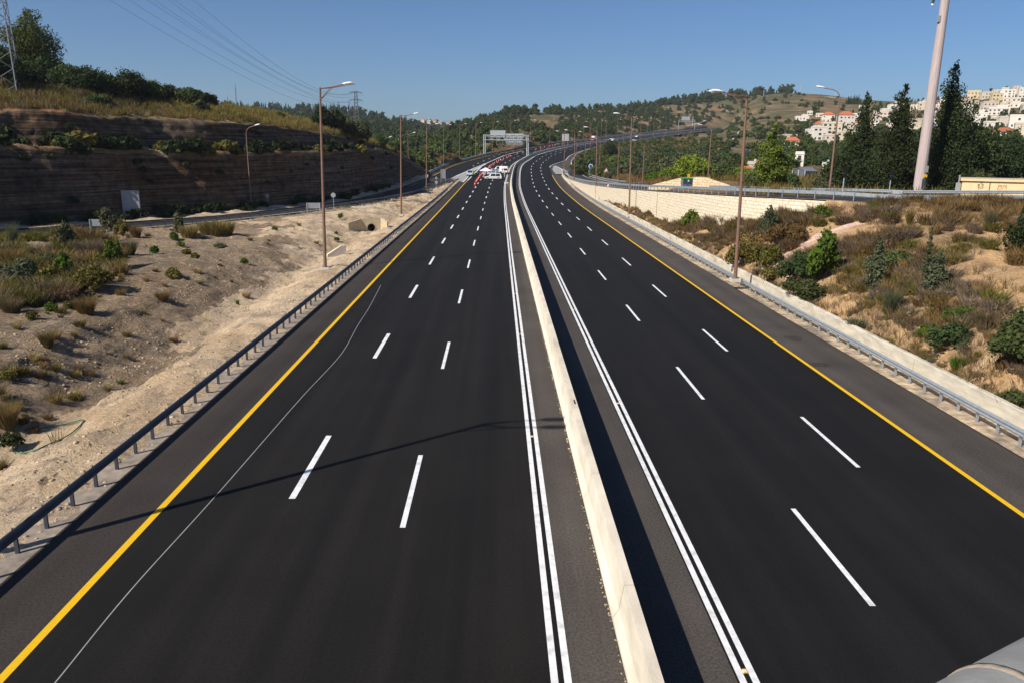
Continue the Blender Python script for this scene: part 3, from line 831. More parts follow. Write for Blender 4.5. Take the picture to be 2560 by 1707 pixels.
# the dark bolt plates let into its top
for px_, py_ in ((1436, 1004), ):
    c = G(px_, py_, .93); b = MB(); b.box((0, 0, 0), (.03, .45, .05)); q = b.build('cover_plate', M['black'], barrier); q.location = Vector(c)
for (x, y, w_, h_) in ((1508, 1213, .16, .1), (1372, 870, .05, .3), (1420, 962, .1, .03)):
    c = G(x, y, .6); c = np.array([2.86, c[1], .62]); b = MB(); b.box((0, 0, 0), (.02, h_, .05)); q = b.build('wall_stud', M['galv_dark'], barrier); q.location = Vector(c)
for k_, s_ in enumerate(np.arange(9., 120., 6.05)):                # hairline joints between the cast lengths
    b = MB()
    for x0, z0, x1, z1 in ((-.332, .1, -.202, .3), (-.202, .3, -.112, .92), (-.112, .922, .11, .922)):
        b.add([(x0-.004, -.012, z0), (x1-.004, -.012, z1+.003), (x1-.004, .012, z1+.003), (x0-.004, .012, z0)], [(0, 1, 2, 3)])
    q = b.build('joint', M['culvert'], barrier); q.location = Vector(med(s_, 0.))
# road studs between the double lines
for (x, y, off) in ((1326, 1091, -1.655), (1298, 836, -1.655), (1290, 735, -1.655), (1549, 1008, 2.355), (1872, 1678, 2.355), (1440, 775, 2.355)):
    g_ = G(x, y, 0. if off < 0 else -.44); c = med(g_[1], off, .012 if off < 0 else rdz(g_[1])+.012)
    t = thing('road_stud', {1326: 'road stud between the left double lines just below the lamp shadow', 1298: 'road stud between the left double lines, second from the camera', 1290: 'road stud between the left double lines, third from the camera', 1549: 'road stud between the right double lines beside the median shadow', 1872: 'road stud between the right double lines nearest the camera', 1440: 'road stud between the right double lines farthest from the camera'}[x], 'road stud', c)
    b = MB(); b.box((0, 0, .0), (.11, .12, .022), top=(.8, .8)); b.build('base', M['concrete'], t)
    for y_ in (-.055, .055): b = MB(); b.box((0, y_, .008), (.09, .02, .014)); b.build('reflector', M['amber'], t)
# debris strip along its foot
mb = MB()
for i in range(650):
    s = 8+RNG.random()**1.6*120; o_ = -.36-abs(RNG.normal())*.025; r_ = .005+RNG.random()**2*.011
    p = med(s, o_, .012); mb.box((p[0], p[1], p[2]), (r_*2, r_*4, r_*1.6), RNG.random()*3)
tag(mb.build('grit', M['pebble']), 'line of grit swept against the foot of the median barrier', 'grit', kind='stuff')

# low concrete wall behind the right guardrail
mb = MB(); vs = []; fs = []
S_ = np.arange(-12, 262, 3.)
for s in S_:
    p = med(s, wallx(s), rdz(s)); r = medr(s); h = .95-.15*ss(150, 262, s)
    for o_, z in ((-.12, -.1), (-.09, h-.04), (-.05, h), (.16, h), (.16, -.1)): vs.append((p[0]+r[0]*o_, p[1]+r[1]*o_, p[2]+z))
n = 5
for i in range(len(S_)-1):
    for k in range(n):
        k2 = (k+1) % n; fs.append((i*n+k, (i+1)*n+k, (i+1)*n+k2, i*n+k2))
fs += [tuple(range(n)), tuple((len(S_)-1)*n+k for k in range(n-1, -1, -1))]
mb.add(vs, fs)
lw = mb.build('low_wall', M['concrete_old'])
tag(lw, 'low weathered concrete wall at the foot of the brown slope', 'wall')
for px_, py_ in ((1872, 704), (1462, 470)):
    pass
for sj in (23.5, 36, 48.6, 61.2, 74, 88, 103):                    # joints in the wall
    p = med(sj, wallx(sj), rdz(sj)); b = MB(); b.box((p[0]-.105, p[1], p[2]+.4), (.05, .035, .95)); b.build('joint', M['culvert'], lw)
# strip of rubble between asphalt and low wall
strip('gravel_strip', 16.3, lambda s: wallx(s)-.05, -12, 262, M['pebble'], lambda s: rdz(s)+.03)

# ------------------------------------------------------------------ guardrails
def frames(P):
    P = np.asarray(P, float); t = np.gradient(P, axis=0); t[:, 2] = 0; t /= np.linalg.norm(t, axis=1)[:, None]
    return [(P[i], (t[i, 1], -t[i, 0], 0)) for i in range(len(P))]
def resample(P, step):
    P = np.asarray(P, float); d = np.concatenate([[0], np.cumsum(np.linalg.norm(np.diff(P, axis=0), axis=1))])
    S = np.arange(0, d[-1], step if not callable(step) else 1.)
    return np.stack([np.interp(S, d, P[:, k]) for k in range(3)], 1)
def postmesh(m, h=.72):
    b = MB(); b.box((0, 0, h/2-.05), (.1, .012, h+.1)); b.box((-.045, .03, h/2-.05), (.012, .05, h+.1)); b.box((.045, .03, h/2-.05), (.012, .05, h+.1))
    return b.mesh('post', m)
PM = {}
def guardrail(label, P, face, spacing, m, dense=1., near_first=True):
    """face=+1: the beam stands on the right-hand side of its posts (walking along P)"""
    Q = resample(P, dense)
    mid = Q[len(Q)//2]
    root = thing('guardrail', label, 'guardrail', (mid[0], mid[1], mid[2]))
    w = [(.0, .46), (.035, .48), (.075, .52), (.075, .56), (.03, .6), (.03, .63), (.075, .67), (.075, .71), (.035, .75), (0., .77)]
    pr = [(face*(.09+a), h) for a, h in w]+[(face*(.075), .77), (face*.075, .46)]
    fr = [(p-mid, r) for p, r in frames(Q)]
    b = MB(); b.sweep(pr if face < 0 else pr[::-1], fr)
    b.build('rail', m, root)
    b = MB()
    R_ = resample(P, spacing)
    key = m.name
    if key not in PM: PM[key] = postmesh(m)
    F2 = frames(R_)
    order = sorted(range(len(R_)), key=lambda i: np.linalg.norm(R_[i]-CAM))
    fl = b
    rest = MB()
    for n_, i in enumerate(order):
        p, r = F2[i]
        if n_ < 100:
            o = linkmesh('post', PM[key], root, p-mid)
            o.rotation_euler = (0, 0, math.atan2(r[1], r[0]))
        else:
            q = p-mid; rest.box((q[0], q[1], .34), (.1, .1, .72), math.atan2(r[1], r[0]))
    if rest.v:
        o = rest.build('far_posts', m, root); o['kind'] = 'stuff'
    return root
A = [med(s, -15.4, 0) for s in np.arange(6, 226, 2)]
guardrail('dark grey guardrail on the left road edge beside the pale gravel verge', A, 1, 1.33, M['galv_dark'], 2.)
A = [med(s, 16.9, rdz(s)) for s in np.arange(8, 262, 2)]
guardrail('grey steel guardrail in front of the low concrete wall on the right', A, -1, 1.33, M['galv'], 2.)
guardrail('guardrail along the near edge of the exit ramp above the dirt slope', offs(near, .25)[4:-3], -1, 2., M['galv_mid'], 2.)
guardrail('dark guardrail along the far edge of the exit ramp below the rock cutting', offs(far, -.3)[4:-2], 1, 2., M['galv_dark'], 2.)
guardrail('galvanised guardrail crowning the pale stone retaining wall', offs(rr, .1)[:-3], 1, 2., M['galv'], 1.)
guardrail('galvanised guardrail along the far side of the upper right ramp', offs(rrf, .3)[:-2], -1, 2., M['galv'], 1.)
# concrete parapet along the outer left edge past the ramp
mb = MB(); fr = [(med(s, oleft(s)-.1, 0), medr(s)) for s in np.arange(236, 1100, 4)]
mb.sweep([(-.25, -.3), (-.12, .85), (.08, .85), (.22, -.05)], fr)
tag(mb.build('outer_barrier', M['concrete_old']), 'long pale concrete barrier on the outer edge of the far left curve', 'barrier')
mb = MB(); fr = [(med(s, oright(s)+.1, rdz(s)), medr(s)) for s in np.arange(290, 1100, 4)]
mb.sweep([(-.22, -.05), (-.08, .8), (.12, .8), (.25, -.6)], fr)
tag(mb.build('outer_barrier', M['concrete_old']), 'pale concrete barrier round the inside of the far right curve', 'barrier')
# crash cushion at the nose of the gore
c = onprof(1125, 455.5)
root = thing('crash_cushion', 'grey crash cushion at the nose where the left guardrails meet', 'crash cushion', c, 0)
b = MB()
for i in range(5): b.box((-.1-.0*i, -i*.75, .45), (1.25+.08*i, .7, .85))
b.build('cartridge', M['galv_dark'], root)
b = MB(); b.tube([(-.6, .45, .1), (-.45, .62, .1), (-.1, .7, .1), (.3, .62, .1), (.5, .45, .1)], .06); b.tube([(-.6, .4, .75), (-.1, .66, .75), (.5, .4, .75)], .1)
b.build('nose', M['galv'], root)
for sx in (-.72, .72):
    b = MB(); b.box((sx, -1.6, .55), (.06, 4.4, .3)); b.build('side_rail', M['galv'], root)

# ------------------------------------------------------------------ stone walls
def wall_mesh(name, top, bot, thick, m, label, cat='wall', capm=None):
    """upright wall face between two polylines, with UV in metres and real thickness"""
    top = np.asarray(top, float); bot = np.asarray(bot, float); n = len(top)
    t = np.gradient(top, axis=0); t[:, 2] = 0; t /= np.linalg.norm(t, axis=1)[:, None]
    nr = np.stack([t[:, 1], -t[:, 0], t[:, 2]*0], 1)*thick
    d = np.concatenate([[0], np.cumsum(np.linalg.norm(np.diff(top[:, :2], axis=0), axis=1))])
    V = []; UV = []; Fs = []
    for i in range(n):
        V += [bot[i], top[i], top[i]+nr[i], bot[i]+nr[i]]
        UV += [(d[i], bot[i][2]), (d[i], top[i][2]), (d[i], top[i][2]+thick), (d[i], bot[i][2])]
    for i in range(n-1):
        a = 4*i
        for k in range(4):
            k2 = (k+1) % 4; Fs.append((a+k, a+4+k, a+4+k2, a+k2))
    Fs += [(3, 2, 1, 0), tuple(4*(n-1)+k for k in range(4))]
    me = bpy.data.meshes.new(name); me.from_pydata([tuple(map(float, v)) for v in V], [], Fs); me.materials.append(m)
    uv = me.uv_layers.new()
    for l in me.loops: uv.data[l.index].uv = UV[l.vertex_index]
    me.update()
    o = bpy.data.objects.new(name, me); COL.objects.link(o); tag(o, label, cat)
    return o
# find where the wall starts on the right (photo x about 2125)
iw = [i for i in range(len(rr)) if proj(rr[i])[0] < 2126]
W = rr[iw]
Wd = resample(W, 1.)
Wd = Wd[:-8]
top = Wd+np.array([0, 0, -.06]); topo = offs(top, -.55)*0+top
topf = offs(Wd, -.5); topf[:, 2] -= .12
bot = topf.copy()
for i, p in enumerate(topf):
    bot[i, 2] = min(p[2]-.3, (down(p[0], p[1], [T_right]) or 0.)-.6)
rw = wall_mesh('retaining_wall', topf, bot, .35, M['stone'], 'long pale stone retaining wall carrying the upper right ramp', 'retaining wall')
# the ground shelf behind the guardrail: ramp verge from wall to asphalt, both sides
ribbon('ramp_verge', offs(rr, -.5), offs(rr, .3), M['soil'], .0)
ribbon('ramp_verge', offs(rrf, -.3), offs(rrf, 1.4), M['soil'], -.03)
# ramp body right of the wall (an earth bank under the deck edge)
i0 = iw[0]
eb = offs(rr[:i0+3], -.5); eb2 = offs(rr[:i0+3], -2.6); eb2[:, 2] -= 1.9
ribbon('ramp_bank', eb2, eb, M['soilred'], -.02, 60)
# expansion joint of the wall
for xj in (1645, ):
    j = int(np.argmin([abs(proj(p)[0]-xj) for p in topf])); p = topf[j]
    t = topf[min(j+1, len(topf)-1)]-topf[j-1]; b = MB(); b.box((p[0], p[1], (p[2]+bot[j][2])/2), (.05, .06, p[2]-bot[j][2]-.02), math.atan2(t[1], t[0])); b.build('joint', M['galv_dark'], rw)
# second stone wall behind the ramp (sloping top)
Y2 = 120.
tw = [(1622, 465), (1660, 455), (1704, 445), (1732, 443.5), (1759, 443), (1795, 455), (1831, 467)]
topw = [DY(x, y, Y2-.035*(x-1622)) for x, y in tw]
topw = resample(lin1(np.array(topw), 60), 1.)
botw = topw.copy(); botw[:, 2] = 3.2
wall_mesh('stone_wall', topw, botw, -.6, M['stone2'], 'warm stone wall with a peaked sloping top behind the green roofed cabinet', 'wall')
Fsb = topw+np.array([0, .6, 0])
# ------------------------------------------------------------------ street lamps
def lamp_head(b, x, y, z, ang=.12, L=.95, mi=0):
    n = 10; vs = []; fs = []
    prof_ = [(-.5, .35, .03), (-.42, .75, .07), (-.15, 1., .13), (.2, 1., .14), (.42, .7, .1), (.5, .25, .04)]
    for fx, fw, fh in prof_:
        for k in range(n):
            th = 2*math.pi*k/n; yy = math.cos(th)*.21*fw; zz = math.sin(th)*fh*(1. if math.sin(th) > 0 else .55)
            vs.append((x+fx*L, y+yy, z+zz+fx*L*ang))
    for i in range(len(prof_)-1):
        for k in range(n):
            k2 = (k+1) % n; fs.append((i*n+k, i*n+k2, (i+1)*n+k2, (i+1)*n+k))
    fs += [tuple(range(n-1, -1, -1)), tuple((len(prof_)-1)*n+k for k in range(n))]
    b.add(vs, fs, mi)
def bracket_lamp(double=True):
    root = thing('street_lamp', 'x', 'street lamp', (0, 0, 0))
    b = MB(); b.tube([(0, 0, 0), (0, 0, 4), (0, 0, 15)], [.15, .13, .085], 10); b.box((0, 0, .02), (.5, .5, .06)); b.build('pole', M['rust'], root, False)
    b = MB()
    ys = (-.42, .42) if double else (0.,)
    for y in ys:
        b.tube([(0, y*.25, 14.9), (.9, y*.8, 15.0), (2.0, y, 15.25)], .045, 6)
        b.tube([(0, y*.2, 14.0), (.95, y*.8, 14.98)], .03, 6)
    b.build('arm', M['rust'], root)
    for y in ys:
        b = MB(); lamp_head(b, 2.35, y, 15.33); b.build('lamp_head', M['lamp_white'], root, True)
    b = MB(); b.box((0, 0, -.12), (.75, .75, .3)); b.build('footing', M['concrete_old'], root)
    return root
def curved_lamp():
    root = thing('street_lamp', 'x', 'street lamp', (0, 0, 0))
    b = MB(); b.tube([(0, 0, 0), (0, 0, 3.5), (0, 0, 10.6)], [.12, .1, .07], 10); b.build('pole', M['rust'], root)
    b = MB(); b.tube([(0, 0, 10.6)]+[(1.15-1.15*math.cos(t), 0, 10.6+1.0*math.sin(t)) for t in np.linspace(.15, 1.45, 8)]+[(1.6, 0, 11.72)], .05, 8); b.build('arm', M['rust'], root)
    b = MB(); lamp_head(b, 1.95, 0, 11.82, .2); b.build('lamp_head', M['lamp_white'], root, True)
    b = MB(); b.box((0, 0, -.1), (.6, .6, .3)); b.build('footing', M['concrete_old'], root)
    return root
LB, LBu = bracket_lamp(True), [False]
LS, LSu = bracket_lamp(False), [False]
LC, LCu = curved_lamp(), [False]
def lamp(kind, p, rz, label, group, h=1.):
    pr, u = {'B': (LB, LBu), 'S': (LS, LSu), 'C': (LC, LCu)}[kind]
    o = place(pr, u, p, rz, (1, 1, h), label, group)
    if kind != 'C':                                        # the posts lean a little under their heads
        o.rotation_mode = 'QUATERNION'; o.rotation_quaternion = Matrix.Rotation(rz, 3, 'Z').to_quaternion() @ Matrix.Rotation(.02, 3, 'Y').to_quaternion()
    return o
gl = 'brown street lamps along the motorway'
lamp('B', (-14.8, 16.5, 0.), -.05, 'street lamp outside the frame whose shadow crosses the near lanes', gl)
lamp('B', G(813, 669, .05), 0., 'tall double headed street lamp on the gravel verge beside the left guardrail', gl, 1.0)
lamp('S', G(1003, 536, .05), 0., 'brown single armed lamp standing on the pale dirt just past the culvert', gl, 1.0)
lamp('S', onprof(1066, 478.6), 0., 'brown single armed lamp where the verge narrows to the ramp nose', gl, 1.)
for i, (x, y) in enumerate([(1108.7, 417.7), (1148.6, 405.8), (1188.6, 394), (1231, 384.6), (1275, 376), (1325.5, 368), (1374, 360.7)]):
    p = onprof(x, y-1); s = p[1]+2
    lamp('S', p, heading(p[1])-math.pi/2, ['lamp behind the outer barrier left of the sign gantry, nearest of that row', 'lamp behind the outer barrier, second before the sign gantry', 'lamp behind the outer barrier just left of the sign gantry',
         'lamp behind the sign gantry near its left leg', 'lamp behind the sign gantry near the middle of its sign', 'lamp just past the right leg of the sign gantry', 'lamp on the outer barrier well past the sign gantry'][i], 'lamps on the outer barrier of the curve')
lab = 'far street lamp on the outer edge of the climbing road'
for s in range(590, 1100, 54):
    lamp('S', med(s, oleft(s)-.8, 0), heading(s)-math.pi/2, lab, 'far lamps on the outer edge of the climbing road')
for s in range(430, 1090, 54):
    lamp('S', med(s, oright(s)+.9, -.1), heading(s)+math.pi/2, 'far street lamp on the inner edge of the climbing road', 'far lamps on the inner edge of the climbing road')
# right-hand side
lamp('B', G(1838, 697, .45), math.pi, 'tall double headed street lamp rising from the low wall by the right guardrail', gl, .93)
lamp('B', med(121, 17.75, .4), math.pi, 'double headed lamp in front of the middle of the stone retaining wall', gl)
def rl(px, py, Y, kind, rz, label, h=1., group=gl):
    lamp(kind, DY(px, py, Y), rz, label, group, h)
rl(1489.4, 504, 165, 'B', math.pi, 'brown lamp in front of the far low end of the stone retaining wall')
rl(1435.5, 468.7, 215, 'B', math.pi, 'brown lamp on the low wall just before the ramp splits off')
rl(1410.5, 448, 258, 'B', math.pi, 'brown lamp nearest the grey gore of the right ramp')
gc = 'curved lamps along the upper ramp'
rl(2073, 479.6, 82, 'C', math.pi*.9, 'curved neck street lamp on the upper ramp in front of the greenhouse', .9, gc)
rl(1770, 444, 132, 'C', math.pi, 'curved lamp rising behind the peak of the warm stone wall', .73, gc)
rl(1606, 462, 150, 'C', math.pi, 'curved lamp at the low left foot of the warm stone wall', .7, gc)
rl(1543.5, 451.8, 195, 'C', math.pi, 'curved lamp beside the round bushes inside the ramp bend', .85, gc)
rl(1498, 440, 243, 'C', math.pi, 'curved lamp between the red triangle sign and the blue round sign', 1.0, gc)
rl(1461.6, 428, 280, 'C', math.pi, 'curved lamp on the dry grass at the tightest part of the ramp bend', 1.15, gc)
rl(1440, 406, 335, 'C', math.pi, 'curved lamp on the inside kerb where the ramp leaves the road', .8, gc)
# left ramp
gr = 'curved lamps along the far side of the exit ramp'
def ll(px, py, label, h, zo=LZ):
    lamp('C', onprof(px, py, zo+LZf(px)-.5), -.25 if px > 100 else math.pi*.9, label, gr, h)
ll(23, 563, 'curved lamp at the left picture edge with its head out of sight', 1.05)
ll(629.4, 530, 'curved lamp in front of the rock cutting beside a round sign', 1.08)
ll(873, 483.5, 'curved lamp before the rock cutting where its upper tier ends', 1.0)
ll(961.7, 459, 'curved lamp beside the triangular sign at the end of the cutting', 1.0, .3)
ll(1022, 448, 'curved lamp at the low tail of the rock cutting', 1.1, .2)

# ------------------------------------------------------------------ signs
def board_sign(p, w, h, zb, posts, rz, label, cat='sign', ribs=3, m='sign_back'):
    root = thing('road_sign', label, cat, p, rz)
    for x in posts:
        b = MB(); b.tube([(x, -.07, -.2), (x, -.07, zb+h)], .05, 8); b.build('post', M['tube_grey'], root)
    b = MB(); b.box((0, 0, zb+h/2), (w, .05, h)); 
    for i in range(ribs): b.box((-w/2+w*(i+1)/(ribs+1), -.035, zb+h/2), (.03, .03, h*.98))
    b.build('board', M[m], root)
    return root
_p = onprof(333, 555, LZf(333)); _p[2] = max(_p[2], down(_p[0], _p[1]) or 0)
board_sign(_p, 2.15, 2.6, 1.1, (-.95, .95), .25, 'large grey sign back on two posts in front of the rock cutting')
board_sign(onprof(249, 588, LZf(249)), 1.75, .75, .95, (-.8, .8), .2, 'small low sign back half hidden by an olive bush beside the exit ramp', ribs=0)
board_sign(onprof(785, 541, LZ), 2.0, .8, 1.1, (-.9, .9), .2, 'low wide sign back beside the near ramp guardrail behind the tall lamp', ribs=0)
board_sign(onprof(1108, 458, .2), 1.25, 2.4, 1.2, (-.6, .6), .1, 'grey sign back just before the crash cushion', ribs=2)
def round_sign(p, r, h, label, rz=0, shape='round', col='sign_back', border=None, faces=1):
    root = thing('road_sign', label, 'sign', p, rz)
    b = MB(); b.tube([(0, 0, -.2), (0, 0, h)], .04, 8); b.build('post', M['tube_grey'], root)
    n = 24 if shape == 'round' else 3
    def disc(rad, y0, y1, z):
        v = []
        for y in (y0, y1):
            for k in range(n):
                t = math.pi/2+2*math.pi*k/n; v.append((rad*math.cos(t), y, z+rad*math.sin(t)))
        return v, [tuple(range(n)), tuple(range(2*n-1, n-1, -1))]+[(k, n+k, n+(k+1) % n, (k+1) % n) for k in range(n)]
    b = MB(); b.add(*disc(r, -.075, -.045, h)); b.build('plate', M[border or col], root)
    if border:
        b = MB(); b.add(*disc(r*.68, -.085, -.077, h)); b.build('face', M[col], root)
    return root
round_sign(onprof(671, 526, LZ), .33, 2.2, 'round sign back on a post at the far ramp edge below the cutting')
round_sign(onprof(835, 525, LZ), .38, 2.3, 'round sign back on a post at the near ramp edge right of the tall lamp')
q = round_sign(onprof(970, 463, .3), .42, 2.4, 'triangular and round sign backs stacked on one post at the end of the cutting', shape='tri')
b = MB(); b.tube([(0, -.07, 1.45), (0, -.04, 1.45)], .33, 18); b.build('plate', M['sign_back'], q)
q = round_sign(onprof(1091, 473, .2), .42, 2.6, 'stacked sign backs on one post beside the near end of the ramp nose', shape='tri')
b = MB(); b.tube([(0, -.07, 1.55), (0, -.04, 1.55)], .36, 18); b.build('plate', M['sign_back'], q)
round_sign(DY(1476, 437, 255), .75, 2.6, 'blue round sign on the dry grass inside the ramp bend', .2, col='blue', border='redwhite')
round_sign(DY(1514.5, 447.5, 218), .95, 2.2, 'red bordered triangle sign on the grass between the bend lamps', .2, 'tri', 'redwhite', 'red')
round_sign(med(152, 18.6, .3), .65, 3.0, 'red bordered triangle sign in front of the far end of the stone wall', .1, 'tri', 'redwhite', 'red')
board_sign(onprof(1413, 366), 4.4, 4.2, 3., (-1.5, 1.5), -.4, 'grey square sign back beyond the gantry on the outer edge of the curve', ribs=2)
def post_sign(px, py, Y, h, label):
    p = DY(px, py, Y); root = thing('road_sign', label, 'sign', p, .2)
    b = MB(); b.tube([(0, 0, -.6), (0, 0, h)], .05, 8); b.build('post', M['tube_grey'], root)
    b = MB(); b.tube([(0, -.09, h-.2), (0, -.05, h-.2)], .27, 18); b.build('plate', M['black'], root)
    b = MB(); b.tube([(0, -.088, h-.72), (0, -.052, h-.72)], .2, 18); b.build('lower_plate', M['black'], root)
post_sign(2104, 500, 70.5, 2.9, 'grey post with small dark plates above the right end of the stone wall')
post_sign(2222, 486, 77.5, 2.3, 'grey post with small dark plates beyond the upper ramp in front of the cypresses')

# ------------------------------------------------------------------ sign gantries
def gantry(A, B, zb, hb, label, boards, catwalk=True):
    A = np.array(A, float); B = np.array(B, float); L_g = np.linalg.norm((B-A)[:2]); rz = math.atan2(B[1]-A[1], B[0]-A[0])
    root = thing('sign_gantry', label, 'gantry', A, rz)
    dzB = B[2]-A[2]
    for x, z0 in ((0, -.2), (L_g, dzB-.2)):
        for y in (-.7, .7):
            b = MB(); b.box((x, y, (z0+zb+hb)/2), (.38, .38, zb+hb-z0)); b.build('leg', M['tube_grey'], root)
    b = MB()
    for y in (-.7, .7):
        for z in (zb, zb+hb): b.box((L_g/2, y, z), (L_g+.3, .22, .22))
        n = 12
        for i in range(n):
            x0, x1 = L_g*i/n, L_g*(i+1)/n
            b.tube([(x0, y, zb if i % 2 == 0 else zb+hb), (x1, y, zb+hb if i % 2 == 0 else zb)], .085, 6)
    for i in range(13):
        x = L_g*i/12
        b.tube([(x, -.7, zb), (x, .7, zb)], .06, 5); b.tube([(x, -.7, zb+hb), (x, .7, zb+hb)], .06, 5)
    b.build('truss', M['tube_grey'], root)
    for (x0, x1, z0, z1) in boards:
        s_ = MB(); s_.box(((x0+x1)/2, .98, (z0+z1)/2), (x1-x0, .06, z1-z0)); o = s_.build('sign_panel', M['sign_back'], root)
        s_ = MB(); k = max(2, int((x1-x0)/1.1))
        for i in range(k+1): s_.box((x0+(x1-x0)*i/k, .9, (z0+z1)/2), (.1, .1, z1-z0))
        s_.build('bracing', M['tube_grey'], o)
    if catwalk:
        b = MB(); x0, x1 = L_g*.31, L_g*.87
        for z in (zb-2.4, zb-.35): b.box(((x0+x1)/2, -.85, z), (x1-x0, .1, .1))
        for i in range(5): b.box((x0+(x1-x0)*i/4, -.85, zb-1.38), (.1, .1, 2.1))
        b.box((x0+(x1-x0)*.5, -.5, zb-2.42), (x1-x0, .8, .06))
        b.build('catwalk', M['tube_grey'], root)
    return root
gA_ = onprof(1211.6, 387.5); gB_ = onprof(1319, 392.5)
Lg = np.linalg.norm((gB_-gA_)[:2])
gantry(gA_, gB_, 7.0, 2.2, 'grey lattice sign gantry spanning the far left carriageway', [(Lg*.11, Lg*.46, 8.2, 11.4), (Lg*.48, Lg*.87, 6.6, 9.9), (Lg*.48, Lg*.86, 4.9, 6.4)])
s_ = 905
a = med(s_, oleft(s_)-1, 0); b_ = med(s_, -2, 0)
g2 = gantry(DY(1695.5, 325, 870), DY(1695.5, 325, 870)+np.array([17., -4, .3]), 8.6, 1.8, 'small distant sign gantry where the road climbs out of sight', [(3.2, 12., 9.6, 14.)], False)

# ------------------------------------------------------------------ culvert, drain ends, slab, hose
c = G(929, 586, -.95)
root = thing('culvert', 'concrete culvert headwall with a dark round pipe in the dirt slope', 'culvert', c, .35)
b = MB()
# face wall with a round opening built as a ring of quads
W_, Hh, rp, zc = 1.25, 2.05, .5, .85
ring = []; outer = []
n = 32
for k in range(n):
    t = 2*math.pi*k/n; dx, dz = math.cos(t), math.sin(t)
    ring.append((rp*dx, 0, zc+rp*dz))
    sc_ = min(W_/abs(dx) if abs(dx) > 1e-6 else 9, ((Hh-zc)/dz if dz > 0 else (zc+.3)/-dz) if abs(dz) > 1e-6 else 9)
    outer.append((dx*sc_, 0, zc+dz*sc_))
b.add(ring+outer, [(k, n+k, n+(k+1) % n, (k+1) % n) for k in range(n)])
b.box((0, .2, Hh-.02), (2*W_, .4, .06)); b.box((0, .36, zc), (2*W_, .03, .01))
b.build('headwall', M['culvert'], root)
b = MB(); b.tube([(0, .002, zc), (0, 2.2, zc)], rp, 28, 0, False); b.tube([(0, 2.19, zc), (0, 2.2, zc)], rp, 28); b.build('pipe', M['hole'], root)
b = MB(); b.tube([(0, -.05, zc), (0, .04, zc)], rp+.07, 28, 0, False); b.build('pipe_rim', M['grey_concrete'], root)
for sx, ang, ln in ((-1, .95, 2.4), (1, .55, 1.2)):
    b = MB(); dx, dy = sx*math.sin(ang), -math.cos(ang); x0 = sx*(W_+.01)
    b.add([(x0, 0, -.6), (x0, 0, Hh), (x0+dx*ln, dy*ln, Hh-.35), (x0+dx*ln, dy*ln, -.6), (x0+sx*.22, .05, -.6), (x0+sx*.22, .05, Hh), (x0+sx*.22+dx*ln, dy*ln+.05, Hh-.35), (x0+sx*.22+dx*ln, dy*ln+.05, -.6)],
          [(0, 1, 2, 3), (7, 6, 5, 4), (1, 5, 6, 2), (2, 6, 7, 3), (0, 4, 5, 1)]); b.build('wing_wall', M['culvert'], root)
c = G(838, 636, .0)
root = thing('drain_outlet', 'short white concrete drain outlet beside the foot of the tall lamp', 'drain outlet', c, .2)
b = MB(); b.add([(-.9, -.5, -.2), (.9, .45, -.2), (.95, .5, .85), (.5, .3, .8), (-.9, -.5, .05), (-.75, -.75, -.2), (1.05, .2, -.2), (1.1, .25, .85), (.6, .05, .8), (-.75, -.75, .05)], [(0, 1, 2, 3, 4), (9, 8, 7, 6, 5), (4, 3, 8, 9), (3, 2, 7, 8), (2, 1, 6, 7), (0, 4, 9, 5)])
b.build('wing_wall', M['concrete'], root)
c = G(900, 520, .9)
h_ = hit(900, 520); c = h_ if h_ is not None else c
b = MB(); b.box((0, 0, .06), (2.8, .9, .2), .2); b.box((1.9, .35, .1), (.9, .8, .16), .25); b.box((2.9, .9, .12), (.7, .5, .22), .1)
o = b.build('concrete_slab', M['concrete_old']); o.location = Vector(c); tag(o, 'flat broken concrete slab lying on the dirt near the exit ramp', 'slab')
hp = [(0, 590), (100, 610), (200, 605), (300, 592), (400, 575), (505, 549), (500, 575), (440, 630), (380, 665), (300, 700), (220, 735), (150, 753), (100, 748), (80, 725), (85, 705)]
pts = []
for x, y in hp:
    q = hit(x/2.45, 827+y/2.45, [T_left])
    if q is not None: pts.append(q+np.array([0, 0, .05]))
b = MB(); b.tube(cr1(np.array(pts), 60), .025, 6)
tag(b.build('hose', M['hose'], None, True), 'thin green hose looped over the bare dirt of the left slope', 'hose')

# ------------------------------------------------------------------ bridge rail close to the camera
a = G(2345, 1707, 9.0); b_ = G(2560, 1595, 9.0)
d = (b_-a)/np.linalg.norm(b_-a); nrm = np.array([-d[1], d[0], 0])
if nrm[1] > 0: nrm = -nrm
rad = .2
a2 = a+nrm*rad*.78-np.array([0, 0, rad*.6]); b2 = a2+(b_-a)
root = thing('bridge_rail', 'rounded grey concrete bridge rail at the lower right picture corner', 'railing', a2)
b = MB(); b.tube([tuple(-d*1.5), tuple(d*3.)], rad, 40); b.build('rail', M['grey_concrete'], root, True)
b = MB(); q = d*float(np.linalg.norm(G(2405, 1676, 9.)-a)); b.tube([tuple(q-d*.012), tuple(q+d*.012)], rad+.004, 40); b.build('joint_ring', M['verge'], root, True)
b = MB(); q = -d*.6; b.box((q[0], q[1], -1.2), (.3, .3, 2.2)); b.build('post', M['grey_concrete'], root)
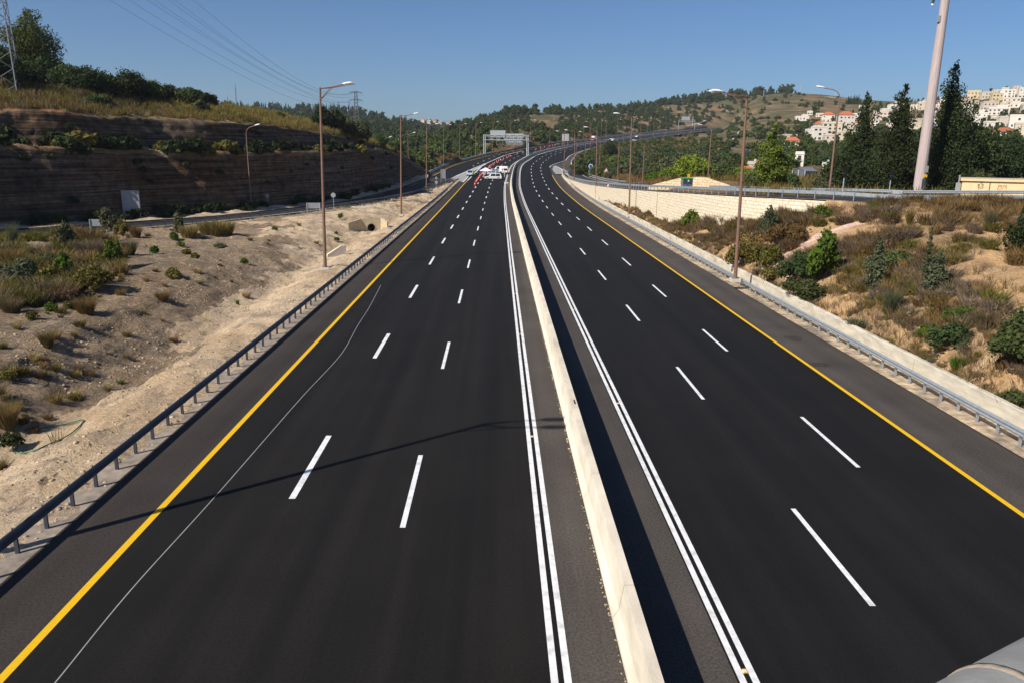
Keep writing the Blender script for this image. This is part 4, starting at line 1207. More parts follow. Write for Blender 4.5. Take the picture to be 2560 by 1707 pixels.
# ------------------------------------------------------------------ vehicles
def make_car(name, label, cat, paint, p, rz, L=4.6, Wd=1.85, Hc=1.65, kind='suv', stripe=None, bar=False, scale=1.):
    root = thing(name, label, cat, p, rz)          # front points along +X
    hl = L/2; w = Wd/2
    if kind == 'van': prf = [(-hl, .35), (-hl, 1.1), (-hl+.12, Hc), (hl-1.35, Hc), (hl-.55, 1.15), (hl-.05, .95), (hl, .35)]
    elif kind == 'pickup': prf = [(-hl, .45), (-hl, 1.0), (-.25, 1.02), (-.1, Hc), (hl-1.9, Hc), (hl-1.15, 1.1), (hl-.05, 1.0), (hl, .4)]
    else: prf = [(-hl, .4), (-hl+.03, 1.0), (-hl+.35, Hc), (hl-1.9, Hc), (hl-1.15, 1.05), (hl-.1, .88), (hl, .4)]
    n = len(prf); vs = []; fs = []
    for f_, y in ((.0, -w), (1., w)):
        for x, z in prf:
            inset = .16*max(0, (z-1.)/max(.2, Hc-1.))
            vs.append((x, (y+inset if y < 0 else y-inset), z))
    fs = [tuple(range(n)), tuple(range(2*n-1, n-1, -1))]+[(k, n+k, n+(k+1) % n, (k+1) % n) for k in range(n)]
    b = MB(); b.add(vs, fs); body = b.build('body', paint, root)
    # windows: set a little proud of the body
    zt, zb = Hc-.1, 1.06
    xa, xb = (-hl+.38, hl-1.95) if kind != 'pickup' else (-.05, hl-1.98)
    for sy in (-1, 1):
        y0, y1 = sy*(w+.004-.0), sy*(w+.006-.16*((zt-1.)/max(.2, Hc-1.)))
        k = 2 if kind != 'van' else 1
        for i in range(k):
            u0, u1 = xa+(xb-xa)*i/k+.06, xa+(xb-xa)*(i+1)/k-.04
            if kind == 'van': u0, u1 = hl-2.3, hl-1.4
            b = MB(); b.add([(u0, y0-sy*.005, zb), (u1+.3*(i == k-1), y0-sy*.005, zb), (u1, y1, zt), (u0+.02, y1, zt)], [(0, 1, 2, 3) if sy > 0 else (3, 2, 1, 0)]); b.build('side_window', M['glass'], root)
    fx0, fz0, fx1, fz1 = [(hl-1.9, Hc, hl-1.15, 1.05), (hl-1.35, Hc, hl-.55, 1.15)][kind == 'van']
    g = lambda t: (fx0+(fx1-fx0)*t+.012, fz0+(fz1-fz0)*t+.012)
    b = MB(); (ax, az), (bx, bz) = g(.12), g(.95); b.add([(ax, -w+.26, az), (ax, w-.26, az), (bx, w-.16, bz), (bx, -w+.16, bz)], [(3, 2, 1, 0)]); b.build('windscreen', M['glass'], root)
    b = MB(); xr = -hl+.02 if kind != 'pickup' else -.2
    b.add([(xr-.01 if kind != 'suv' else -hl+.06, -w+.25, 1.12), (xr-.01 if kind != 'suv' else -hl+.06, w-.25, 1.12), (xr+.09 if kind != 'suv' else -hl+.28, w-.3, Hc-.12), (xr+.09 if kind != 'suv' else -hl+.28, -w+.3, Hc-.12)], [(0, 1, 2, 3)]); b.build('rear_window', M['glass'], root)
    for x in (-hl+.85, hl-.85):
        for sy in (-1, 1):
            b = MB(); b.tube([(x, sy*(w-.2), .34), (x, sy*(w+.02), .34)], .34, 16); wh = b.build('wheel', M['black'], root)
            b = MB(); b.tube([(x, sy*(w+.015), .34), (x, sy*(w+.03), .34)], .19, 12); b.build('rim', M['sign_back'], wh)
    for sy in (-1, 1):
        b = MB(); b.box((hl-.02, sy*(w-.3), .78), (.1, .36, .16)); b.build('headlight', M['lamp_white'], root)
        b = MB(); b.box((-hl+.02, sy*(w-.15), .95), (.08, .18, .3)); b.build('tail_light', M['red'], root)
        b = MB(); b.box((hl-1.25, sy*(w+.08), 1.1), (.12, .18, .14)); b.build('mirror', paint, root)
    for x, nm in ((hl-.02, 'front_bumper'), (-hl+.0, 'rear_bumper')):
        b = MB(); b.box((x, 0, .42), (.14, Wd-.1, .2)); b.build(nm, M['black'], root)
    if stripe:
        for sy in (-1, 1):
            b = MB(); b.box((0, sy*(w+.004), .75), (L-.5, .012, .1)); b.build('side_stripe', stripe, root)
    if bar:
        b = MB(); b.box((-.1, -.32, Hc+.09), (.25, .55, .14), mi=0); b.box((-.1, .32, Hc+.09), (.25, .55, .14), mi=1); b.build('light_bar', [M['red'], M['blue'] if bar == 2 else M['red']], root)
    root.scale = (scale,)*3
    return root
make_car('white_suv', 'white SUV standing across the lanes in front of the tent', 'SUV', M['carwhite'], onprof(1233, 450), math.pi*1.0-.06, 5.0, 1.9, 1.85, 'suv', M['rust'])
make_car('silver_pickup', 'silver vehicle facing the camera beside the two people in vests', 'pickup', M['carsilver'], onprof(1175.5, 441), -math.pi/2-.05, 4.9, 1.9, 1.85, 'suv')
make_car('white_van', 'white van with red light bar parked against the median line', 'van', M['carwhite'], onprof(1252, 432), math.pi*.92, 5.2, 2.0, 2.1, 'van', None, 1)
make_car('police_car', 'white and blue car half hidden behind the tent', 'car', M['carwhite'], onprof(1231, 434.5), math.pi+.25, 4.6, 1.85, 1.5, 'suv', M['blue'], 2)
make_car('dark_car', 'white and dark jeep parked nearest the median beside a person in black', 'car', M['carwhite'], onprof(1263, 435.5), -math.pi/2+.2, 4.4, 1.85, 1.8, 'suv', M['cardark'], 1)
make_car('pale_car', 'pale car with its bonnet under the tent edge', 'car', M['carsilver'], onprof(1224, 439.5), math.pi*.98, 4.4, 1.8, 1.5, 'suv')
make_car('dark_car', 'dark car below the right leg of the sign gantry', 'car', M['cardark'], onprof(1323, 377.5), -2.0, 4.6, 1.85, 1.6)
make_car('dark_car', 'dark car standing alone among the cones past the gantry', 'car', M['cardark'], onprof(1397.5, 364), -2.0, 4.6, 1.85, 1.6)
make_car('white_car', 'white car on the climbing road, right of the red truck', 'car', M['carwhite'], onprof(1533.5, 353.5), -2.1, 4.8, 1.9, 1.7)
make_car('dark_car', 'dark car between the red truck and the white car', 'car', M['cardark'], onprof(1523, 352.5), -2.1, 4.6, 1.9, 1.7)
make_car('white_car', 'farthest white car, high on the climbing road near the road brow', 'car', M['carwhite'], onprof(1593, 344.5), -2.1, 5., 1.9, 1.8)
# red truck far up the road
p = onprof(1483.5, 352.5)
t = thing('truck', 'red and white truck on the far climbing road', 'truck', p, -2.0)
b = MB(); b.box((1.9, 0, 1.25), (1.7, 2.3, 1.9), top=(.85, .95)); b.build('cab', M['carred'], t)
b = MB(); b.box((-1.3, 0, 2.0), (4.5, 2.4, 2.4)); b.build('cargo_box', M['carwhite'], t)
b = MB(); b.box((-1.3, 0, .62), (4.6, 2.2, .3)); b.build('chassis', M['carred'], t)
b = MB(); b.box((2.72, 0, 1.6), (.06, 1.9, .7)); b.build('windscreen', M['glass'], t)
for x in (1.9, -1., -2.6):
    for y in (-1, 1): b = MB(); b.tube([(x, y*.9, .45), (x, y*1.18, .45)], .45, 14); b.build('wheel', M['black'], t)

# ------------------------------------------------------------------ tent
p = onprof(1214, 441.5)
t = thing('tent', 'white pointed canopy tent standing between the parked vehicles', 'tent', p, .1)
b = MB(); r_ = 1.75
cn = [(-r_, -r_, 1.75), (r_, -r_, 1.75), (r_, r_, 1.75), (-r_, r_, 1.75)]
b.add(cn+[(0, 0, 2.75)]+[(x, y, 1.62) for x, y, _ in cn], [(0, 1, 4), (1, 2, 4), (2, 3, 4), (3, 0, 4)]+[(5+k, 5+(k+1) % 4, (k+1) % 4, k) for k in range(4)])
b.build('canopy', M['canvas'], t)
for x, y, _ in cn:
    b = MB(); b.tube([(x*.98, y*.98, 0), (x*.98, y*.98, 1.75)], .03, 6); b.build('leg', M['tube_grey'], t)

# ------------------------------------------------------------------ cones
def make_cone():
    root = thing('traffic_cone', 'x', 'traffic cone', (0, 0, 0))
    b = MB(); b.tube([(0, 0, .04), (0, 0, .95)], [.2, .07], 14); b.build('cone_body', M['red'], root)
    b = MB(); b.box((0, 0, .025), (.5, .5, .05)); b.build('base', M['black'], root)
    b = MB(); b.tube([(0, 0, .5), (0, 0, .66)], [.14, .114], 14); b.build('reflective_band', M['redwhite'], root)
    return root
CN, CNu = make_cone(), [False]
Z = [(880, 850), (885, 822), (893, 796), (905, 772), (925, 750), (950, 712), (967, 690), (995, 650), (1008, 632), (1035, 588), (1050, 565), (1062, 545), (1110, 512), (1127, 496), (1150, 476), (1168, 452), (1185, 432), (1293, 350), (1305, 325), (1320, 305), (1338, 285), (1352, 262), (1370, 245), (1412, 212), (1475, 172), (1520, 140), (1590, 92), (1655, 62), (1728, 30)]
cone_px = [(1120+x/13.07, 400.6+y/13.07) for x, y in Z]
Z2 = [(1180, 955), (1230, 938), (1272, 918), (1305, 905), (1325, 898), (1385, 878), (1437, 860), (1515, 842), (1580, 826), (1650, 808), (1705, 795), (1770, 783), (1830, 770), (1910, 750), (1950, 745), (1985, 738), (2045, 722), (2100, 712)]
cone_px += [(1050+x/5.88, 240+y/5.88) for x, y in Z2]
for i, (x, y) in enumerate(cone_px):
    lab = ('red traffic cone in the dense line before the white SUV' if i < 13 else 'red traffic cone in the line passing under the tent' if i < 17 else 'red traffic cone in the curving line between tent and gantry' if i < 29 else 'red traffic cone in the sparse line under and past the gantry')
    if i == 0: lab = 'red traffic cone nearest the camera at the start of the line'
    place(CN, CNu, onprof(x, y), RNG.random()*3, 1.05 if i < 40 else 1.2, lab, 'red traffic cones closing the left lanes')

# ------------------------------------------------------------------ people
def clothes(name, legs, shirt, arms_skin=True):
    m = bpy.data.materials.new(name); m.use_nodes = True; N = m.node_tree.nodes; L = m.node_tree.links
    N['Principled BSDF'].inputs['Roughness'].default_value = .8
    tc = N.new('ShaderNodeTexCoord'); sp = N.new('ShaderNodeSeparateXYZ'); L.new(tc.outputs['Object'], sp.inputs[0])
    cr = N.new('ShaderNodeValToRGB'); cr.color_ramp.interpolation = 'CONSTANT'
    mr = N.new('ShaderNodeMath'); mr.operation = 'DIVIDE'; mr.inputs[1].default_value = 1.8; L.new(sp.outputs[2], mr.inputs[0]); L.new(mr.outputs[0], cr.inputs[0])
    e = cr.color_ramp.elements; e[0].position = 0; e[0].color = (.015, .013, .012, 1); e[1].position = .05; e[1].color = (*legs, 1)
    q = e.new(.53); q.color = (*shirt, 1); q = e.new(.835); q.color = (.42, .25, .17, 1)
    L.new(cr.outputs[0], N['Principled BSDF'].inputs['Base Color'])
    return m
def person(p, rz, label, legs, shirt, vest=None, pose=0):
    root = thing('person', label, 'person', p, rz)
    a = .22 if pose == 1 else .08
    J = [(0, 0, .95), (0, 0, 1.15), (0, 0, 1.38), (0, 0, 1.5), (0, .02, 1.58), (0, .02, 1.7),
         (.1, 0, .9), (.12, .02+a*.2, .5), (.12, -.02+a*.3, .07), (.13, .12+a*.3, .04),
         (-.1, 0, .9), (-.13, .03-a*.2, .5), (-.14, -.02-a*.3, .07), (-.15, .12-a*.3, .04),
         (.2, 0, 1.4), (.26, .0, 1.12), (.24, .1+a, .9), (.23, .13+a, .82),
         (-.2, 0, 1.4), (-.26, 0, 1.12), (-.24, .1, .9), (-.23, .13, .82)]
    Rr = [.155, .14, .17, .075, .07, .1, .095, .065, .045, .045, .095, .065, .045, .045, .065, .048, .036, .03, .065, .048, .036, .03]
    E = [(0, 1), (1, 2), (2, 3), (3, 4), (4, 5), (0, 6), (6, 7), (7, 8), (8, 9), (0, 10), (10, 11), (11, 12), (12, 13), (2, 14), (14, 15), (15, 16), (16, 17), (2, 18), (18, 19), (19, 20), (20, 21)]
    me = bpy.data.meshes.new('body'); me.from_pydata(J, E, []); me.materials.append(clothes('clothes '+label[:20], legs, shirt))
    o = bpy.data.objects.new('body', me); COL.objects.link(o); setparent(o, root)
    sk = o.modifiers.new('Skin', 'SKIN'); o.modifiers.new('Sub', 'SUBSURF').levels = 1
    for i, r in enumerate(Rr): me.skin_vertices[0].data[i].radius = (r, r*.8)
    me.skin_vertices[0].data[0].use_root = True
    b = MB(); b.tube([(0, .01, 1.72), (0, 0, 1.78), (0, 0, 1.815)], [.112, .09, .02], 10); b.build('hair', M['hair'], root, True)
    if vest:
        b = MB(); b.tube([(0, 0, .92), (0, 0, 1.15), (0, 0, 1.36), (0, 0, 1.46)], [.2, .19, .215, .1], 14, sq=.78); b.build('vest', vest, root, True)
    return root
person(onprof(1186.8, 443.3), .4, 'person in a bright yellow green vest beside the silver vehicle', (.02, .02, .03), (.1, .1, .12), M['hivis'])
person(onprof(1193.8, 443.3), -.5, 'person in dark clothes with a partly open yellow vest', (.015, .015, .02), (.05, .06, .04), None, 1)
person(onprof(1210, 446.5), .2, 'person in a pale shirt standing left of the white SUV bonnet', (.35, .33, .32), (.6, .58, .58))
person(onprof(1261.5, 444), 1.0, 'person in white standing beside the double white line', (.55, .53, .55), (.75, .72, .74))
person(onprof(1269.5, 439.5), 2.0, 'person in black standing by the median near the parked vehicles', (.012, .012, .014), (.015, .015, .018))
person(onprof(1216.5, 440.5), 1., 'person in dark blue under the tent', (.02, .02, .03), (.03, .05, .12))
# small boxes left by the median
for (x, y, lab, m) in ((1265.5, 459.5, 'small white box on the shoulder by the double white line', 'carwhite'), (1273.6, 464.5, 'grey box leaning on the foot of the median barrier', 'cabinet')):
    t = thing('box', lab, 'box', onprof(x, y), .3)
    b = MB(); b.box((0, 0, .2), (1.0, .5, .4)); b.build('case', M[m], t); b = MB(); b.box((0, 0, .42), (1.04, .54, .05)); b.build('lid', M['sign_back'], t)
# ------------------------------------------------------------------ tall pole with camera
p = DY(2294.7, 486, 88)
pz = down(p[0], p[1]) or p[2]
root = thing('tall_pole', 'very tall tapering pinkish pole with a surveillance camera near its top', 'pole', (p[0], p[1], p[2]-1.2)); root.scale = (1.18,)*3
b = MB(); b.tube([(0, 0, 0), (0, 0, 7.6)], [.53, .475], 14); b.build('lower_shaft', M['poleconc'], root)
b = MB(); b.tube([(0, 0, 7.6), (0, 0, 14.2)], [.465, .415], 14); b.build('middle_shaft', M['poleconc'], root)
b = MB(); b.tube([(0, 0, 14.2), (0, 0, 27)], [.405, .31], 14); b.build('upper_shaft', M['poleconc'], root)
zc = 19.0
b = MB(); b.tube([(-.36, 0, zc), (-1.0, 0, zc+.02), (-1.05, 0, zc-.3)], .05, 8); cm = b.build('camera_arm', M['galv_dark'], root)
b = MB(); b.tube([(-1.07, 0, zc-.25), (-1.1, 0, zc-.55)], [.12, .14], 12); b.tube([(-1.1, 0, zc-.55), (-1.12, 0, zc-.8)], [.12, .1], 12); b.build('camera', M['galv_dark'], cm)
b = MB(); b.tube([(-1.12, 0, zc-.8), (-1.13, 0, zc-.92), (-1.14, 0, zc-1.0)], [.11, .1, .03], 12); b.build('camera_dome', M['lamp_white'], cm, True)
b = MB(); b.box((-.4, -.12, 16.9), (.22, .3, .55)); b.build('junction_box', M['sign_back'], root)
b = MB(); b.box((.24, -.46, 3.4), (.3, .14, .62)); b.build('junction_box', M['sign_back'], root)
b = MB(); b.box((.18, -.5, 2.75), (.34, .12, .26)); b.build('warning_plate', M['amber'], root)
b = MB(); b.box((.12, -.53, 2.05), (.34, .12, .9)); b.tube([(.12, -.6, 1.3), (.16, -.6, 2.7)], .04, 6); b.build('meter_box', M['galv_dark'], root)

# ------------------------------------------------------------------ plastered utility building with graffiti
c = DY(2481, 488, 84)
root = thing('utility_building', 'beige plastered utility building with black and red graffiti beyond the upper ramp', 'building', (c[0], c[1], c[2]-.6), -.5)
k = 84/1897.7
def bx(px): return (px-2481)*k*.87
def bz(py): return (488-py)*k+.6
W0, W1 = bx(2402), bx(2556)
b = MB(); b.box(((W0+W1)/2, 2.2, (bz(455)-.8)/2), (W1-W0, 4.4, bz(455)+.8)); wl = b.build('wall', M['beige'], root)
b = MB(); b.box(((W0+W1)/2, 2.2, bz(452.2)), (W1-W0+.35, 4.75, .28)); b.build('roof', M['roofconc'], root)
b = MB(); b.box(((W0+W1)/2, -.16, bz(453.4)), (W1-W0+.4, .1, .2)); b.build('fascia', M['beige'], root)
b = MB(); b.box((W0-.35, .9, bz(476)-.2), (.45, .6, 1.7)); b.box((W0-.32, .7, bz(458)), (.12, .12, 1.4)); b.build('meter_cabinet', M['sign_back'], root)
b = MB(); b.box((bx(2471), -.012, (bz(486)+bz(460))/2), (.075, .02, bz(460)-bz(487))); b.build('drain_pipe', M['ink'], root)
for x in (2412, 2415, 2486, 2557):
    b = MB(); b.tube([(bx(x), .3, bz(450)), (bx(x)+.05, .3, bz(447))], .02, 5); b.build('roof_spike', M['galv'], root)
def scrawl(name, strokes, m):
    """strokes in 9.046x zoom pixels of the photograph's wall region"""
    b = MB()
    for st in strokes:
        P = [(bx(2300+x/9.046), -.012, bz(360+y/9.046)) for x, y in st]
        b.tube(cr1(np.array(P), max(3, len(P)*3)) if len(P) > 2 else P, .021, 5)
    b.build(name, m, root)
scrawl('graffiti', [
  # small mark on top, then two short lines of hand lettering
  [(1330, 910), (1345, 898), (1352, 910)], [(1362, 910), (1372, 898), (1378, 910)],
  [(1285, 930), (1280, 955), (1300, 970), (1318, 955), (1312, 930), (1298, 942), (1288, 958)], [(1345, 925), (1352, 938)],
  [(1368, 925), (1385, 945), (1410, 972)], [(1408, 925), (1392, 945)], [(1384, 945), (1372, 972)],
  [(1265, 985), (1272, 1000)], [(1292, 990), (1318, 988), (1312, 1020), (1305, 1052)], [(1300, 990), (1296, 1010)], [(1338, 990), (1340, 1030)],
  [(1360, 990), (1398, 990), (1396, 1035)], [(1366, 1005), (1362, 1035)], [(1418, 988), (1426, 1002)]], M['ink'])
scrawl('graffiti', [
  [(1745, 940), (1735, 985), (1722, 1040)], [(1730, 945), (1765, 942), (1785, 960)], [(1735, 985), (1765, 975), (1785, 960)], [(1718, 1035), (1760, 1020)],
  [(1785, 950), (1812, 945), (1800, 970), (1812, 1000), (1790, 1032), (1770, 1030)], [(1790, 975), (1808, 972)],
  [(1845, 950), (1838, 1030)], [(1845, 955), (1875, 945), (1888, 975), (1885, 1000)], [(1888, 975), (1905, 945), (1925, 970), (1905, 1030)]], M['redink'])

# ------------------------------------------------------------------ green roofed cabinet
c = DY(1718.5, 476.5, 108)
root = thing('electric_cabinet', 'grey meshed electric cabinet with a green roof in front of the warm stone wall', 'cabinet', c, .1)
b = MB(); b.box((0, .45, .75), (1.4, .9, 1.7)); b.build('body', M['cabinet'], root)
b = MB(); b.box((0, .45, 1.66), (1.62, 1.1, .14), top=(.94, .9)); b.build('roof', M['green'], root)
for i in range(2):
    x = -.36+.72*i; b = MB(); b.box((x, -.03, .72), (.62, .04, 1.4)); d_ = b.build('door', M['galv_dark'], root)
    b = MB()
    for j in range(6): b.box((x-.25+.1*j, -.06, .45), (.025, .02, .8))
    b.build('bars', M['sign_back'], d_)
b = MB(); b.box((-.08, -.065, .7), (.09, .02, 1.3)); b.build('edge_strip', M['blue'], root)
b = MB(); b.tube([(.05, -.08, 1.3), (.05, -.06, 1.3)], .12, 16); b.build('notice', M['lamp_white'], root)
b = MB(); b.box((.12, .2, 2.0), (.34, .06, .44)); b.tube([(.12, .25, 1.7), (.12, .25, 2.1)], .03, 6); b.build('warning_plate', M['amber'], root)

# ------------------------------------------------------------------ greenhouse shed
c = DY(2016, 444, 178); zg = down(c[0], c[1]) or c[2]
kk = 178/1897.7
root = thing('greenhouse', 'pale ridged greenhouse with a translucent roof behind the bright pine', 'greenhouse', (c[0], c[1], c[2]-.5), .0)
X = lambda x: (x-2016)*kk
Z = lambda y: (444-y)*kk+.5
fa = [(X(1980), 0, 0), (X(1980), 0, Z(431)), (X(1995), 0, Z(421)), (X(2011), 0, Z(430)), (X(2011), 0, 0)]
dv = np.array([X(2074)-X(2011)+.2, 7.5, -.2])
ba = [tuple(np.array(q)+dv) for q in fa]
b = MB(); b.add(fa+ba, [(0, 4, 3, 2, 1), (5, 6, 7, 8, 9), (0, 1, 6, 5), (3, 4, 9, 8)]); b.build('wall', M['cabinet'], root)
b = MB(); up_ = lambda q, d: (q[0], q[1]-.1, q[2]+d)
b.add([up_(fa[1], .02), up_(fa[2], .02), up_(ba[2], .02), up_(ba[1], .02), up_(fa[1], .1), up_(fa[2], .1), up_(ba[2], .1), up_(ba[1], .1)], [(3, 2, 1, 0), (4, 5, 6, 7), (0, 1, 5, 4), (1, 2, 6, 5), (2, 3, 7, 6), (3, 0, 4, 7)])
b.add([up_(fa[2], .02), up_(fa[3], .02), up_(ba[3], .02), up_(ba[2], .02), up_(fa[2], .1), up_(fa[3], .1), up_(ba[3], .1), up_(ba[2], .1)], [(3, 2, 1, 0), (4, 5, 6, 7), (0, 1, 5, 4), (1, 2, 6, 5), (2, 3, 7, 6), (3, 0, 4, 7)])
b.build('roof', M['sign_back'], root)
b = MB()
for q in (fa[0], fa[4], (X(1995), 0, 0)): b.box((q[0], -.05, 1.), (.1, .1, 2.2))
b.build('frame', M['lamp_white'], root)

# ------------------------------------------------------------------ pylons, masts and power lines
def lattice(root, h, w0, w1, ms, n=12, th=.09, arms=(), z0=0., mleg=None):  # legs take their own steel when one is given
    for k, (sx, sy) in enumerate(((-1, -1), (1, -1), (1, 1), (-1, 1))):
        b = MB(); b.tube([(sx*w0, sy*w0, z0), (sx*w1, sy*w1, h)], th*1.6, 5); b.build('leg', mleg or ms, root)
    b = MB()
    for i in range(n):
        za, zb = z0+(h-z0)*(1-(1-i/n)**1.0), z0+(h-z0)*((i+1)/n)
        wa, wb = w0+(w1-w0)*i/n, w0+(w1-w0)*(i+1)/n
        C4 = ((-1, -1), (1, -1), (1, 1), (-1, 1))
        for k in range(4):
            (ax, ay), (bx_, by) = C4[k], C4[(k+1) % 4]
            b.tube([(ax*wa, ay*wa, za), (bx_*wb, by*wb, zb)], th, 4)
            b.tube([(bx_*wa, by*wa, za), (ax*wb, ay*wb, zb)], th, 4)
    b.build('bracing', ms, root)
    for z, L in arms:
        b = MB(); w_ = w1*1.05
        for y in (-w_, w_):
            b.tube([(-L, 0, z), (0, y, z+.9), (L, 0, z)], th, 4); b.tube([(-L, 0, z), (L, 0, z)], th, 4)
        b.build('cross_arm', ms, root)
        for sx in (-1, 1):
            b = MB(); b.tube([(sx*L, 0, z), (sx*L, 0, z-1.7)], .1, 6); b.build('insulator', ms, root)
ph = hit(14, 226, [T_cut]); p = DY(14, 226, ph[1] if ph is not None else 105)
pyl = thing('pylon', 'steel lattice pylon cut by the left picture edge on the scrub hill', 'pylon', p, .35)
lattice(pyl, 40, 1.6, .6, M['dark_steel'], 20, .05, ((26, 5), (31, 5), (36, 5)), -1.5, M['galv'])
b = MB(); b.box((-.4, -1.75, 6.), (.6, .05, .75)); b.build('notice_board', M['amber'], pyl)
Yp = 600
p2 = DY(893.5, 345, Yp); top_z = DY(893.5, 230, Yp)[2]
pyl2 = thing('pylon', 'distant steel pylon with three cross arms rising from the far ridge', 'pylon', p2, .12)
kz = Yp/1897.7
lattice(pyl2, top_z-p2[2], 2.6, .8, M['dark_steel'], 14, .13, tuple((DY(893, y, Yp)[2]-p2[2], 14.5*kz) for y in (232, 251, 269)))
def mast(px, py0, py1, Y, label, w=.5):
    a = DY(px, py0, Y); t = DY(px, py1, Y)
    r = thing('radio_mast', label, 'mast', a)
    b = MB(); h = t[2]-a[2]
    for sx, sy in ((-1, -1), (1, -1), (0, 1)): b.tube([(sx*w, sy*w, -4), (sx*w*.4, sy*w*.4, h*.8)], .22, 5)
    for i in range(14):
        z = h*.8*i/14; q = w*(1-.6*i/14); b.tube([(-q, -q, z), (q, -q, z+h*.057)], .08, 4); b.tube([(q, -q, z), (0, q, z+h*.057)], .14, 4)
    b.build('shaft', M['dark_steel'], r)
    b = MB(); b.tube([(0, 0, h*.78), (0, 0, h)], .24, 6); b.build('antenna', M['dark_steel'], r)
    return r
mast(592, 268, 209, 1080, 'tall thin radio mast on the far left ridge', .9)
mast(571, 268, 240, 1080, 'short radio mast left of the tall one on the far ridge', .6)
mast(874, 292, 249, 1050, 'thin mast just left of the distant pylon', .6)
for px_, a_, t_, Y_q, lb in ((1908, 252, 227, 1080, 'grey power pole on the terraced hillside left of the ridge wood'), (1999, 243, 214, 1100, 'tall grey power pole before the ridge wood on the right hill'), (2088, 242, 218, 1100, 'slim pole on the ridge right of the wood'), (1730, 330, 292, 930, 'lattice light pole standing on the road by the small distant gantry'), (1523, 345, 312, 700, 'grey equipment mast beside the climbing road')):
    a = DY(px_, a_, Y_q); t = DY(px_, t_, Y_q); r = thing('utility_pole', lb, 'pole', a)
    b = MB(); b.tube([(0, 0, -3), (0, 0, t[2]-a[2])], [.45, .25], 6); b.build('shaft', M['light_steel'], r)
    b = MB(); b.tube([(-1.4, 0, t[2]-a[2]-1.), (1.4, 0, t[2]-a[2]-1.)], .15, 5); b.build('cross_arm', M['light_steel'], r)
wires = [((30, -150, 118), (560, 165), (880, 269.5)), ((60, -170, 119), (640, 188), (879, 252)), ((75, -195, 120), (640, 170), (908, 269.5)), ((95, -205, 120), (640, 165.5), (908, 252)),
         ((80, -260, 121), (640, 152), (879, 233)), ((120, -255, 121), (640, 149), (908, 233)), ((140, -310, 120), (640, 128), (893.5, 229))]
for i, (na, md, fb) in enumerate(wires):
    A_ = DY(*na); B_ = DY(fb[0], fb[1], Yp)
    best = None
    T = np.linspace(0, 1, 400)
    for sag in np.arange(0, 45, .25):
        P = A_[None]*(1-T)[:, None]+B_[None]*T[:, None]; P[:, 2] -= sag*4*T*(1-T)
        q = (P-CAM); z = q@cf; X_ = 1280+F_*(q@cR)/z; Yy = 853.5-F_*(q@cU)/z
        j = int(np.argmin(abs(X_-md[0]))); e = abs(Yy[j]-md[1])
        if best is None or e < best[0]: best = (e, sag)
    P = A_[None]*(1-T)[:, None]+B_[None]*T[:, None]; P[:, 2] -= best[1]*4*T*(1-T)
    P = P[::4]
    o = MB().tube(P, [.018+.05*t for t in np.linspace(0, 1, len(P))], 5).build('power_line', M['wire'])
    tag(o, ['lowest power line across the sky', 'second lowest power line across the sky', 'third power line from the bottom across the sky', 'middle power line of the seven across the sky', 'third power line from the top across the sky', 'second highest power line across the sky', 'highest power line across the sky'][i], 'power line', 'power lines between the two pylons')

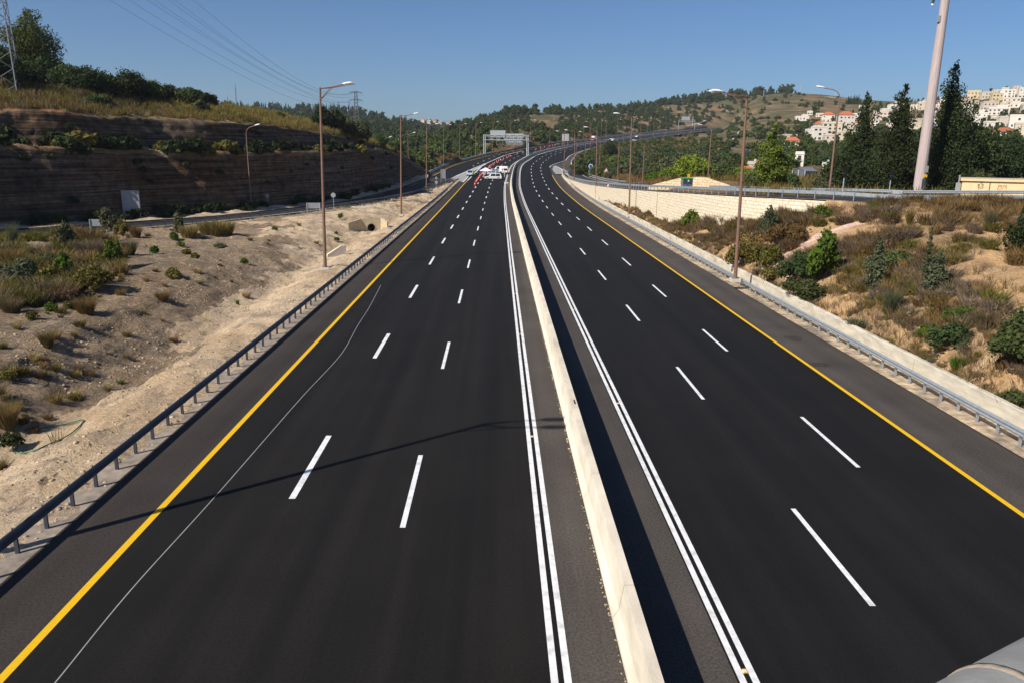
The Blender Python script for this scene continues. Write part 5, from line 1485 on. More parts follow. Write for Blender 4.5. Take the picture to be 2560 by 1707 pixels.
# ------------------------------------------------------------------ village houses
HM = {'white': mat('white render', (.66, .62, .55), .9, .07, .6, rnd=.06), 'cream': mat('cream render', (.6, .53, .41), .9, .08, .6, rnd=.08),
      'beige': mat('beige stone render', (.52, .45, .35), .9, .1, .6, rnd=.08), 'yellow': mat('yellow stone render', (.6, .49, .31), .9, .08, .6), 'pink': mat('pinkish render', (.6, .51, .44), .9, .08, .6, rnd=.06)}
HR = mat('red roof tiles', (.42, .13, .06), .85, .2, 3, rnd=.1)
WINM = {}
def winmesh():
    if 'w' not in WINM:
        b = MB(); b.box((0, -.04, 0), (1, .09, 1)); WINM['w'] = b.mesh('window', M['window'])
    return WINM['w']
HOUSES = []
rg0 = np.random.default_rng(77)
def house(px, py, wpx, hpx, colr, label, roof='flat', storeys=2, Y=None, rz=None, blocks=None, group='village houses on the right hillside', dp=.8):
    c = hit(px, py, [T_hB, T_hA]) if Y is None else DY(px, py, Y)
    if c is None: return
    kk = c[1]/1897.7*.985
    w, h = wpx*kk, hpx*kk
    rz = (-math.atan2(c[0], c[1])*.6+RNG.uniform(-.25, .12)) if rz is None else rz
    root = thing('house', label, 'house', (c[0], c[1], c[2]), rz, group)
    d = w*dp if w < 16 else 10
    mt = HM[colr]
    bl = blocks or [(0, 1, 0, 1)]
    b = MB(); sl = MB(); wins = []
    for q, (x0, x1, z0, z1) in enumerate(bl):
        cx, ww, hh = (x0+x1-1)/2*w, (x1-x0)*w, (z1)*h
        yo = .35*q
        b.box((cx, d/2+yo, hh/2-1.5), (ww, d, hh+3))
        if roof == 'flat':
            sl.box((cx, d/2+yo, hh+.1), (ww+.3, d+.3, .28)); 
            for yy in (yo, d+yo): sl.box((cx, yy, hh+.55), (ww, .18, .65))
            for xx in (cx-ww/2+.09, cx+ww/2-.09): sl.box((xx, d/2+yo, hh+.55), (.18, d-.2, .65))
        else:
            o_ = .45; rh = ww*.26; x0_, x1_ = cx-ww/2-o_, cx+ww/2+o_; y0_, y1_ = yo-o_, d+yo+o_
            m_ = min(ww, d)*.45
            sl.add([(x0_, y0_, hh), (x1_, y0_, hh), (x1_, y1_, hh), (x0_, y1_, hh), (x0_+m_, (y0_+y1_)/2, hh+rh), (x1_-m_, (y0_+y1_)/2, hh+rh)], [(0, 1, 5, 4), (1, 2, 5), (2, 3, 4, 5), (3, 0, 4), (3, 2, 1, 0)])
        n = max(1, int(round(ww/3.1))); ns = max(1, int(round(storeys*(z1-z0))))
        for s_ in range(ns):
            zz = hh*(1-(s_+.5)/ns*(z1-z0)/z1) if z1 else 0
            for i in range(n):
                if RNG.random() < .18: continue
                wins.append((cx-ww/2+ww*(i+.5)/n, yo, zz, RNG.choice([.9, 1.2, 1.6]), RNG.choice([1.1, 1.3]), 0))
            m2 = max(1, int(d/4))
            for i in range(m2):
                if RNG.random() < .4: continue
                wins.append((cx-ww/2, yo+d*(i+.5)/m2, zz, 1.1, 1.2, 1))
    b.build('wall', mt, root)
    rf = sl.build('roof', mt if roof == 'flat' else HR, root)
    if RNG.random() < .6 and roof == 'flat':
        t_ = MB(); t_.tube([(w*.1, d*.4, h+.3), (w*.1, d*.4, h+1.5)], .35, 10); t_.box((w*.1+.9, d*.4, h+.75), (1.3, .9, .1)); t_.build('water_tank', HM['white'], rf)
    for x, y, z, ww, hh, side in wins[:26]:
        o = linkmesh('window', winmesh(), root, (x, y, z)); o.scale = (ww, 1, hh)
        if side: o.rotation_euler = (0, 0, -math.pi/2)
    HOUSES.append((c, w, h))
    return root
def ha(X0, X1, Y0, Y1, *a, **k): house(1950+(X0+X1)/2/6.19, 250+Y1/6.19, (X1-X0)/6.19, (Y1-Y0)/6.19, *a, **k)
def hb(X0, X1, Y0, Y1, *a, **k): house(2330+(X0+X1)/2/6.817, 200+Y1/6.817, (X1-X0)/6.817, (Y1-Y0)/6.817, *a, **k)
ha(430, 700, 440, 632, 'white', 'bright white three storey house with dark windows, lowest big house left of the curved lamp', storeys=3, blocks=[(.3, 1, 0, 1), (0, .32, 0, .8)])
ha(655, 935, 375, 585, 'cream', 'tall cream apartment house directly behind the white three storey house', storeys=4)
ha(690, 850, 560, 690, 'pink', 'pinkish house below the tall cream apartment house', storeys=2)
ha(870, 1050, 485, 625, 'beige', 'beige house just right of the curved lamp pole', storeys=2, blocks=[(0, 1, 0, .8), (.5, .8, 0, 1)])
ha(1090, 1300, 205, 362, 'white', 'white house with a round turret and arched windows above the cream houses', storeys=3, blocks=[(0, 1, 0, .83), (.55, .9, 0, 1)])
ha(985, 1110, 315, 362, 'white', 'low white house adjoining the turret house', storeys=1)
ha(1060, 1290, 395, 562, 'beige', 'beige terraced house partly behind the ragged conifer', storeys=3)
ha(60, 285, 640, 765, 'white', 'house with an orange tiled roof and white gables right of the bright pine', 'tile', 2)
ha(250, 440, 245, 325, 'white', 'long low white house alone on the slope left of the village', storeys=1, blocks=[(0, 1, 0, .7), (.5, .9, 0, 1)])
ha(420, 500, 190, 240, 'white', 'small white pavilion above the long low white house', storeys=1)
ha(560, 780, 222, 262, 'cream', 'row of low cream sheds among dark trees on the upper slope', storeys=1)
ha(225, 352, 850, 1035, 'white', 'narrow white house half hidden behind the bright pine', storeys=2)
ha(650, 790, 1010, 1085, 'white', 'low white house just above the greenhouse roof', storeys=1)
ha(900, 970, 938, 995, 'white', 'tiny white hut right of the curved lamp among the trees', storeys=1)
ha(1440, 1680, 195, 320, 'pink', 'wide pinkish white house between the two ragged conifers', storeys=2)
ha(1590, 1830, 90, 212, 'white', 'white stepped house with a reddish roof top on the upper village slope', storeys=2, blocks=[(.4, 1, 0, 1), (0, .45, 0, .5)])
ha(2020, 2150, 95, 165, 'cream', 'cream house left of the tall pole on the upper slope', storeys=2)
ha(2145, 2250, 60, 160, 'beige', 'beige tower like house just left of the tall pole', storeys=2)
ha(1385, 1520, 325, 405, 'white', 'white house low between the two ragged conifers', storeys=2)
ha(1225, 1325, 95, 132, 'white', 'small white roofed shed below the cypress row', storeys=1)
ha(60, 260, 555, 600, 'beige', 'long low beige building left of the white three storey house', storeys=1)
hb(605, 805, 205, 332, 'yellow', 'yellow stone house on the skyline right of the tallest cypress', storeys=2)
hb(855, 1045, 225, 322, 'cream', 'cream terraced house on the skyline left of the yellow corner house', storeys=2)
hb(1030, 1190, 250, 362, 'yellow', 'yellow corner house below the skyline terrace', storeys=2)
hb(1050, 1170, 190, 260, 'cream', 'small cream house on the skyline behind the yellow corner house', storeys=1)
hb(1170, 1390, 190, 302, 'white', 'white apartment block on the skyline near the right edge', storeys=3)
hb(1390, 1500, 130, 245, 'pink', 'highest pinkish house on the skyline at the right', storeys=3)
hb(1480, 1640, 160, 312, 'white', 'white house cut by the right picture edge on the skyline', storeys=3)
hb(510, 780, 345, 455, 'beige', 'beige house with a row of small windows above a green fence', storeys=2, blocks=[(0, .55, 0, 1), (.55, 1, 0, .75)])
hb(880, 1110, 395, 525, 'pink', 'pinkish house with a long dark balcony in the middle of the right hillside', storeys=2)
hb(1160, 1320, 385, 525, 'cream', 'cream stepped tower house right of the balcony house', storeys=3, blocks=[(0, .6, 0, .8), (.55, 1, 0, 1)])
hb(1340, 1600, 405, 478, 'white', 'long white shed under the ochre cut at the right edge', storeys=1)
hb(515, 720, 590, 735, 'white', 'white villa with arched windows beside the tallest cypress', storeys=2)
hb(740, 910, 545, 745, 'white', 'white villa with a stepped grey stair tower', storeys=3, blocks=[(0, 1, 0, .8), (.2, .7, 0, 1)])
hb(930, 1135, 735, 862, 'white', 'white house with a row of dark arches above the leafy trees', storeys=1)
hb(1010, 1140, 640, 718, 'cream', 'cream house with roof tanks behind the arched house', storeys=1)
hb(1150, 1350, 650, 795, 'pink', 'pink gabled house with roof tanks on the right slope', storeys=2)
hb(1100, 1370, 890, 1015, 'white', 'white house with a brown tiled roof above the dark round trees', 'tile', 2)
hb(1510, 1640, 800, 1005, 'cream', 'cream house cut by the right picture edge half way down', storeys=3)
hb(30, 150, 555, 672, 'pink', 'pink house just right of the tall pole', storeys=2)
hb(1080, 1200, 1125, 1255, 'white', 'white house glimpsed between the dark trees at the right', storeys=2)
hb(1010, 1160, 1310, 1400, 'pink', 'brick red roofed hut between the dark trees at the right', 'tile', 1)
hb(80, 260, 295, 335, 'white', 'low white house on the skyline between pole and tallest cypress', storeys=1)
def hc(X0, X1, Y0, Y1, *a, **k): house(1700+(X0+X1)/2/7.84, 330+Y1/7.84, (X1-X0)/7.84, (Y1-Y0)/7.84, *a, **k)
hc(1220, 1390, 725, 790, 'white', 'low house with an orange tiled roof left of the bright pine', 'tile', 1)
hc(1350, 1560, 640, 745, 'pink', 'pale house wall beside the village road', storeys=1)
hc(1440, 1570, 590, 650, 'white', 'small white house with an orange roof below the village road', 'tile', 1)
k_ = 0
for _ in range(4000):
    if k_ >= 24: break
    px_, py_ = rg0.uniform(2230, 2575), rg0.uniform(232, 352)
    if k_ % 6 == 0: px_, py_ = rg0.uniform(2020, 2225), rg0.uniform(285, 350)
    if py_ < 250-.12*(px_-2400)*(px_ > 2400): continue
    c = hit(px_, py_, [T_hB])
    if c is None: continue
    w_ = rg0.uniform(9, 15); ok = True
    for q, ww, hh in HOUSES:
        if abs(q[0]-c[0]) < (ww+w_)/2+1.5 and abs(q[1]-c[1]) < (ww+w_)/2+4: ok = False; break
    if not ok: continue
    kk_ = c[1]/1897.7
    house(px_, py_, w_/kk_, rg0.uniform(5, 9)/kk_, ('white', 'cream', 'white', 'pink', 'beige')[k_ % 5], 'small pale house filling in between the larger ones on the right hillside', 'tile' if k_ % 6 == 0 else 'flat', 2, group='small filling houses on the right hillside', blocks=[(0, 1, 0, .75), (.35, .9, 0, 1)] if k_ % 2 else None)
    k_ += 1
# far ridge houses left of the near hill
for i, (x, y, w_, h_) in enumerate(((1030, 303.5, 9, 4.5), (1043, 304.5, 8, 4), (1056, 303, 9, 5), (1072, 306, 10, 4.5), (1086, 306.5, 10, 5), (1100, 308, 7, 4), (1120, 310, 8, 4), (1150, 312, 12, 5), (1162, 313, 9, 4.5))):
    p = DY(x, y, 1700)
    house(x, y+1, w_, h_, ('white', 'pink', 'cream')[i % 3], 'tiny pale house on the most distant ridge left of the near hill', ('tile', 'flat')[i % 2], 1, Y=1690, group='houses on the most distant ridge')
# green awning and garden walls
for (X0, X1, Y0, Y1, off, sc_, lab) in ((1440, 1550, 108, 135, (1950, 250), 6.19, 'bright green awning on the upper village slope'), (555, 850, 440, 482, (2330, 200), 6.817, 'bright green fence below the beige house')):
    c = hit(off[0]+(X0+X1)/2/sc_, off[1]+Y1/sc_, [T_hB]); kk = c[1]/1897.7; w_ = (X1-X0)/sc_*kk; h_ = (Y1-Y0)/sc_*kk
    root = thing('awning' if Y0 < 200 else 'fence', lab, 'awning' if Y0 < 200 else 'fence', c, -.3)
    b = MB(); b.box((0, 0, h_*.55), (w_, .15 if Y0 > 200 else 3., h_*.9 if Y0 > 200 else .3)); b.build('panel', mat('bright green sheet', (.05, .45, .12), .6, .05), root)
    for sx in (-.45, 0, .45): b = MB(); b.box((sx*w_, .12, h_*.3), (.15, .15, h_+.6)); b.build('post', M['galv'], root)
# village road and tracks
def track(name, Lp, Rp, m, dz=.25):
    A = []; B = []
    for (x0, y0), (x1, y1) in zip(Lp, Rp):
        a, b_ = hit(x0, y0, [T_hB, T_hA]), hit(x1, y1, [T_hB, T_hA])
        if a is not None and b_ is not None: A.append(a+np.array([0, 0, dz])); B.append(b_+np.array([0, 0, dz]))
    if len(A) > 1: ribbon(name, A, B, m, .0, 24)
z_ = lambda X, Y: (1700+X/7.84, 330+Y/7.84)
track('village_road', [z_(1330, 232), z_(1275, 280), z_(1235, 320), z_(1245, 400), z_(1270, 500), z_(1290, 580)], [z_(1365, 245), z_(1345, 290), z_(1330, 330), z_(1365, 410), z_(1430, 500), z_(1475, 580)], M['ramp'], .5)
track('village_path', [z_(925, 212), z_(1010, 160), z_(1080, 90), z_(1118, 50), z_(1150, 0)], [z_(1020, 215), z_(1060, 160), z_(1105, 100), z_(1135, 55), z_(1165, 0)], M['concrete_old'], .5)
track('hill_track', [(1709, 318), (1735, 311), (1760, 301)], [(1722, 318), (1745, 312), (1772, 302)], M['pebble'], .6)
# ------------------------------------------------------------------ foliage meshes
def quads(P, size, rng, flat=0., elong=1.6, nrm=None, up=0.):
    """one randomly turned leaf quad per point"""
    n = len(P)
    a = rng.normal(size=(n, 3)); a[:, 2] *= (1-flat)
    if nrm is not None: a = a*.55+nrm*1.0
    a /= np.linalg.norm(a, axis=1)[:, None]+1e-9                 # leaf normal
    t = rng.normal(size=(n, 3)); t[:, 2] += up
    t -= a*(t*a).sum(1)[:, None]; t /= np.linalg.norm(t, axis=1)[:, None]+1e-9
    b = np.cross(a, t)
    s = size*rng.uniform(.55, 1.35, n)[:, None]
    V = np.stack([P-t*s*elong*.5-b*s*.3, P-t*s*.1+b*s*.5, P+t*s*elong*.5+b*s*.12, P+t*s*.1-b*s*.5], 1).reshape(-1, 3)
    Fq = np.arange(4*n).reshape(n, 4)
    return V, Fq
def cloud(centres, radii, n, rng, shell=.55, squash=1.):
    """points in the outer part of a set of ellipsoidal clumps"""
    w = np.array([r**2 for r in radii]); w = w/w.sum()
    idx = rng.choice(len(centres), n, p=w)
    d = rng.normal(size=(n, 3)); d /= np.linalg.norm(d, axis=1)[:, None]
    r = (shell+(1-shell)*rng.random(n)**.7)*np.array(radii)[idx]*(1+.18*rng.normal(size=n))
    d2 = d.copy(); d2[:, 2] *= squash
    return np.array(centres)[idx]+d2*r[:, None], d
def trunk_mb(h, r, rng, limbs=6, spread=1.5, bend=.15):
    b = MB(); P = [(bend*rng.normal()*i*.25, bend*rng.normal()*i*.25, h*i/5) for i in range(6)]; P[0] = (0, 0, -.4)
    b.tube(P, [r*(1-.15*i) for i in range(6)], 7)
    for i in range(limbs):
        k = 2+int(rng.integers(0, 3)); q = P[k]; t = rng.random()*6.28
        e = (q[0]+math.cos(t)*spread*rng.uniform(.6, 1.1), q[1]+math.sin(t)*spread*rng.uniform(.6, 1.1), q[2]+spread*rng.uniform(.3, .9))
        m_ = tuple((q[j]+e[j])/2+(.1 if j == 2 else 0) for j in range(3))
        b.tube([q, m_, e], [r*.4, r*.28, r*.1], 5)
    return b
def crown_pine(h, R, n, size, rng, base=.15, k=26, power=.8, rag=.2):
    C_l, r_l = [], []
    for i in range(k):
        t = base+(1-base)*((i+.5)/k)
        rr_ = R*((1-t)**power)*(1.+rag*rng.normal())*(min(1, (t-base)*6+.55))
        for _ in range(2 if t < .75 else 1):
            a = rng.random()*6.283; q = rr_*rng.uniform(.35, .85)
            C_l.append((math.cos(a)*q, math.sin(a)*q, t*h)); r_l.append(max(.12*R, rr_*rng.uniform(.4, .62)))
    P, d = cloud(C_l, r_l, n, rng, .5, .75)
    return quads(P, size, rng, nrm=d*.6)
def crown_cypress(h, R, n, size, rng, prof_=None, k=60, jag=.25):
    prof_ = prof_ or [(0, .55), (.1, .9), (.25, 1.), (.45, .8), (.65, .5), (.8, .3), (.92, .16), (1., .03)]
    C_l, r_l = [], []
    for i in range(k):
        t = rng.random()**.9
        w_ = R*np.interp(t, [a for a, _ in prof_], [b for _, b in prof_])*(1+jag*rng.normal())
        a = rng.random()*6.283; q = w_*rng.uniform(.3, .8)
        C_l.append((math.cos(a)*q, math.sin(a)*q, t*h)); r_l.append(max(.06*R, w_*rng.uniform(.28, .5)))
    for t in np.linspace(.05, .99, 24):
        C_l.append((.03*R*rng.normal(), .03*R*rng.normal(), t*h)); r_l.append(max(.05*R, R*np.interp(t, [a for a, _ in prof_], [b for _, b in prof_])*.55))
    P, d = cloud(C_l, r_l, n, rng, .55, 1.5)
    return quads(P, size, rng, nrm=d*.5, up=1.2)
def crown_dome(h, R, n, size, rng, k=16, low=.15, shell=.6, squash=.8):
    C_l, r_l = [], []
    for i in range(k):
        a = rng.random()*6.283; q = R*math.sqrt(rng.random())*.68; t = low+(1-low)*(1-(q/R)**2)*rng.uniform(.5, .82)
        C_l.append((math.cos(a)*q, math.sin(a)*q, t*h*.86)); r_l.append(R*rng.uniform(.26, .42))
    P, d = cloud(C_l, r_l, n, rng, shell, squash*h/(2*R)+.3)
    P[:, 2] = np.maximum(P[:, 2], .03*h)
    return quads(P, size, rng, nrm=d*.6)
def tuft(h, R, n, w, rng, lean=.5, stems=0):
    """thin upright blades or twigs fanning from a base"""
    a = rng.random(n)*6.283; q = R*np.sqrt(rng.random(n))*.55
    B = np.stack([np.cos(a)*q, np.sin(a)*q, np.zeros(n)], 1)
    hh = h*rng.uniform(.5, 1.1, n)
    a2 = a+rng.normal(size=n)*.6; ln = lean*hh*rng.uniform(.15, 1., n)
    T = B+np.stack([np.cos(a2)*ln, np.sin(a2)*ln, hh], 1)
    Mi = (B+T)/2+np.stack([np.zeros(n), np.zeros(n), hh*.12], 1)
    sx = rng.normal(size=(n, 3)); sx[:, 2] = 0; sx /= np.linalg.norm(sx, axis=1)[:, None]; sx *= w
    V = np.stack([B-sx*.5, B+sx*.5, Mi+sx*.5, Mi-sx*.5, T], 1).reshape(-1, 3)
    i0 = np.arange(n)*5
    Fq = np.concatenate([np.stack([i0, i0+1, i0+2, i0+3], 1), np.stack([i0+3, i0+2, i0+4, i0+4], 1)])
    F1 = np.stack([i0, i0+1, i0+2, i0+3], 1)
    V2 = np.stack([Mi-sx*.5, Mi+sx*.5, T+sx*.08, T-sx*.08], 1).reshape(-1, 3)
    F2 = np.arange(4*n).reshape(n, 4)+len(V)
    return np.concatenate([V, V2]), np.concatenate([F1, F2])
def brushy(h, R, n, size, rng, k=9):
    """loose dry shrub: a low dome of twigs and small leaves with gaps"""
    V1, F1 = tuft(h*1.1, R*1.1, int(n*.9), size*.2, rng, .95)
    V2, F2 = crown_dome(h*.85, R, int(n*.7), size*.7, rng, k, .1, .3, .8)
    return np.concatenate([V1, V2]), np.concatenate([F1, F2+len(V1)])
def leaf_mesh(name, VF, m): return npmesh(name, VF[0], VF[1], [m])
rg = np.random.default_rng(21)

# ------------------------------------------------------------------ near and middle trees, each with trunk and crown
def snug(VF, h, R):
    V, Fq = VF; V = V.copy()
    z = np.percentile(V[:, 2], 99.97); r = np.percentile(np.hypot(V[:, 0], V[:, 1]), 97)
    V[:, 2] *= h/max(z, 1e-3); V[:, :2] *= R/max(r, 1e-3)
    return V, Fq
def tree(name, label, cat, p, crown, trunk, scale=1., group=None, rz=None):
    root = thing(name, label, cat, p, rg.random()*6 if rz is None else rz, group)
    t_ = linkmesh('trunk', trunk, root); linkmesh('crown', crown, root)
    hc_ = max(v.co.z for v in crown.vertices); ht_ = max(v.co.z for v in trunk.vertices)
    k_ = min(1.6, .72*hc_/ht_); t_.scale = (min(k_, 1.)*.8, min(k_, 1.)*.8, k_)
    root.scale = (scale,)*3 if not hasattr(scale, '__len__') else scale
    return root
def on(px, py, Y, dz=0.):
    p = DY(px, py, Y); z = down(p[0], p[1])
    return np.array([p[0], p[1], (z if z is not None else p[2])+dz])
TR = trunk_mb(4., .16, rg).mesh('trunk', M['bark'], True)
TRB = trunk_mb(7., .24, rg, 8, 2.).mesh('trunk', M['bark'], True)
def fit(name, label, px, pytop, Y, wpx, VFf, m, pyb=None, trunk=TR, group=None):
    """build one tree of its own shape sized from the photograph at distance Y"""
    p = DY(px, pytop, Y); p[2] = down(p[0], p[1]) or 4.; ztop = DY(px, pytop, Y)[2]; h = ztop-p[2]; R = wpx*Y/1897.7/2
    return tree(name, label, 'tree', p, leaf_mesh('crown', snug(VFf(h, R), h, R), m), trunk, 1., group)
fit('cypress', 'tallest dark cypress with a jagged pointed top, right of the tall pole', 2392, 160, 92, 132, lambda h, R: crown_cypress(h, R, 30000, .17, rg, [(0, .75), (.12, 1.), (.3, 1.), (.5, .78), (.68, .5), (.82, .36), (.92, .2), (1., .04)], 90, .22), L_['dark'], trunk=TRB)
fit('conifer', 'dark ragged conifer with a drooping narrow top just left of the tall pole', 2266, 212, 93, 130, lambda h, R: crown_cypress(h, R, 24000, .17, rg, [(0, .8), (.15, 1.), (.35, .85), (.5, .62), (.62, .5), (.75, .34), (.88, .2), (1., .06)], 70, .38), L_['dark'], trunk=TRB)
fit('conifer', 'dark conifer with a sparse gappy crown behind the curved lamp', 2168, 232, 98, 122, lambda h, R: crown_cypress(h, R, 17000, .17, rg, [(0, .9), (.15, 1.), (.35, .9), (.48, .55), (.58, .3), (.72, .42), (.86, .28), (1., .05)], 50, .42), L_['dark'], trunk=TRB)
fit('broad_tree', 'broad leafy tree between the tallest cypress and the beige building', 2452, 302, 97, 112, lambda h, R: crown_dome(h, R, 20000, .17, rg, 34, .05), L_['oak'], trunk=TRB)
fit('broad_tree', 'dark round tree at the right picture edge behind the beige building', 2538, 338, 100, 125, lambda h, R: crown_dome(h, R, 20000, .17, rg, 34, .05), L_['dark'], trunk=TRB)
fit('broad_tree', 'low dark bush filling the gap right of the curved lamp', 2118, 380, 92, 120, lambda h, R: crown_dome(h, R, 11000, .17, rg, 20, .05), L_['dark'])
fit('broad_tree', 'low dark bush between the two ragged conifers', 2222, 352, 95, 110, lambda h, R: crown_dome(h, R, 11000, .17, rg, 20, .05), L_['dark'])
fit('broad_tree', 'low dark bush under the tall pole', 2325, 345, 95, 115, lambda h, R: crown_dome(h, R, 11000, .17, rg, 20, .05), L_['dark'])
fit('broad_tree', 'olive green bush left of the beige building', 2445, 420, 90, 75, lambda h, R: crown_dome(h, R, 8000, .15, rg, 14, .05), L_['oak'])
fit('broad_tree', 'olive green rounded bush before the greenhouse', 2085, 437, 92, 110, lambda h, R: crown_dome(h, R, 9000, .15, rg, 18, .05), L_['olive'])
fit('pine', 'bright green bushy pine standing alone left of the greenhouse', 1937, 310, 112, 92, lambda h, R: crown_pine(h, R, 26000, .17, rg, .04, 34, .7, .16), L_['pine_bright'], trunk=TRB)
fit('shrub', 'dark bush at the right foot of the bright pine', 1985, 433, 105, 40, lambda h, R: crown_dome(h, R, 5000, .15, rg, 10, .05), L_['oak'])
fit('shrub', 'dark bush at the left foot of the bright pine', 1895, 428, 112, 60, lambda h, R: crown_dome(h, R, 6000, .15, rg, 12, .05), L_['oak'])
for px_, pt, Y_q, w_, nm, lb, lm in (
    (1735, 383, 138, 84, 'broad_tree', 'bright yellow green domed tree behind the warm stone wall', 'bright'),
    (1675, 418, 142, 50, 'broad_tree', 'smaller yellow green tree left of the domed one', 'bright'),
    (1800, 405, 150, 80, 'broad_tree', 'green leafy tree right of the domed yellow green tree', 'oak'),
    (1850, 418, 150, 70, 'broad_tree', 'leafy bush below the red roofed house by the village road', 'bright'),
    (1640, 428, 150, 46, 'broad_tree', 'light green bush beside the left end of the warm stone wall', 'fresh'),
    (1545, 388, 250, 62, 'broad_tree', 'bright green tree standing inside the ramp bend behind the lamps', 'bright'),
    (1590, 392, 235, 60, 'broad_tree', 'green tree right of the bright tree inside the ramp bend', 'oak'),
    (1525, 354, 320, 44, 'broad_tree', 'dark evergreen beside the far road at the top of the ramp bend', 'dark'),
    (1505, 365, 310, 34, 'broad_tree', 'dark evergreen bush at the left end of the valley thicket', 'oak'),
    (1528, 424, 215, 32, 'shrub', 'pale grey green rounded bush behind the red triangle sign', 'grey'),
    (1610, 420, 180, 60, 'broad_tree', 'grey green tree in the dip before the valley thicket', 'olive')):
    fit(nm, lb, px_, pt, Y_q, w_, lambda h, R: crown_dome(h, R, 10000, .012*R+.16, rg, 26, .05), L_[lm])
# trees on top of the rock cutting
def ontop(px, py):
    return hit(px, py, [T_cut])
def topfit(name, label, px, pyb, pytop, wpx, VFf, m, trunk=TR, Y=None):
    p = ontop(px, pyb)
    if p is None: p = on(px, pyb, Y or 130)
    q_ = DY(px, pytop, p[1]); z_t = down(q_[0], q_[1], [T_cut]); p = np.array([q_[0], q_[1], z_t if z_t is not None else p[2]])
    h = q_[2]-p[2]; R = wpx*p[1]/1897.7/2
    return tree(name, label, 'tree', p, leaf_mesh('crown', snug(VFf(h, R), h, R), m), trunk)
topfit('pine', 'big dark pine rising above the scrub beside the near pylon', 66, 205, 24, 140, lambda h, R: crown_pine(h, R, 20000, .2, rg, .1, 24, .45, .3), L_['pine'], TRB, 125)
for px_, pb, pt, w_, lb, lm in (
    (-6, 215, 110, 90, 'dark bush behind the near pylon at the left picture edge', 'oak'),
    (110, 214, 130, 95, 'dark bushy oak just right of the big pine', 'oak'), (160, 222, 157, 90, 'rounded scrub oak, second bush right of the big pine', 'oak'),
    (212, 232, 161, 100, 'broad dark scrub oak in the middle of the hilltop bushes', 'dark'), (262, 240, 186, 70, 'low scrub oak in the dip of the hilltop bushes', 'oak'),
    (322, 246, 169, 96, 'tall rounded scrub oak right of the dip in the hilltop bushes', 'dark'), (372, 250, 200, 70, 'scrub oak right of the tall rounded one', 'oak'),
    (420, 255, 210, 70, 'olive green scrub oak near the right end of the hilltop bushes', 'oak'), (470, 260, 219, 70, 'second last scrub oak at the right end of the hilltop bushes', 'oak'),
    (512, 264, 232, 55, 'last low scrub oak at the right end of the hilltop bushes', 'dark'), (60, 218, 152, 80, 'dark bush at the foot of the big pine', 'dark'),
    (240, 262, 236, 60, 'low bush in the grass below the hilltop oaks', 'oak'), (498, 278, 250, 36, 'round grey green bush in the yellow grass at the hill edge', 'olive'),
    (700, 292, 281, 22, 'small round bush alone in the yellow grass', 'oak'),
    (806, 322, 262, 48, 'dark tree at the end of the hilltop grass, left one of two', 'dark'), (838, 328, 275, 46, 'dark tree at the end of the hilltop grass, right one of two', 'oak'),
    (880, 345, 297, 70, 'brownish tree where the cutting begins to fall away', 'olive'), (900, 352, 305, 50, 'dark bushy tree over the falling end of the cutting', 'dark'),
    (948, 366, 335, 50, 'low bush on the falling end of the cutting', 'oak'), (985, 380, 352, 40, 'last low bush on the tail of the cutting', 'oak')):
    topfit('scrub_oak', lb, px_, pb, pt, w_, lambda h, R: crown_dome(h, R, 7000, .19, rg, 22, .0, .55, .9), L_[lm], TR, 125)
# shrubs growing from the bench and foot of the cutting
SB = [leaf_mesh('foliage', crown_dome(1., .8, 500, .2, np.random.default_rng(50+i), 9, .05), L_['dark']) for i in range(3)]
SG = [leaf_mesh('foliage', crown_dome(1., .8, 420, .22, np.random.default_rng(60+i), 8, .05), L_['moss']) for i in range(2)]
def bush(me, name, label, p, s, group=None, cat='shrub'):
    o = linkmesh(name, me, None, p); o.rotation_euler = (0, 0, rg.random()*6.28)
    o.scale = (s,)*3 if not hasattr(s, '__len__') else s
    return tag(o, label, cat, group)
for i in range(56):
    px_ = rg.uniform(-10, 900); t = px_/900.
    py_ = 362+rg.uniform(-14, 6)+12*(px_ > 300)*(px_ < 800)
    j = int((px_+160)/1060*(T_cut.nu*.62))
    v = rg.uniform(20.5, 26.5)/(nv-1); u = rg.uniform(.08, .72)
    p = T_cut.ev(u, v)
    bush((SB+SB+SB+SG)[int(rg.integers(0, 11))], 'bench_shrub', 'dark shrub growing along the bench half way up the rock cutting', p-np.array([0, 0, .2]), rg.uniform(1.1, 2.6), 'shrubs along the bench of the rock cutting')
for i in range(44):
    v = rg.uniform(3, 6.5)/(nv-1); u = rg.uniform(.08, .8); p = T_cut.ev(u, v)
    bush(SB[i % 3], 'foot_shrub', 'dark shrub at the shaded foot of the rock cutting', p-np.array([0, 0, .1]), rg.uniform(.7, 1.8), 'shrubs at the foot of the rock cutting')
for i in range(40):
    v = rg.uniform(8, 36)/(nv-1); u = rg.uniform(.08, .85); p = T_cut.ev(u, v)
    bush(SB[i % 3], 'clinging_shrub', 'small dark shrub clinging to the rock cutting face', p, rg.uniform(.4, 1.1), 'shrubs clinging to the rock face')
# thin cypresses at the foot of the cutting
CYP = leaf_mesh('crown', crown_cypress(1., .13, 700, .05, rg, None, 30, .2), L_['dark'])
for px_, py_, hpx in ((898, 472, 40), (907, 466, 34), (703, 503, 45), (933, 453, 40), (956, 440, 34), (982, 425, 30)):
    p = onprof(px_, py_, .8); o = linkmesh('young_cypress', CYP, None, p-np.array([0, 0, .2])); o.scale = (hpx*p[1]/1897.7,)*3
    tag(o, 'thin dark young cypress at the foot of the rock cutting', 'tree', 'young cypresses at the foot of the cutting')

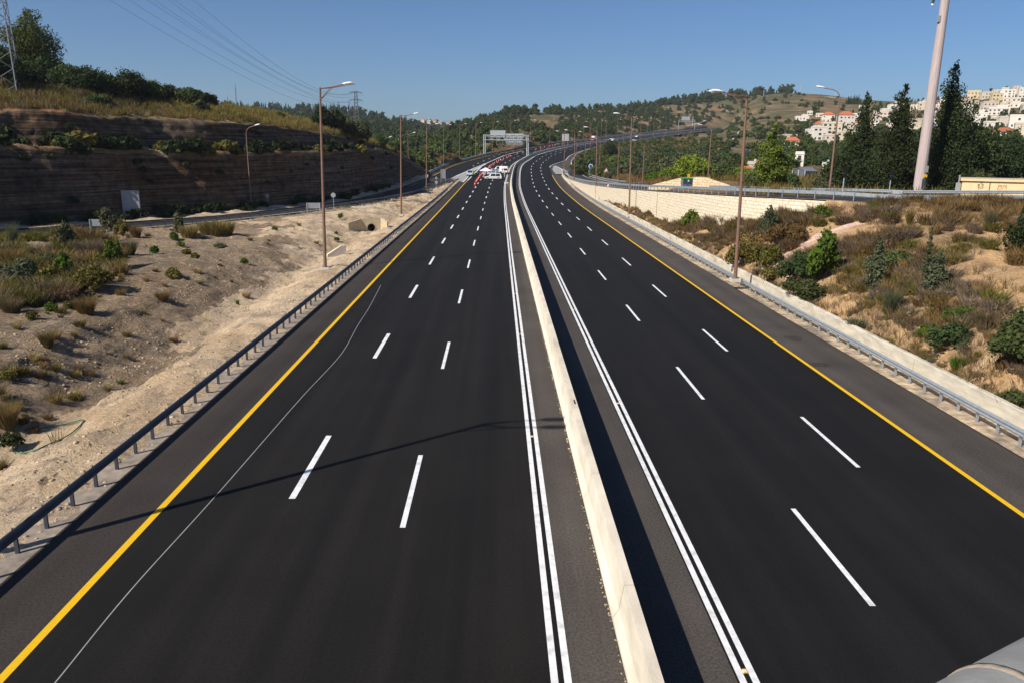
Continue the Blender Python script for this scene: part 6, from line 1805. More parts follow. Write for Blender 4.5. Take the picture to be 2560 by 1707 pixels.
# ------------------------------------------------------------------ hill trees: individuals, then the rest as one wood
def proto_set(fn, n, base): return [fn(np.random.default_rng(base+i)) for i in range(n)]
PINE_VF = proto_set(lambda r: crown_pine(8., 3.1, 1300, .56, r, .1, 10, .38, .3), 5, 100)
BUSHN_VF = proto_set(lambda r: crown_dome(3.4, 2.7, 1500, .36, r, 14, .02), 4, 250)
BUSHN_ME = [[leaf_mesh('foliage', v, L_[m]) for v in BUSHN_VF] for m in ('oak', 'olive')]
BUSH_VF = proto_set(lambda r: crown_dome(3.4, 2.7, 560, .55, r, 11, .02), 5, 200)
SPIRE_VF = proto_set(lambda r: crown_cypress(8., .9, 330, .5, r, None, 20, .12), 2, 310)
PINE_ME = [[leaf_mesh('foliage', v, L_[m]) for v in PINE_VF] for m in ('pine', 'far')]
BUSH_ME = [[leaf_mesh('foliage', v, L_[m]) for v in BUSH_VF] for m in ('oak', 'olive')]
SPIRE_ME = [leaf_mesh('foliage', v, L_['dark']) for v in SPIRE_VF]
PL = {'pine_tree': [], 'scrub_bush': [], 'spire': []}
HB_ = [(c[0], c[1], w) for c, w, h in HOUSES]
def clear(p):
    # keep roofs, roads and the motorway free
    for x, y, w in HB_:
        if (p[0]-x)**2+(p[1]-y-3)**2 < (w*.62+2.)**2: return False
        if 0 < y-p[1] < 26 and abs(p[0]-x*p[1]/y) < w*.55 and rg.random() < .8: return False
    j = int(np.argmin((MX-p[0])**2+(MY-p[1])**2)); s = MS[j]
    off = (p[0]-MX[j])*_ty[j]-(p[1]-MY[j])*_tx[j]
    if oleft(max(s, 240))-3 < off < oright(s)+3.5: return False
    return True
def nz(p, s, o=0.): return mn.noise(Vector((p[0]*s+o, p[1]*s, o)))
def scatter(L, n, rule):
    k = 0; tries = 0
    while k < n and tries < n*12:
        tries += 1
        u, v = rg.random(), rg.random(); p = L.ev(u, v); px_, py_ = proj(p)
        if px_ < -60 or px_ > 2640: continue
        r = rule(px_, py_, u, v, p)
        if r is None: continue
        kind, sc_, lab = r
        if not clear(p): continue
        PL[kind].append((p, sc_, lab, px_, py_)); k += 1
def rA(px, py, u, v, p):
    d = .75
    if 1325 < px < 1405 and 288 < py < 326: d = .08
    if 1405 < px < 1470 and 296 < py < 312: d = .25
    if px > 1700 and 240 < py < 300: d = .42
    if px > 1560 and 278 < py < 300: d = min(d, .45)
    if py > 335 and px < 1330: d *= .55
    if nz(p, .02, 3.) < -.12 and v < .85: d *= .35
    if v < .07: d *= .25
    if rg.random() > d: return None
    if v > .88: return ('pine_tree', rg.uniform(.75, 1.25), 'green pine in the wood along the crest of the hill beyond the curve')
    if rg.random() < (.62 if px < 1750 else .3): return ('pine_tree', rg.uniform(.6, 1.15), 'green pine on the wooded hillside behind the sign gantry' if px < 1430 else 'green pine on the hillside above the climbing road')
    return ('scrub_bush', rg.uniform(.6, 1.5), 'dark rounded bush on the hillside behind the sign gantry' if px < 1430 else 'dark rounded bush on the hillside above the climbing road')
scatter(T_hA, 1300, rA)
for i in range(150):                                              # dense crest wood
    u = rg.uniform(.28, .98); p = T_hA.ev(u, rg.uniform(.9, 1.)); px_, py_ = proj(p)
    if nz(p, .012, 8.) < -.3 and px_ < 1690: continue
    PL['pine_tree'].append((p, rg.uniform(.8, 1.45) if px_ > 1640 or px_ < 1400 else rg.uniform(.5, 1.), 'green pine in the wood along the crest of the hill beyond the curve', px_, py_))
for i in range(420):                                              # the thicker wood on the right part of the crest
    u = rg.uniform(.6, 1.); p = T_hA.ev(u, rg.uniform(.86, 1.)); px_, py_ = proj(p)
    if not (1690 < px_ < 2075) or rg.random() < .62: continue
    PL['pine_tree'].append((p, rg.uniform(.9, 1.7), 'green pine in the wood along the crest of the hill beyond the curve', px_, py_))
def rB(px, py, u, v, p):
    d = .5
    if p[1] < 240 and (px > 1750 or py > 440): return None
    if px < 1500 and py > 375: d = .12
    elif px < 1900 and 352 < py < 452: d = .95
    elif px < 1720 and py < 392 and px > 1540: d = .14
    if 1790 < px < 1890 and 370 < py < 400 : d = .3
    if py > 448: d = .08
    if 1840 < px < 1905 and 350 < py < 412: d = .12
    if px > 1880 and py < 300: d = .3
    if px > 2000 and py > 300: d = .9
    if rg.random() > d: return None
    if px > 2080 and py < 300 and rg.random() < .25: return ('spire', rg.uniform(.6, 1.), 'thin dark cypress among the village gardens')
    if px > 1880 and rg.random() < .35: return ('pine_tree', rg.uniform(.5, 1.), 'dark tree among the village houses and gardens')
    return ('scrub_bush', rg.uniform(.7, 1.5), 'dense rounded bush of the valley thicket inside the road curve' if px < 1900 else 'rounded garden bush among the village houses')
scatter(T_hB, 1500, rB)
for i in range(26):
    px_ = rg.uniform(2112, 2165); p = hit(px_, 262, [T_hB, T_hA])
    if p is not None: PL['spire'].append((p, rg.uniform(.9, 1.4), 'thin dark cypress in the row below the ridge right of the wood', px_, 262))
def rF(px, py, u, v, p):
    if nz(p, .008, 4.) < -.35 and rg.random() < .7: return None
    return ('pine_tree', rg.uniform(.8, 1.3), 'pine in the dense far wood on the left hills')
scatter(T_hF, 900, rF)
for i in range(70):
    u = rg.uniform(.1, .5); p = T_hF.ev(u, 1.); px_, py_ = proj(p)
    PL['spire'].append((p, rg.uniform(.9, 1.3), 'thin dark tree in the row along the far left ridge', px_, py_))
def rG(px, py, u, v, p): return ('pine_tree', rg.uniform(.9, 1.4), 'pine in the dense far wood on the left hills')
scatter(T_hG, 260, rG)
kinds = {'pine_tree': ('pine_tree', 'tree', 300), 'scrub_bush': ('scrub_bush', 'bush', 300), 'spire': ('garden_cypress', 'tree', 120)}
woodV, woodF, woodM = [], [], []
nb = 0
for kname, (nm, cat, cap) in kinds.items():
    Lp = [q for q in PL[kname] if -40 < q[3] < 2600]
    Lp.sort(key=lambda q: np.linalg.norm(q[0]-CAM)/q[1])
    for i, (p, s_, lab, px_, py_) in enumerate(Lp):
        far = 'far wood' in lab
        if i < cap and not far:
            me = (PINE_ME[0][i % 5] if kname == 'pine_tree' else BUSH_ME[int(rg.random() < .3)][i % 5] if kname == 'scrub_bush' else SPIRE_ME[i % 2])
            if kname == 'scrub_bush' and p[1] < 420: me = BUSHN_ME[int(rg.random() < .35)][i % 4]
            o = linkmesh(nm, me, None, p-np.array([0, 0, .3])); o.rotation_euler = (0, 0, rg.random()*6.28); o.scale = (s_, s_, s_*rg.uniform(.85, 1.2))
            tag(o, lab, cat, lab.split(' ', 1)[1] if False else 'trees and bushes: '+lab[:60])
        else:
            V, Fq = (PINE_VF[i % 5] if kname == 'pine_tree' else BUSH_VF[i % 5] if kname == 'scrub_bush' else SPIRE_VF[i % 2])
            if far:
                keep = np.arange(0, len(Fq), 2); V = V.reshape(-1, 4, 3)[keep]; c_ = V.mean(1, keepdims=True); V = (c_+(V-c_)*1.45).reshape(-1, 3); Fq = np.arange(len(V)).reshape(-1, 4)
            a = rg.random()*6.28; ca, sa = math.cos(a), math.sin(a)
            W = np.stack([V[:, 0]*ca-V[:, 1]*sa, V[:, 0]*sa+V[:, 1]*ca, V[:, 2]], 1)*s_+p-np.array([0, 0, .3])
            woodV.append(W); woodF.append(Fq+nb); woodM.append(np.full(len(Fq), 1 if far else 0 if kname != 'spire' else 2)); nb += len(V)
if woodV:
    o = linkmesh('far_wood', npmesh('far_wood', np.concatenate(woodV), np.concatenate(woodF), [L_['pine'], L_['far'], L_['dark']], np.concatenate(woodM)))
    tag(o, 'the remaining far pines and bushes covering the distant hills', 'wood', kind='stuff')

# ------------------------------------------------------------------ shrubs on the two road verges, one by one
def z8(X, Y): return (1600+X/2.45, 480+Y/2.45)
def z3(X, Y): return (X/3.672, 400+Y/3.672)
def shrub(px, pyb, wpx, hpx, fn, m, label, name='shrub', lofts=None, cat='shrub', sink=.05):
    p = hit(px, pyb, lofts)
    if p is None: return
    kk = np.linalg.norm(p-CAM)/1897.7
    R, h = wpx*kk/2, hpx*kk
    o = linkmesh(name, leaf_mesh('foliage', snug(fn(h, R), h, R), L_[m]), None, p-np.array([0, 0, sink]))
    return tag(o, label, cat)
dome = lambda n, s: (lambda h, R: crown_dome(h, R, n, s, rg, 18, .02))
bru = lambda n, s: (lambda h, R: brushy(h, R, n, s, rg))
con = lambda n, s: (lambda h, R: crown_cypress(h, R, n, s, rg, [(0, .5), (.2, 1.), (.5, .8), (.8, .45), (1., .06)], 40, .3))
tuf = lambda n, s, l=.6: (lambda h, R: tuft(h, R, n, s, rg, l))
RV = [T_right]; LV = [T_left]
for X0, X1, Y0, Y1, fn, m, lb in (
    (845, 1090, 370, 560, dome(5200, .13), 'oak', 'large dense dark green bush beside the pinkish paved channel'),
    (1030, 1200, 250, 560, dome(2200, .17), 'fresh', 'light green leafy sapling rising behind the large dark bush'),
    (880, 1200, 540, 640, dome(2400, .12), 'oak', 'low spreading green bush below the large dark bush'),
    (720, 855, 95, 270, con(3000, .13), 'grey', 'upright grey green bush near the stone wall in the middle of the slope'),
    (245, 365, 112, 232, dome(1500, .2), 'fresh', 'bright green small tree right against the stone wall behind the lamp'),
    (1065, 1165, 88, 165, dome(1100, .15), 'fresh', 'small bright shrub on the slope edge below the end of the stone wall'),
    (1370, 1485, 300, 612, con(3800, .11), 'grey', 'grey green young conifer in the middle of the brown slope'),
    (1735, 1872, 395, 622, con(3000, .12), 'grey', 'blue grey young conifer beside a thin dead spire'),
    (1718, 1768, 245, 545, con(1300, .09), 'olive', 'very thin tall dry cypress spire on the brown slope'),
    (2250, 2380, 140, 382, con(3800, .12), 'dark', 'dark cypress bush at the right picture edge high on the slope'),
    (1465, 1595, 590, 772, tuf(900, .025, .7), 'grey', 'grey green broom fanning upwards low on the brown slope'),
    (1880, 2045, 705, 790, dome(1300, .1), 'fresh', 'bright green low patch of shrub on the right slope'),
    (1695, 1770, 820, 900, dome(700, .09), 'fresh', 'small bright green shrub left of the green undergrowth'),
    (1770, 1990, 820, 960, dome(2200, .1), 'oak', 'green undergrowth spreading right of the small bright shrub'),
    (1888, 1985, 1005, 1092, tuf(260, .06, 1.), 'fresh', 'bright green fern like plant above the scattered boulders'),
    (2170, 2400, 770, 1100, dome(6000, .11), 'oak', 'large dark leafy bush at the right picture edge'),
    (2240, 2400, 1220, 1300, dome(1200, .09), 'oak', 'green bush at the lower right edge above the low wall'),
    (540, 720, 300, 470, dome(3000, .12), 'moss', 'mossy olive mound shrub just right of the tall lamp'),
    (690, 860, 320, 470, dome(2600, .12), 'moss', 'mossy olive mound shrub left of the paved channel'),
    (600, 800, 250, 330, dome(1800, .13), 'rustbr', 'rusty brown mound above the olive mound shrubs'),
    (770, 1010, 190, 330, dome(2600, .13), 'rustbr', 'broad rusty brown brush below the upright grey green bush'),
    (745, 880, 455, 540, dome(1300, .1), 'moss', 'small olive bush left of the large dark green bush'),
    (1470, 1560, 885, 950, tuf(300, .03, 1.2), 'yellowgr', 'yellow green tuft spilling over the low wall'),
    (1250, 1400, 770, 850, tuf(420, .03, 1.), 'grey', 'pale grey green tuft just above the low wall'),
    (1295, 1345, 72, 115, tuf(200, .05, .6), 'fresh', 'green tuft at the right end of the stone wall, left one'),
    (1412, 1468, 66, 108, tuf(220, .05, .6), 'fresh', 'green tuft at the right end of the stone wall, right one'),
    (1610, 1680, 110, 205, bru(500, .14), 'moss', 'yellowish green bush on the upper edge of the brown slope'),
    (1485, 1700, 370, 480, dome(1800, .12), 'oak', 'dull green low shrubs right of the grey green conifer'),
    (2090, 2190, 130, 225, bru(600, .13), 'olive', 'grey olive shrub on the upper right slope'),
    (2230, 2352, 20, 90, tuf(260, .05, .8), 'grey', 'blue green feathery bush before the far guardrail at the right edge')):
    x0, y0 = z8(X0, Y0); x1, y1 = z8(X1, Y1)
    shrub((x0+x1)/2, y1-2, x1-x0, y1-y0, fn, m, lb, 'young_conifer' if 'conifer' in lb or 'cypress' in lb else 'shrub', RV)
for X0, X1, Y0, Y1, fn, m, lb in (
    (945, 1085, 465, 680, dome(2200, .13), 'olive', 'tall olive bush hiding part of the small sign on the left slope'),
    (535, 690, 600, 840, dome(1800, .13), 'olive', 'grey olive bush left of the tall one by the ramp guardrail'),
    (1065, 1200, 560, 720, dome(1600, .13), 'moss', 'olive bush just right of the tall olive bush'),
    (1595, 1690, 495, 705, dome(1100, .13), 'olive', 'slender olive bush in front of the ramp guardrail'),
    (80, 190, 590, 825, bru(900, .14), 'grey', 'pale grey green bush near the left edge by the ramp guardrail'),
    (1560, 1640, 660, 745, dome(500, .12), 'fresh', 'small bright shrub at the foot of the slender olive bush'),
    (985, 1130, 750, 985, dome(1800, .12), 'fresh', 'bright green upright shrub in the left thicket'),
    (1110, 1280, 730, 880, bru(900, .12), 'olive', 'grey brown shrub right of the bright upright shrub'),
    (535, 670, 880, 1110, dome(1700, .12), 'fresh', 'bright green shrub in the middle of the left thicket'),
    (700, 1040, 980, 1190, dome(4200, .12), 'moss', 'wide yellow green shrub at the front of the left thicket'),
    (840, 1020, 870, 990, dome(1300, .12), 'moss', 'yellow green shrub behind the wide one'),
    (330, 560, 870, 1010, dome(2000, .12), 'oak', 'dark green shrub left of the bright middle one'),
    (250, 345, 830, 905, dome(700, .11), 'fresh', 'small bright shrub standing behind the dark green one'),
    (30, 330, 930, 1160, dome(2800, .12), 'olive', 'broad olive shrub at the left picture edge'),
    (330, 560, 1000, 1170, dome(2200, .12), 'moss', 'olive yellow shrub at the front left of the thicket'),
    (1520, 1695, 990, 1090, dome(1300, .09), 'moss', 'dry green mound alone on the stony slope'),
    (1665, 1750, 815, 870, dome(600, .09), 'moss', 'small green mound above the stony slope, left of a pair'),
    (1755, 1830, 850, 910, dome(600, .09), 'moss', 'small green mound above the stony slope, right of a pair'),
    (1385, 1460, 790, 868, dome(500, .11), 'fresh', 'bright green shrub on the orange soil'),
    (1625, 1700, 748, 798, dome(500, .1), 'fresh', 'low bright shrub right of the orange soil'),
    (1960, 2070, 760, 810, dome(600, .09), 'grey', 'grey blue low shrub on the pale slope'),
    (2215, 2280, 895, 960, dome(400, .09), 'fresh', 'small green shrub on the pale slope near the tall lamp'),
    (2110, 2150, 1090, 1130, tuf(120, .03, .8), 'fresh', 'small green weed on the pale slope, lower one'),
    (1955, 1990, 1060, 1090, tuf(110, .03, .8), 'fresh', 'tiny green weed on the pale slope, upper one'),
    (2160, 2205, 1280, 1330, tuf(130, .03, .8), 'fresh', 'green weed at the edge of the ditch'),
    (430, 525, 1310, 1382, dome(500, .07), 'fresh', 'round green weed low on the left slope'),
    (250, 350, 1390, 1470, dome(500, .07), 'moss', 'dull green weed left of the round one'),
    (590, 700, 1300, 1380, dome(600, .07), 'moss', 'olive weed beside the brown bush low on the left slope'),
    (680, 900, 1260, 1420, bru(1500, .08), 'rustbr', 'rusty brown dry bush low on the left slope'),
    (1420, 1570, 1200, 1290, bru(800, .08), 'rustbr', 'brown dry bush on the stony slope above the ditch'),
    (1640, 1830, 600, 715, tuf(900, .035, .7), 'straw', 'straw coloured grass clump right of the slender olive bush'),
    (1830, 2160, 565, 690, tuf(1500, .035, .6), 'rustbr', 'long brown dry grass clump by the ramp guardrail'),
    (1180, 1320, 600, 720, bru(900, .12), 'rustbr', 'rusty bush behind the left thicket'),
    (1755, 1885, 670, 730, bru(500, .09), 'drygrey', 'grey dead brush in front of the long grass clump'),
    (0, 230, 830, 960, bru(1400, .12), 'rustbr', 'brown brush behind the broad olive shrub at the left edge'),
    (690, 980, 740, 880, bru(1500, .12), 'drygrey', 'grey brown brush in the back of the left thicket'),
    (0, 220, 1270, 1400, bru(1300, .08), 'dry', 'dark brown dry brush low at the left picture edge'),
    (140, 215, 1270, 1330, dome(300, .07), 'fresh', 'bright weed above the dark brown brush')):
    x0, y0 = z3(X0, Y0); x1, y1 = z3(X1, Y1)
    shrub((x0+x1)/2, y1-1, x1-x0, y1-y0, fn, m, lb, 'shrub', LV)
def z9(X, Y): return (X/2.45, 827+Y/2.45)
for X0, X1, Y0, Y1, fn, m, lb in (
    (-40, 130, 440, 590, tuf(1500, .02, .8), 'straw', 'straw coloured bush at the left edge above the hose'), (10, 130, 620, 720, dome(800, .06), 'oak', 'dark green weed inside the hose loop'),
    (-40, 50, 780, 850, bru(600, .06), 'rustbr', 'small brown bush at the left edge below the hose'), (240, 350, 0, 100, bru(900, .08), 'rustbr', 'brown bush in the upper part of the gravelly slope'),
    (715, 765, 290, 328, tuf(160, .02, .8), 'fresh', 'single green weed on the gravel above the guardrail'), (430, 480, 0, 40, bru(300, .07), 'rustbr', 'small brown bush at the top of the gravelly slope'),
    (-30, 90, 240, 300, dome(400, .07), 'moss', 'olive weed at the left edge above the straw bush')):
    x0, y0 = z9(X0, Y0); x1, y1 = z9(X1, Y1); shrub((x0+x1)/2, y1-1, x1-x0, y1-y0, fn, m, lb, 'shrub', LV)
# green shrubs on the pale verge by the tall lamp
for px_, py_, w_, h_, lb in ((853, 548, 18, 16, 'leafy green shrub between the tall lamp and the culvert'), (686, 575, 14, 10, 'green weed left of the tall lamp on the pale slope'), (842, 604, 14, 12, 'green weed just right of the tall lamp pole'), (875, 563, 8, 8, 'tiny weed just left of the culvert'), (840, 585, 9, 8, 'tiny weed right behind the tall lamp pole')):
    shrub(px_, py_, w_, h_, dome(420, .09), 'fresh', lb, 'shrub', LV)

# dry brush cover of the two slopes: individual low shrubs of two looks
DRY = {'dry': [leaf_mesh('foliage', brushy(.55, .6, 260, .1, np.random.default_rng(400+i)), L_['dry']) for i in range(4)],
       'grey': [leaf_mesh('foliage', brushy(.5, .6, 260, .1, np.random.default_rng(410+i)), L_['drygrey']) for i in range(4)],
       'rust': [leaf_mesh('foliage', brushy(.6, .65, 280, .1, np.random.default_rng(420+i)), L_['rustbr']) for i in range(3)],
       'straw': [leaf_mesh('foliage', tuft(.7, .6, 160, .03, np.random.default_rng(430+i), .7), L_['straw']) for i in range(3)],
       'moss': [leaf_mesh('foliage', brushy(.5, .55, 280, .1, np.random.default_rng(440+i)), L_['moss']) for i in range(2)]}
LABS = {'dry': 'low brown dry shrub in the brush covering the right slope', 'grey': 'low greyish dead shrub in the brush covering the right slope', 'rust': 'low rusty shrub in the brush covering the right slope', 'straw': 'low straw coloured tuft in the brush covering the right slope', 'moss': 'low olive shrub in the brush covering the right slope'}
def onchan(x, y, t): return 1905 < x < 2170 and -8 < y-np.interp(x, [1922, 1947, 2008, 2069, 2151], [672, 651, 619, 590, 564]) < t
def nearleft(p): return p[0]
def nearv(p):
    j = int(np.argmin((MX-p[0])**2+(MY-p[1])**2)); off = (p[0]-MX[j])*_ty[j]-(p[1]-MY[j])*_tx[j]
    return max(.35, min(1., (off-18.2)/2.2))
cand = []
t_ = 0
while len(cand) < 1350 and t_ < 15000:
    t_ += 1
    u, v = rg.random(), rg.uniform(.075, .99); p = T_right.ev(u, v); px_, py_ = proj(p)
    if not (1480 < px_ < 2620 and 440 < py_ < 1200): continue
    d = .95
    if nz(p, .16, 2.) > .22: d = .25                     # bare soil showing
    if 2010 < px_ < 2330 and 500 < py_ < 600: d *= .3
    if onchan(px_, py_, 30): continue
    if rg.random() > d: continue
    cand.append((p, px_, py_))
cand.sort(key=lambda q: np.linalg.norm(q[0]-CAM))
step_ = len(cand)
for i, (p, px_, py_) in enumerate(cand):
    r_ = rg.random(); g = nz(p, .1, 7.)
    kind = 'grey' if r_ < .3+g*.4 else 'dry' if r_ < .56 else 'rust' if r_ < .7 else 'moss' if r_ < .9 else 'straw'
    if py_ < 560 and px_ > 2280: kind = 'straw' if r_ < .55 else 'rust'
    me = DRY[kind][i % len(DRY[kind])]
    if i < 290:
        v_ = nearv(p); bush(me, 'dry_shrub', LABS[kind], p-np.array([0, 0, .04]), rg.uniform(.65, 1.5)*v_, 'low dry shrubs covering the right slope')
    else:
        PL.setdefault('stuff', []).append((me, p, rg.uniform(.7, 1.7)*nearv(p)))
V_, F_l, M_, n_ = [], [], [], 0
def mesh_np(me):
    v = np.empty(len(me.vertices)*3, np.float32); me.vertices.foreach_get('co', v); f_ = np.empty(len(me.loops), np.int32); me.loops.foreach_get('vertex_index', f_)
    return v.reshape(-1, 3), f_.reshape(-1, 4)
def stuff_mesh(name, items, label, cat):
    """items: (mesh, position, scale) merged into one mass"""
    V, Fl, Mi, mats, n = [], [], [], [], 0
    cache = {}
    for me, p, s in items:
        if me.name not in cache: cache[me.name] = mesh_np(me)
        v, f_ = cache[me.name]; m_ = me.materials[0]
        if m_ not in mats: mats.append(m_)
        a = rg.random()*6.28; ca, sa = math.cos(a), math.sin(a)
        V.append(np.stack([v[:, 0]*ca-v[:, 1]*sa, v[:, 0]*sa+v[:, 1]*ca, v[:, 2]], 1)*s+p); Fl.append(f_+n); Mi.append(np.full(len(f_), mats.index(m_))); n += len(v)
    o = linkmesh(name, npmesh(name, np.concatenate(V), np.concatenate(Fl), mats, np.concatenate(Mi)))
    return tag(o, label, cat, kind='stuff')
LABL = {'dry': 'low brown dry shrub in the thicket on the left slope', 'grey': 'low greyish shrub in the thicket on the left slope', 'rust': 'low rusty shrub in the thicket on the left slope', 'straw': 'low straw tuft in the thicket on the left slope', 'moss': 'low olive shrub in the thicket on the left slope'}
k_ = 0; t_ = 0
while k_ < 120 and t_ < 4000:
    t_ += 1
    px_, py_ = rg.uniform(-30, 330), rg.uniform(585, 770)
    if py_ > 640+ (330-px_)*.45+30 or (px_ > 285 and py_ < 640): continue
    p = hit(px_, py_, LV)
    if p is None: continue
    r_ = rg.random(); kind = 'moss' if r_ < .6 else 'grey' if r_ < .75 else 'rust' if r_ < .88 else 'dry' if r_ < .97 else 'straw'
    bush(DRY[kind][k_ % len(DRY[kind])], 'slope_shrub', LABL[kind], p-np.array([0, 0, .05]), rg.uniform(1., 2.3), 'low shrubs of the thicket on the left slope'); k_ += 1
for i in range(190):
    px_, py_ = rg.uniform(-20, 900), rg.uniform(560, 1080); p = hit(px_, py_, LV)
    if p is None or (px_ > 330 and rg.random() < .6): continue
    if nearleft(p) > -18: continue
    kind = ('rust', 'dry', 'straw', 'moss')[int(rg.integers(0, 4))]
    bush(DRY[kind][0], 'slope_weed', 'small scattered dry weed on the stony left slope', p, rg.uniform(.2, .7), 'scattered weeds on the left slope')
stuff_mesh('dry_undergrowth', PL['stuff'], 'the rest of the dry undergrowth on the farther right slope', 'undergrowth')
# thin dry grass and weeds over both slopes and the hilltop
TU = [tuft(.42, .35, 14, .018, np.random.default_rng(500+i), .8) for i in range(4)]
TUM = {}
def tm(k, i, m):
    key = (k, i, m)
    if key not in TUM: TUM[key] = leaf_mesh('grass', TU[i], L_[m])
    return TUM[key]
items = []
for i in range(5200):
    u, v = rg.random(), rg.uniform(.02, .99); p = T_right.ev(u, v); px_, py_ = proj(p)
    if not (1480 < px_ < 2600 and 440 < py_ < 1150): continue
    if nz(p, .3, 1.) > .3 or onchan(px_, py_, 16): continue
    g = rg.random(); items.append((tm(0, i % 4, 'straw' if g < .3 else 'drygrey' if g < .6 else 'rustbr' if g < .85 else 'moss'), p, rg.uniform(.6, 1.5)))
for i in range(900):                                     # taller straw along the upper edge at the right
    u = rg.uniform(.12, .42); v = rg.uniform(.72, .98); p = T_right.ev(u, v); px_, py_ = proj(p)
    if not (2270 < px_ < 2620): continue
    items.append((tm(0, i % 4, 'straw' if rg.random() < .4 else 'rustbr'), p, rg.uniform(.6, 1.05)))
stuff_mesh('dry_grass', items, 'dry grass and weeds covering the right slope', 'grass')
items = []
for i in range(2600):
    u, v = rg.random(), rg.uniform(.2, .97); p = T_left.ev(u, v); px_, py_ = proj(p)
    if not (-60 < px_ < 1000): continue
    thick = ((px_ < 330 and 590 < py_ < 760) or rg.random() < .09)
    if not thick or nz(p, .25, 1.) > .25: continue
    g = rg.random(); items.append((tm(0, i % 4, 'straw' if g < .16 else 'rustbr' if g < .5 else 'moss' if g < .85 else 'olive'), p, rg.uniform(.5, 1.3)))
stuff_mesh('dry_grass', items, 'thin dry grass on the left slope', 'grass')
items = []
HG = [tuft(1.15, .7, 18, .05, np.random.default_rng(520+i), .5) for i in range(3)]
hgm = [[leaf_mesh('grass', HG[i], L_[m]) for i in range(3)] for m in ('yellowgr', 'straw', 'rustbr', 'moss', 'drygrey')]
for i in range(5200):
    u, v = rg.random(), rg.uniform(39/(nv-1), .93); p = T_cut.ev(u, v); px_, py_ = proj(p)
    if not (-60 < px_ < 1000): continue
    t = (v*(nv-1)-39)/14.
    k = 0 if rg.random() < (.15+.5*(px_ > 420)+.2*(t > .5)) else (1 if rg.random() < .4 else 2)
    if px_ < 430 and k == 1: k = 3 if rg.random() < .5 else 4
    items.append((hgm[k][i % 3], p, rg.uniform(.35, .95)))
stuff_mesh('hill_grass', items, 'yellow green grass on top of the rock cutting', 'grass')
items = []
for i in range(2600):
    u, v = rg.random(), rg.uniform(.0, .3); p = T_hB.ev(u, v); px_, py_ = proj(p)
    if not (1440 < px_ < 2600 and py_ > 395): continue
    if (1600 < px_ < 1850 and p[1] < 124) or (px_ > 2370 and p[1] < 92): continue
    k = 3 if (px_ > 1750 and rg.random() < .4) else 0 if (px_ > 1750 and rg.random() < .7) else (1 if rg.random() < .4 else 2)
    items.append((hgm[k][i % 3], p, rg.uniform(.5, 1.2)*(1+.0015*p[1])))
for i in range(1500):                                    # pale reeds by the far road, ochre grass at the roadside
    u, v = rg.uniform(.1, .42), rg.uniform(.55, 1.); p = T_hB.ev(u, v); px_, py_ = proj(p)
    if not (1500 < px_ < 1730 and 335 < py_ < 395) or not clear(p): continue
    items.append((hgm[1][i % 3], p, rg.uniform(1.6, 3.)))
for i in range(1900):
    s_ = rg.uniform(238, 620); o_ = oleft(s_)-rg.uniform(1., 9.); q = med(s_, o_); z = down(q[0], q[1], [T_hA, T_hF])
    if z is None: continue
    items.append((hgm[1 if rg.random() < .6 else 2][i % 3], np.array([q[0], q[1], z]), rg.uniform(.8, 1.6)))
stuff_mesh('meadow_grass', items, 'tall dry and green grass beyond the ramps and along the far road', 'grass')

# ------------------------------------------------------------------ stones
def stone_mesh(name, r, m):
    v = []; ph = (1+5**.5)/2
    ico = [(-1, ph, 0), (1, ph, 0), (-1, -ph, 0), (1, -ph, 0), (0, -1, ph), (0, 1, ph), (0, -1, -ph), (0, 1, -ph), (ph, 0, -1), (ph, 0, 1), (-ph, 0, -1), (-ph, 0, 1)]
    for q in ico:
        s = (.5+.28*r.random()); v.append((q[0]*s*.6, q[1]*s*.55, q[2]*s*.42))
    F3 = [(0, 11, 5), (0, 5, 1), (0, 1, 7), (0, 7, 10), (0, 10, 11), (1, 5, 9), (5, 11, 4), (11, 10, 2), (10, 7, 6), (7, 1, 8), (3, 9, 4), (3, 4, 2), (3, 2, 6), (3, 6, 8), (3, 8, 9), (4, 9, 5), (2, 4, 11), (6, 2, 10), (8, 6, 7), (9, 8, 1)]
    me = bpy.data.meshes.new(name); me.from_pydata(v, [], F3); me.materials.append(m); me.update(); return me
ST = [stone_mesh('boulder', np.random.default_rng(600+i), M['boulder']) for i in range(5)]
for i, (X, Y, s) in enumerate(((1560, 950, 14), (1590, 965, 10), (1632, 985, 18), (1688, 1015, 14), (1770, 1050, 22), (1800, 1075, 18), (1825, 1035, 20), (1858, 1048, 12), (1842, 1080, 12), (2010, 985, 30), (1885, 1108, 12), (1930, 1135, 16), (1945, 1150, 14), (1985, 1168, 13), (2030, 1180, 14), (2045, 1150, 20), (2100, 1140, 18), (2068, 1205, 14), (1050, 702, 8), (1150, 760, 8), (960, 285, 20), (510, 265, 22), (940, 645, 8))):
    p = hit(*z8(X, Y), RV)
    if p is None: continue
    o = linkmesh('boulder', ST[i % 5], None, p+np.array([0, 0, .02])); s_ = s/2.45*np.linalg.norm(p-CAM)/1897.7*.62; o.scale = (s_*1.25, s_, s_); o.rotation_euler = (0, 0, rg.random()*6)
    tag(o, {9: 'largest limestone boulder above the scattered stones', 20: 'pale boulder high on the slope near the paved channel', 21: 'pale boulder below the brown brush near the lamp'}.get(i, 'pale limestone boulder among those scattered above the low wall'), 'boulder', 'limestone boulders on the right slope')
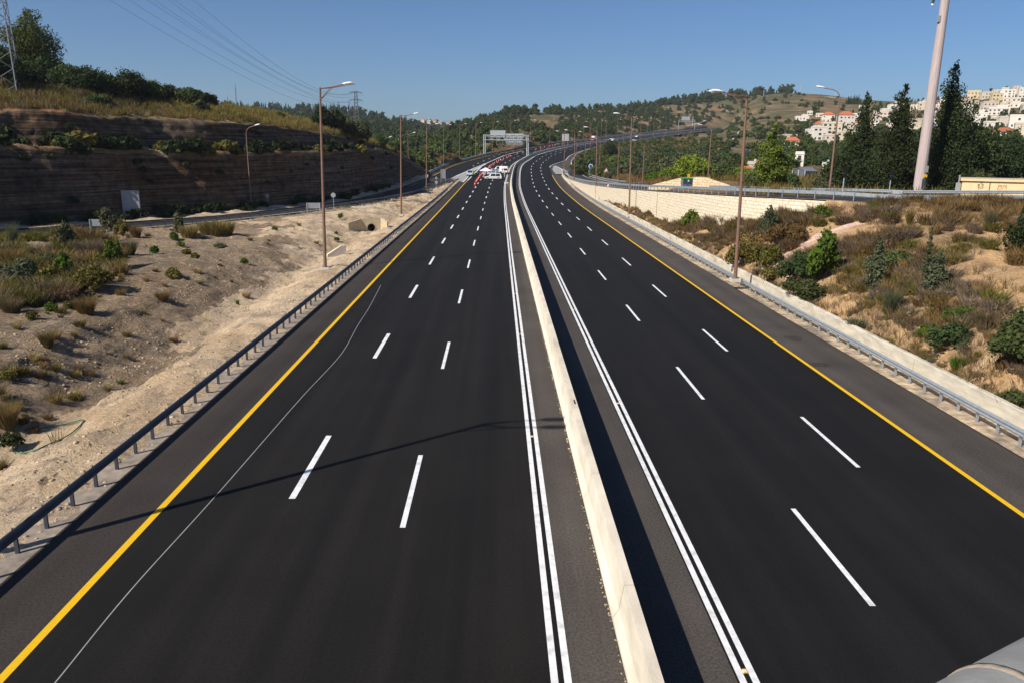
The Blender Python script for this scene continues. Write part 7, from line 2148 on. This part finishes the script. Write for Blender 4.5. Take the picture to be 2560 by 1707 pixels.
for i, (X, Y, s) in enumerate(((320, 188, 16), (275, 212, 12), (365, 210, 12), (550, 325, 12), (70, 945, 18), (200, 998, 14), (450, 740, 12), (340, 520, 10))):
    p = hit(*z9(X, Y), LV); 
    if p is None: continue
    o = linkmesh('boulder', ST[i % 5], None, p+np.array([0, 0, .02])); s_ = s/2.45*np.linalg.norm(p-CAM)/1897.7*.62; o.scale = (s_*1.2, s_, s_); o.rotation_euler = (0, 0, rg.random()*6)
    tag(o, 'loose pale stone lying on the gravelly left slope', 'boulder', 'loose stones on the left slope')
# gravel: one mass of small stones on the left verge
PB = [stone_mesh('pebble', np.random.default_rng(620+i), M['pebble']) for i in range(4)]
V, Fl, n = [], [], 0
for i in range(30000):
    u = rg.random()**1.3*.72; v = rg.uniform(.02, .9); p = T_left.ev(u, v); px_, py_ = proj(p)
    if not (-40 < px_ < 1000): continue
    if nz(p, .12, 3.) < -.18: continue
    me = PB[i % 4]; vv = np.array([q.co[:] for q in me.vertices]); ff = np.array([q.vertices[:] for q in me.polygons])
    s_ = .03+.085*rg.random()**4*(1.3 if py_ > 800 else 1.); a = rg.random()*6; ca, sa = math.cos(a), math.sin(a)
    V.append(np.stack([vv[:, 0]*ca-vv[:, 1]*sa, vv[:, 0]*sa+vv[:, 1]*ca, vv[:, 2]], 1)*s_+p); Fl.append(ff+n); n += len(vv)
tag(linkmesh('gravel', npmesh('gravel', np.concatenate(V), np.concatenate(Fl), [M['pebble']])), 'loose limestone gravel over the left slope', 'gravel', kind='stuff')
V, Fl, n = [], [], 0
for i in range(3500):
    u = rg.random(); v = rg.uniform(.02, .95); p = T_right.ev(u, v); px_, py_ = proj(p)
    if not (1480 < px_ < 2620): continue
    me = PB[i % 4]; vv = np.array([q.co[:] for q in me.vertices]); ff = np.array([q.vertices[:] for q in me.polygons])
    s_ = .04+.1*rg.random()**3; V.append(vv*s_+p); Fl.append(ff+n); n += len(vv)
tag(linkmesh('gravel', npmesh('gravel', np.concatenate(V), np.concatenate(Fl), [M['pebble']])), 'loose reddish gravel between the shrubs of the right slope', 'gravel', kind='stuff')
# pinkish paved drainage channel on the right slope
ch = [(1915, 679), (1933, 663), (1947, 651), (1975, 634), (2008, 618), (2040, 602), (2069, 590), (2110, 576), (2151, 565)]
A_ = []; B_ = []
for x, y in ch:
    a = hit(x, y, RV)
    if a is not None: A_.append(a)
A_ = cr1(np.array(A_), 40); Lf = offs(A_, .6); Rt = offs(A_, -.6)
for k_ in range(40):
    z = max(down(A_[k_][0], A_[k_][1], RV), down(Lf[k_][0], Lf[k_][1], RV), down(Rt[k_][0], Rt[k_][1], RV))+.1
    A_[k_, 2] = Lf[k_, 2] = Rt[k_, 2] = z
mb = MB(); mb.sweep([(-.62, -.5), (-.62, .06), (-.45, .06), (-.28, -.05), (.28, -.05), (.45, .06), (.62, .06), (.62, -.5)], frames(A_))
o = mb.build('drainage_channel', M['brick']); tag(o, 'pinkish paved drainage channel curving down the brown slope', 'drainage channel')
# ------------------------------------------------------------------ sky, sun, haze
w = bpy.data.worlds.new('World'); SC.world = w; w.use_nodes = True
nt = w.node_tree; bg = nt.nodes['Background']
sky = nt.nodes.new('ShaderNodeTexSky'); sky.sky_type = 'NISHITA'; sky.sun_disc = False
SUN_EL = math.radians(39.7); SUN_AZ = math.radians(180+51.5)     # direction towards the sun, clockwise from +Y
sky.sun_elevation = SUN_EL; sky.sun_rotation = SUN_AZ % (2*math.pi)
sky.air_density = .9; sky.dust_density = .6; sky.ozone_density = 11.; sky.altitude = 0.
nt.links.new(sky.outputs[0], bg.inputs['Color']); bg.inputs['Strength'].default_value = .072
sl = bpy.data.lights.new('sun', 'SUN'); sl.energy = 5.; sl.angle = math.radians(.53); sl.color = (1, .92, .8)
so = bpy.data.objects.new('sun', sl); COL.objects.link(so)
sd = Vector((math.sin(SUN_AZ)*math.cos(SUN_EL), math.cos(SUN_AZ)*math.cos(SUN_EL), math.sin(SUN_EL)))
so.rotation_euler = sd.to_track_quat('Z', 'Y').to_euler()
so.location = (0, 0, 60)
SC.view_settings.view_transform = 'Standard'; SC.view_settings.look = 'None'; SC.view_settings.exposure = .34; SC.view_settings.gamma = 1.
SC.cycles.max_bounces = 6; SC.cycles.transparent_max_bounces = 8; SC.cycles.volume_bounces = 0
SC.cycles.use_denoising = True

hz = MB(); hz.box((0, 700, 95), (5900, 4600, 212)); ho = hz.build('haze', [])
hm = bpy.data.materials.new('haze air'); hm.use_nodes = True; hn = hm.node_tree
for n_ in list(hn.nodes):
    if n_.type == 'BSDF_PRINCIPLED': hn.nodes.remove(n_)
pv = hn.nodes.new('ShaderNodeVolumePrincipled'); pv.inputs['Color'].default_value = (.78, .88, 1., 1); pv.inputs['Density'].default_value = .0001; pv.inputs['Anisotropy'].default_value = .2
hn.links.new(pv.outputs[0], hn.nodes['Material Output'].inputs['Volume'])
ho.data.materials.append(hm)
tag(ho, 'thin summer haze over the valley', 'haze', kind='stuff')
